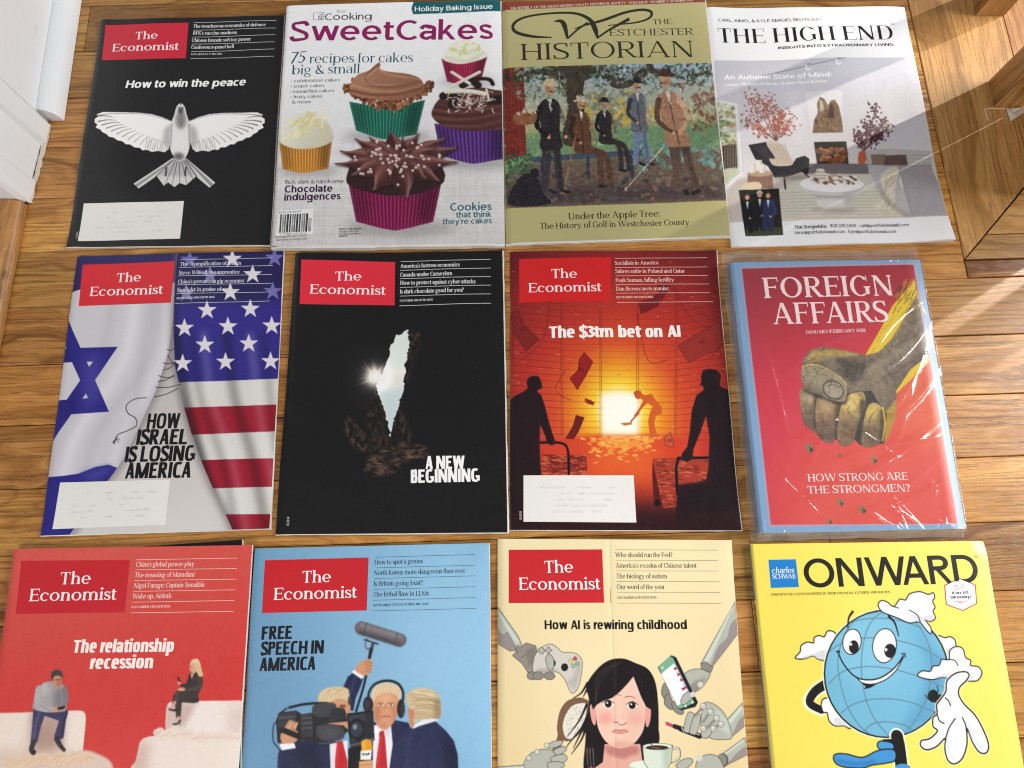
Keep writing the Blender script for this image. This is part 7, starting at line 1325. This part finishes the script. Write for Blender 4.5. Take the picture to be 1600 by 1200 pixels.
# ---------------------------------------------------------------- magazines
MAGS = 'magazines laid out in rows on the floor'
def surf(c, cfg):
    """height above the floor (metres) of the front page at u, v in millimetres"""
    top, lo = c.z, cfg['base']; th = top - lo; sd = cfg.get('seed', 1); w, h = c.w, c.h
    g = np.random.default_rng(sd); ph = g.random(8) * 6.28; am = cfg.get('wave', .00035) * 1.5
    creases = cfg.get('crease', [])
    def f(u, v):
        u = np.asarray(u, float); v = np.asarray(v, float); U, Vv = u / w, v / h
        z = np.full(np.broadcast(u, v).shape, top)
        z = z + am * (np.sin(2.1 * U * 3.14 + ph[0] + 1.3 * Vv) * .6 + np.sin(3.3 * Vv * 3.14 + ph[1] + U) * .6 + np.sin(5.1 * U + 6.3 * Vv + ph[2]) * .5 + .3 * np.sin(13 * U - 7 * Vv + ph[3]))
        rs = cfg.get('roll', 7.0); z = z - min(th * .55, .0022) * np.clip(1 - u / rs, 0, 1) ** 2.2
        z = z - th * .18 * np.clip(1 - (w - u) / 16, 0, 1) ** 2
        for (cu, cv, r, dz) in cfg.get('curl', []): z = z + dz * np.clip(1 - np.hypot(u - cu, v - cv) / r, 0, 1) ** 2
        for (u0, v0, u1, v1, wd, dz) in creases:
            dx_, dy_ = u1 - u0, v1 - v0; L = dx_ * dx_ + dy_ * dy_; t = np.clip(((u - u0) * dx_ + (v - v0) * dy_) / L, 0, 1)
            d = np.hypot(u - u0 - t * dx_, v - v0 - t * dy_); z = z + dz * np.exp(-np.abs(d) / wd)
        return z
    return f

def build_magazine(c, label, cfg, cat='magazine'):
    f = surf(c, cfg); base = cfg['base']
    mid = happly(c.H, [(c.w / 2, c.h / 2)])[0]; e = empty('magazine', (mid[0], mid[1], base)); tag(e, label, cat, MAGS)
    def W3(uv, lift=0.0):
        uv = np.asarray(uv, float); xy = happly(c.H, uv); return np.concatenate([xy, (f(uv[..., 0], uv[..., 1]) + lift)[..., None]], -1)
    # front page
    vmax = cfg.get('vmax', c.h); ny = min(c.ny, int(vmax * PPM) + 1)
    U, V = np.meshgrid(np.linspace(0, c.w, c.nx), np.arange(ny) / (c.ny - 1) * c.h)
    P = W3(np.stack([U, V], -1)).reshape(-1, 3); nx = c.nx
    me = bpy.data.meshes.new('front_page'); nv = len(P); idx = np.arange(nv).reshape(ny, nx)
    qd = np.stack([idx[:-1, :-1], idx[1:, :-1], idx[1:, 1:], idx[:-1, 1:]], -1).reshape(-1, 4); nf = len(qd)
    me.vertices.add(nv); me.vertices.foreach_set('co', P.astype(np.float32).ravel())
    me.loops.add(nf * 4); me.loops.foreach_set('vertex_index', qd.astype(np.int32).ravel())
    me.polygons.add(nf); me.polygons.foreach_set('loop_start', np.arange(0, nf * 4, 4, dtype=np.int32)); me.polygons.foreach_set('use_smooth', np.ones(nf, bool))
    a = me.attributes.new('ink', 'FLOAT_COLOR', 'POINT'); cl = lin(c.img[:ny]).reshape(-1, 3); a.data.foreach_set('color', np.concatenate([cl, np.ones((nv, 1))], 1).astype(np.float32).ravel())
    me.materials.append(cfg.get('mat', PRINT)); me.update(); me.validate(); o = bpy.data.objects.new('front_page', me); COL.objects.link(o); o.parent = e; o.matrix_parent_inverse = Matrix.Translation(-e.location)
    # pages and back, following the outline
    ov = cfg.get('page_over', (.4, .5)); N = 24
    out = [(0, v) for v in np.linspace(0, c.h, N)] + [(u, c.h) for u in np.linspace(0, c.w, N)[1:]] + [(c.w, v) for v in np.linspace(c.h, 0, N)[1:]] + [(u, 0) for u in np.linspace(c.w, 0, N)[1:-1]]
    out = np.array(out); grow = np.array(out); g = np.random.default_rng(cfg.get('seed', 1) + 50)
    grow[:, 0] += np.where(out[:, 0] >= c.w - 1e-6, ov[0] * (.7 + .5 * g.random(len(out))), 0); grow[:, 1] += np.where(out[:, 1] >= c.h - 1e-6, ov[1] * (.7 + .5 * g.random(len(out))), 0)
    zt = f(out[:, 0], out[:, 1]); xy0 = happly(c.H, out); xy1 = happly(c.H, grow); n = len(out)
    th = zt - base
    rings = [np.c_[xy0, zt - .00004], np.c_[xy1, base + th * .86], np.c_[xy1, base + th * .14], np.c_[xy0, np.full(n, base + .0002)]]
    Vv = np.concatenate(rings); F, MI = [], []
    left = (out[:, 0] < 1e-6)
    for k in range(3):
        for i in range(n):
            j = (i + 1) % n; F.append((k * n + i, k * n + j, (k + 1) * n + j, (k + 1) * n + i)); MI.append(1 if left[i] and left[j] else 0)
    F.append(tuple(3 * n + i for i in range(n))); MI.append(0)
    sc_ = cfg.get('spine', tuple(np.clip(c.img[:, 3].mean(0), 0, 1) * 255)); 
    pg = mesh_obj('pages', [tuple(p) for p in Vv], F, [PAGES, ink(sc_)], e, MI); bm_normals(pg)
    if ov[0] > 0:                                                      # tops of the leaves that stick out past the front page
        pass
    # panels, lettering, rules
    for k, (part, q, col) in enumerate(c.panels):
        q = np.asarray(q); lift = .00003 + .00002 * (k if part in ('badge', 'badge_face') else 0)
        if len(q) == 4:
            m_ = 14; s, t = np.meshgrid(np.linspace(0, 1, m_), np.linspace(0, 1, m_)); s, t = s[..., None], t[..., None]
            G = (q[0] * (1 - s) + q[1] * s) * (1 - t) + (q[3] * (1 - s) + q[2] * s) * t; vv = W3(G, lift).reshape(-1, 3); ii = np.arange(m_ * m_).reshape(m_, m_)
            fs = [(ii[a, b], ii[a + 1, b], ii[a + 1, b + 1], ii[a, b + 1]) for a in range(m_ - 1) for b in range(m_ - 1)]
            mesh_obj(part, [tuple(p) for p in vv], [tuple(int(x) for x in r) for r in fs], [ink(col)], e, smooth=True)
        else: mesh_obj(part, [tuple(p) for p in W3(q, lift)], [tuple(range(len(q)))[::-1]], [ink(col)], e)
    groups = {}
    for t in c.texts:
        d = groups.setdefault(t[0], [[], [], [], {}]); mi = d[3].setdefault(tuple(int(v) for v in t[6]), len(d[3]))
        if t[1] is None:
            a_, b_ = t[2], t[3]; ps = []
            for s in range(20): ps += text_polys((t[0], None, a_ + (b_ - a_) * s / 20, a_ + (b_ - a_) * (s + 1) / 20, t[4], None, t[6]))
        else: ps = text_polys(t)
        extra = .00006 if t[0].startswith('badge') else 0
        for k, p in enumerate(ps):
            vv = W3(np.array(p), .00006 + extra + (k % 9) * .0000018); b = len(d[0]); d[0] += [tuple(x) for x in vv]; d[1].append(tuple(range(b, b + len(p)))); d[2].append(mi)
    for k, (part, q, col) in enumerate(getattr(c, 'strokes', [])):
        d = groups.setdefault(part, [[], [], [], {}]); mi = d[3].setdefault(tuple(col), len(d[3])); vv = W3(np.array(q), .00006 + (k % 60) * .0000018); b = len(d[0]); d[0] += [tuple(x) for x in vv]; d[1].append((b, b + 1, b + 2, b + 3)); d[2].append(mi)
    for part, d in groups.items():
        vs = np.array(d[0])
        fs = []
        for fc in d[1]:                                               # face up
            p = vs[list(fc)]; ar = np.sum(p[:, 0] * np.roll(p[:, 1], -1) - np.roll(p[:, 0], -1) * p[:, 1]); fs.append(fc if ar > 0 else fc[::-1])
        mesh_obj(part, d[0], fs, [ink(k) for k in d[3]], e, d[2])
    if hasattr(c, 'label'):
        q = c.c2uv(c.label); m_ = 16; s, t = np.meshgrid(np.linspace(0, 1, m_), np.linspace(0, 1, m_)); s, t = s[..., None], t[..., None]
        G = (q[0] * (1 - s) + q[1] * s) * (1 - t) + (q[3] * (1 - s) + q[2] * s) * t; g = np.random.default_rng(9 + cfg.get('seed', 0)); vv = W3(G, .00016) ; vv[..., 2] += .00012 * g.random((m_, m_))
        ii = np.arange(m_ * m_).reshape(m_, m_); fs = [tuple(int(x) for x in (ii[a, b], ii[a + 1, b], ii[a + 1, b + 1], ii[a, b + 1])) for a in range(m_ - 1) for b in range(m_ - 1)]
        V2 = [tuple(p) for p in vv.reshape(-1, 3)]
        bd = list(ii[0]) + list(ii[1:, -1]) + list(ii[-1, ::-1][1:]) + list(ii[::-1, 0][1:-1]); n0 = len(V2)
        for i in bd: p = V2[i]; V2.append((p[0], p[1], p[2] - .0001))
        for i in range(len(bd)): j = (i + 1) % len(bd); fs.append((int(bd[i]), int(bd[j]), n0 + j, n0 + i))
        lb = mesh_obj('address_label', V2, fs, [LABELM], e, smooth=False)
        fv, ff = [], []
        for r in range(5):                                            # faint unreadable grey print
            y = .26 + r * .13; x = .12 + .2 * g.random()
            while x < .8:
                L = .02 + .06 * g.random()
                if g.random() < .62:
                    for sx in np.arange(x, x + L, .012):
                        a_ = np.array([[sx, y], [sx + .007, y - .05 * g.random()], [sx + .010, y + .02 * g.random()], [sx + .002, y + .028]])
                        uv = np.array([(q[0] * (1 - p[0]) + q[1] * p[0]) * (1 - p[1]) + (q[3] * (1 - p[0]) + q[2] * p[0]) * p[1] for p in a_]); b = len(fv); fv += [tuple(v) for v in W3(uv, .0003)]; ff.append((b, b + 1, b + 2, b + 3)[::-1])
                x += L + .02
        mesh_obj('faint_print', fv, ff, [ink((222, 217, 211))], lb); 
    return e, f, W3
LABELM = plain('label_paper', (.80, .775, .74), .55, .12, 120)

MAGAZINES = [
    ('dove', 'black magazine with a spread-winged white dove and a white address label', dict(base=0, seed=3, wave=.0006, curl=[(0, 0, 36, .002), (0, 267, 30, .0015)])),
    ('cakes', 'thick white magazine covered with cupcakes in coloured paper cases', dict(base=0, seed=4, wave=.0003, page_over=(.8, 2.2), roll=4, spine=(222, 222, 224))),
    ('orchard', 'khaki magazine with a painting of men in hats under a tree', dict(base=0, seed=5, wave=.0004, page_over=(1.2, 1.5))),
    ('room', 'white magazine with a pale living room photo and a branch of red leaves', dict(base=0, seed=6, wave=.0010, page_over=(.5, .6), curl=[(216, 279, 60, .004), (0, 279, 40, .0015)])),
    ('flags', 'magazine with a blue star flag and a striped flag sewn together', dict(base=0, seed=7, wave=.0005, page_over=(.7, .9), curl=[(203, 267, 70, .003), (0, 267, 30, .0012)])),
    ('cave', 'black magazine with a bright jagged rock opening and a sunburst', dict(base=0, seed=8, wave=.0007, page_over=(1.4, .9), curl=[(203, 267, 60, .0035), (203, 0, 40, .002)], crease=[(0, 150, 70, 168, 9, -.0006)])),
    ('furnace', 'orange and red magazine with dark workers before a glowing furnace', dict(base=0, seed=9, wave=.0005, page_over=(.9, .7), curl=[(203, 267, 60, .0035), (203, 0, 30, .002)])),
    ('fist', 'red magazine with a cracked stone fist, sealed in clear plastic', dict(base=0, seed=10, wave=.0002, roll=2.5, spine=(96, 130, 166), page_over=(.1, .1), mat=PRINT)),
    ('couple', 'red magazine with a man and woman sitting on white cakes', dict(base=.0029, seed=11, wave=.0003)),
    ('crew', 'light blue magazine with three suited men, a camera and boom microphone', dict(base=0, seed=12, wave=.0005, curl=[(203, 0, 34, .003)])),
    ('girl', 'cream magazine with a black-haired girl among grey robot hands', dict(base=0, seed=13, wave=.0004, curl=[(203, 0, 40, .0025), (203, 200, 60, .002)], crease=[(97, 0, 95, 267, 1.2, -.00035)])),
    ('globe', 'yellow magazine with a smiling cartoon globe in white gloves', dict(base=0, seed=14, wave=.0004, roll=2.5, spine=(150, 156, 158), page_over=(.2, .2), curl=[(206, 0, 16, -.003)])),
]
BUILT = {}
for key, label, cfg in MAGAZINES:
    c = globals()['art_' + key](); BUILT[key] = (c,) + build_magazine(c, label, cfg)

# the dark magazine that shows behind the red one
uq = open_quad((44, 867), (378, 843), (-8, 1200), (375.5, 1200), .0027, .267)
c = Cover(uq, .0027, (203, 267), (22, 21, 23), (0, 830, 3.244)); build_magazine(c, 'black magazine almost hidden beneath the red magazine with the cake sitters', dict(base=0, seed=15, wave=.0001))

# spine lettering on the yellow magazine
c, e, f, W3 = BUILT['globe']
def spine_text(name, s, v0, v1, z0, z1, st, col, back=None):
    q, x0, x1 = layout(s, st); V, F = [], []
    k = 0
    for p in q:
        b = len(V)
        for x, y in p:
            v = v0 + (v1 - v0) * (x - x0) / (x1 - x0); xy = happly(c.H, [(-.10 - (k % 9) * .002, v)])[0]; V.append((xy[0], xy[1], z0 + (z1 - z0) * (y / 700)))
        F.append(tuple(range(b, b + len(p)))); k += 1
    return mesh_obj(name, V, F, [ink(col)], e)
q = [(*happly(c.H, [(-.05, v)])[0], z) for v, z in ((.5, .0008), (46, .0008), (46, .0042), (.5, .0042))]
mesh_obj('spine_band', q, [(0, 1, 2, 3)], [ink((84, 122, 142))], e)
spine_text('spine_lettering', 'CHARLES SCHWAB', 5, 42, .0016, .0034, SERIFB, (226, 228, 226)); spine_text('spine_lettering', 'ONWARD', 49, 66, .0014, .0036, BOLD, (40, 40, 40)); spine_text('spine_lettering', 'HELLO WORLD!', 172, 208, .0014, .0034, SANS, (60, 60, 60))

# ---------------------------------------------------------------- clear plastic round the stone fist magazine
def film_material():
    k = NT('clear_film'); t = k.t; tr = k.n('ShaderNodeBsdfTransparent', Color=(.97, .97, .975, 1)); gl = k.n('ShaderNodeBsdfGlossy', Roughness=.13, Color=(1, 1, 1, 1)); df = k.n('ShaderNodeBsdfDiffuse', Color=(.8, .8, .82, 1))
    tc = k.n('ShaderNodeTexCoord'); bp = k.n('ShaderNodeBump', Strength=.10, Distance=.0008, Height=k.n('ShaderNodeTexNoise', Vector=tc.outputs['Object'], Scale=60.0, Detail=3.0, Distortion=1.2).outputs[0]); k.l(bp.outputs[0], gl.inputs['Normal'])
    lw = k.n('ShaderNodeLayerWeight', Blend=.5); fac = k.math('MULTIPLY_ADD', k.math('POWER', lw.outputs['Facing'], 3.2), .75); t.nodes[-1].inputs[2].default_value = .045
    ed = k.n('ShaderNodeSeparateXYZ', Vector=k.n('ShaderNodeAttribute', _attribute_name='gc').outputs['Vector']).outputs[0]; dfac = k.math('MULTIPLY_ADD', ed, .17); t.nodes[-1].inputs[2].default_value = .035
    m1 = k.n('ShaderNodeMixShader', i0=dfac, i1=tr.outputs[0], i2=df.outputs[0]); m2 = k.n('ShaderNodeMixShader', i0=fac, i1=m1.outputs[0], i2=gl.outputs[0]); k.l(m2.outputs[0], k.o.inputs['Surface'])
    return k.m
c, e, f, W3 = BUILT['fist']
mL, mR, mT, mB = 4.0, 5.5, 17.0, 6.5
nu, nv_ = 240, 340
U, V = np.meshgrid(np.linspace(-mL, c.w + mR, nu), np.linspace(-mT, c.h + mB, nv_))
sx = np.maximum(np.maximum(-U, U - c.w), 0); sy = np.maximum(np.maximum(-V, V - c.h), 0)
top = c.z + .0006; out = np.clip(np.hypot(sx / mL * 1.0 * (U < 0) + sx / mR * (U > 0), sy / 9.0), 0, 1.0)
Z = .0011 + (top - .0011) * (1 - out) ** 1.5
ins = (sx + sy) <= 0
g = np.random.default_rng(33)
def ridge(u0, v0, u1, v1, w, hgt, bow=0):
    global Z
    du, dv = u1 - u0, v1 - v0; L = math.hypot(du, dv); a = ((U - u0) * du + (V - v0) * dv) / L; b = (-(U - u0) * dv + (V - v0) * du) / L - bow * np.sin(np.clip(a / L, 0, 1) * math.pi)
    env = np.clip(a / L * 4, 0, 1) * np.clip((1 - a / L) * 4, 0, 1); Z = Z + hgt * env * np.exp(-np.abs(b) / w)
for args in ((16, 236, 178, 152, 2.0, .0026, 9), (30, 224, 178, 162, 1.6, .0020, 7), (60, 196, 182, 170, 1.8, .0018, -4), (90, 170, 182, 100, 2.4, .0022, 12), (40, 110, 120, 70, 2.0, .0012, -8), (70, 240, 178, 205, 1.8, .0018, 6), (20, 232, 176, 148, 4.0, .0013, 10), (60, 252, 170, 186, 3.2, .0010, 6), (118, 160, 178, 56, 4.0, .0013, 8), (88, 66, 152, 8, 3.2, .0009, 5), (12, 40, 34, 190, 4.2, .0012, -4), (40, 210, 110, 120, 3.5, .0009, -6), (0, 178, 92, 226, .8, .0009, 5), (10, 190, 60, 248, .8, .0008, 0), (110, 120, 178, 60, 1.0, .0012, 6), (120, 92, 176, 40, .8, .0010, -5), (86, 128, 170, 88, .9, .0009, 8), (96, 236, 128, 256, .8, .0016, 3), (106, 230, 140, 254, .7, .0014, -3), (118, 226, 126, 258, .7, .0014, 0), (60, 150, 130, 196, .8, .0008, -8), (20, 60, 90, 20, 1.0, .0006, 5), (150, 10, 176, 60, .8, .0008, 3), (150, 244, 182, 256, .7, .0012, 2)): ridge(*args)
for _ in range(26):
    x, y = g.random() * c.w, g.random() * c.h; a = g.normal() * .9 - .4; L = 24 + 60 * g.random(); ridge(x, y, x + L * math.cos(a), y + L * math.sin(a), 1.2 + 1.8 * g.random(), .0002 + .0004 * g.random(), g.normal() * 6)
for _ in range(60):                                                    # gathered top, bottom and right hems
    k = g.integers(3); x, y = ((g.random() * c.w, -12 + 12 * g.random()), (g.random() * c.w, c.h - 2 + 6 * g.random()), (c.w + 3 * g.random(), g.random() * c.h))[k]
    a = g.normal() * 1.2; L = 6 + 18 * g.random(); ridge(x, y, x + L * math.cos(a), y + L * math.sin(a), .5, .0006 + .0008 * g.random(), g.normal() * 2)
nz = vnoise((nv_, nu), 16, 5, 3) * .0006 + vnoise((nv_, nu), 50, 6, 2) * .0012
Z = np.maximum(Z + nz * np.where(ins, .6, 1.0), np.where(ins, f(np.clip(U, 0, c.w), np.clip(V, 0, c.h)) + .0002, .0006))
# the outline is uneven
Uo = U + np.where(U < 0, vnoise((nv_, nu), (30, 999), 7, 2) * 3, 0) + np.where(U > c.w, vnoise((nv_, nu), (26, 999), 8, 2) * 4, 0); Vo = V + np.where(V < 0, vnoise((nv_, nu), (999, 30), 9, 2) * 4, 0) + np.where(V > c.h, vnoise((nv_, nu), (999, 24), 10, 2) * 3, 0)
XY = happly(c.H, np.stack([Uo, Vo], -1)); PV = np.concatenate([XY, Z[..., None]], -1).reshape(-1, 3); ii = np.arange(nu * nv_).reshape(nv_, nu)
qd = np.stack([ii[:-1, :-1], ii[1:, :-1], ii[1:, 1:], ii[:-1, 1:]], -1).reshape(-1, 4)
wr = mesh_obj('plastic_wrap', [tuple(p) for p in PV], [tuple(int(x) for x in r) for r in qd], [film_material()], e, smooth=True, attrs={'gc': ('FLOAT_VECTOR', np.stack([np.where(ins, 0, 1) * np.clip(.75 + vnoise((nv_, nu), 14, 21, 3) * 1.2, 0, 1.3)] * 3, -1).reshape(-1, 3))})
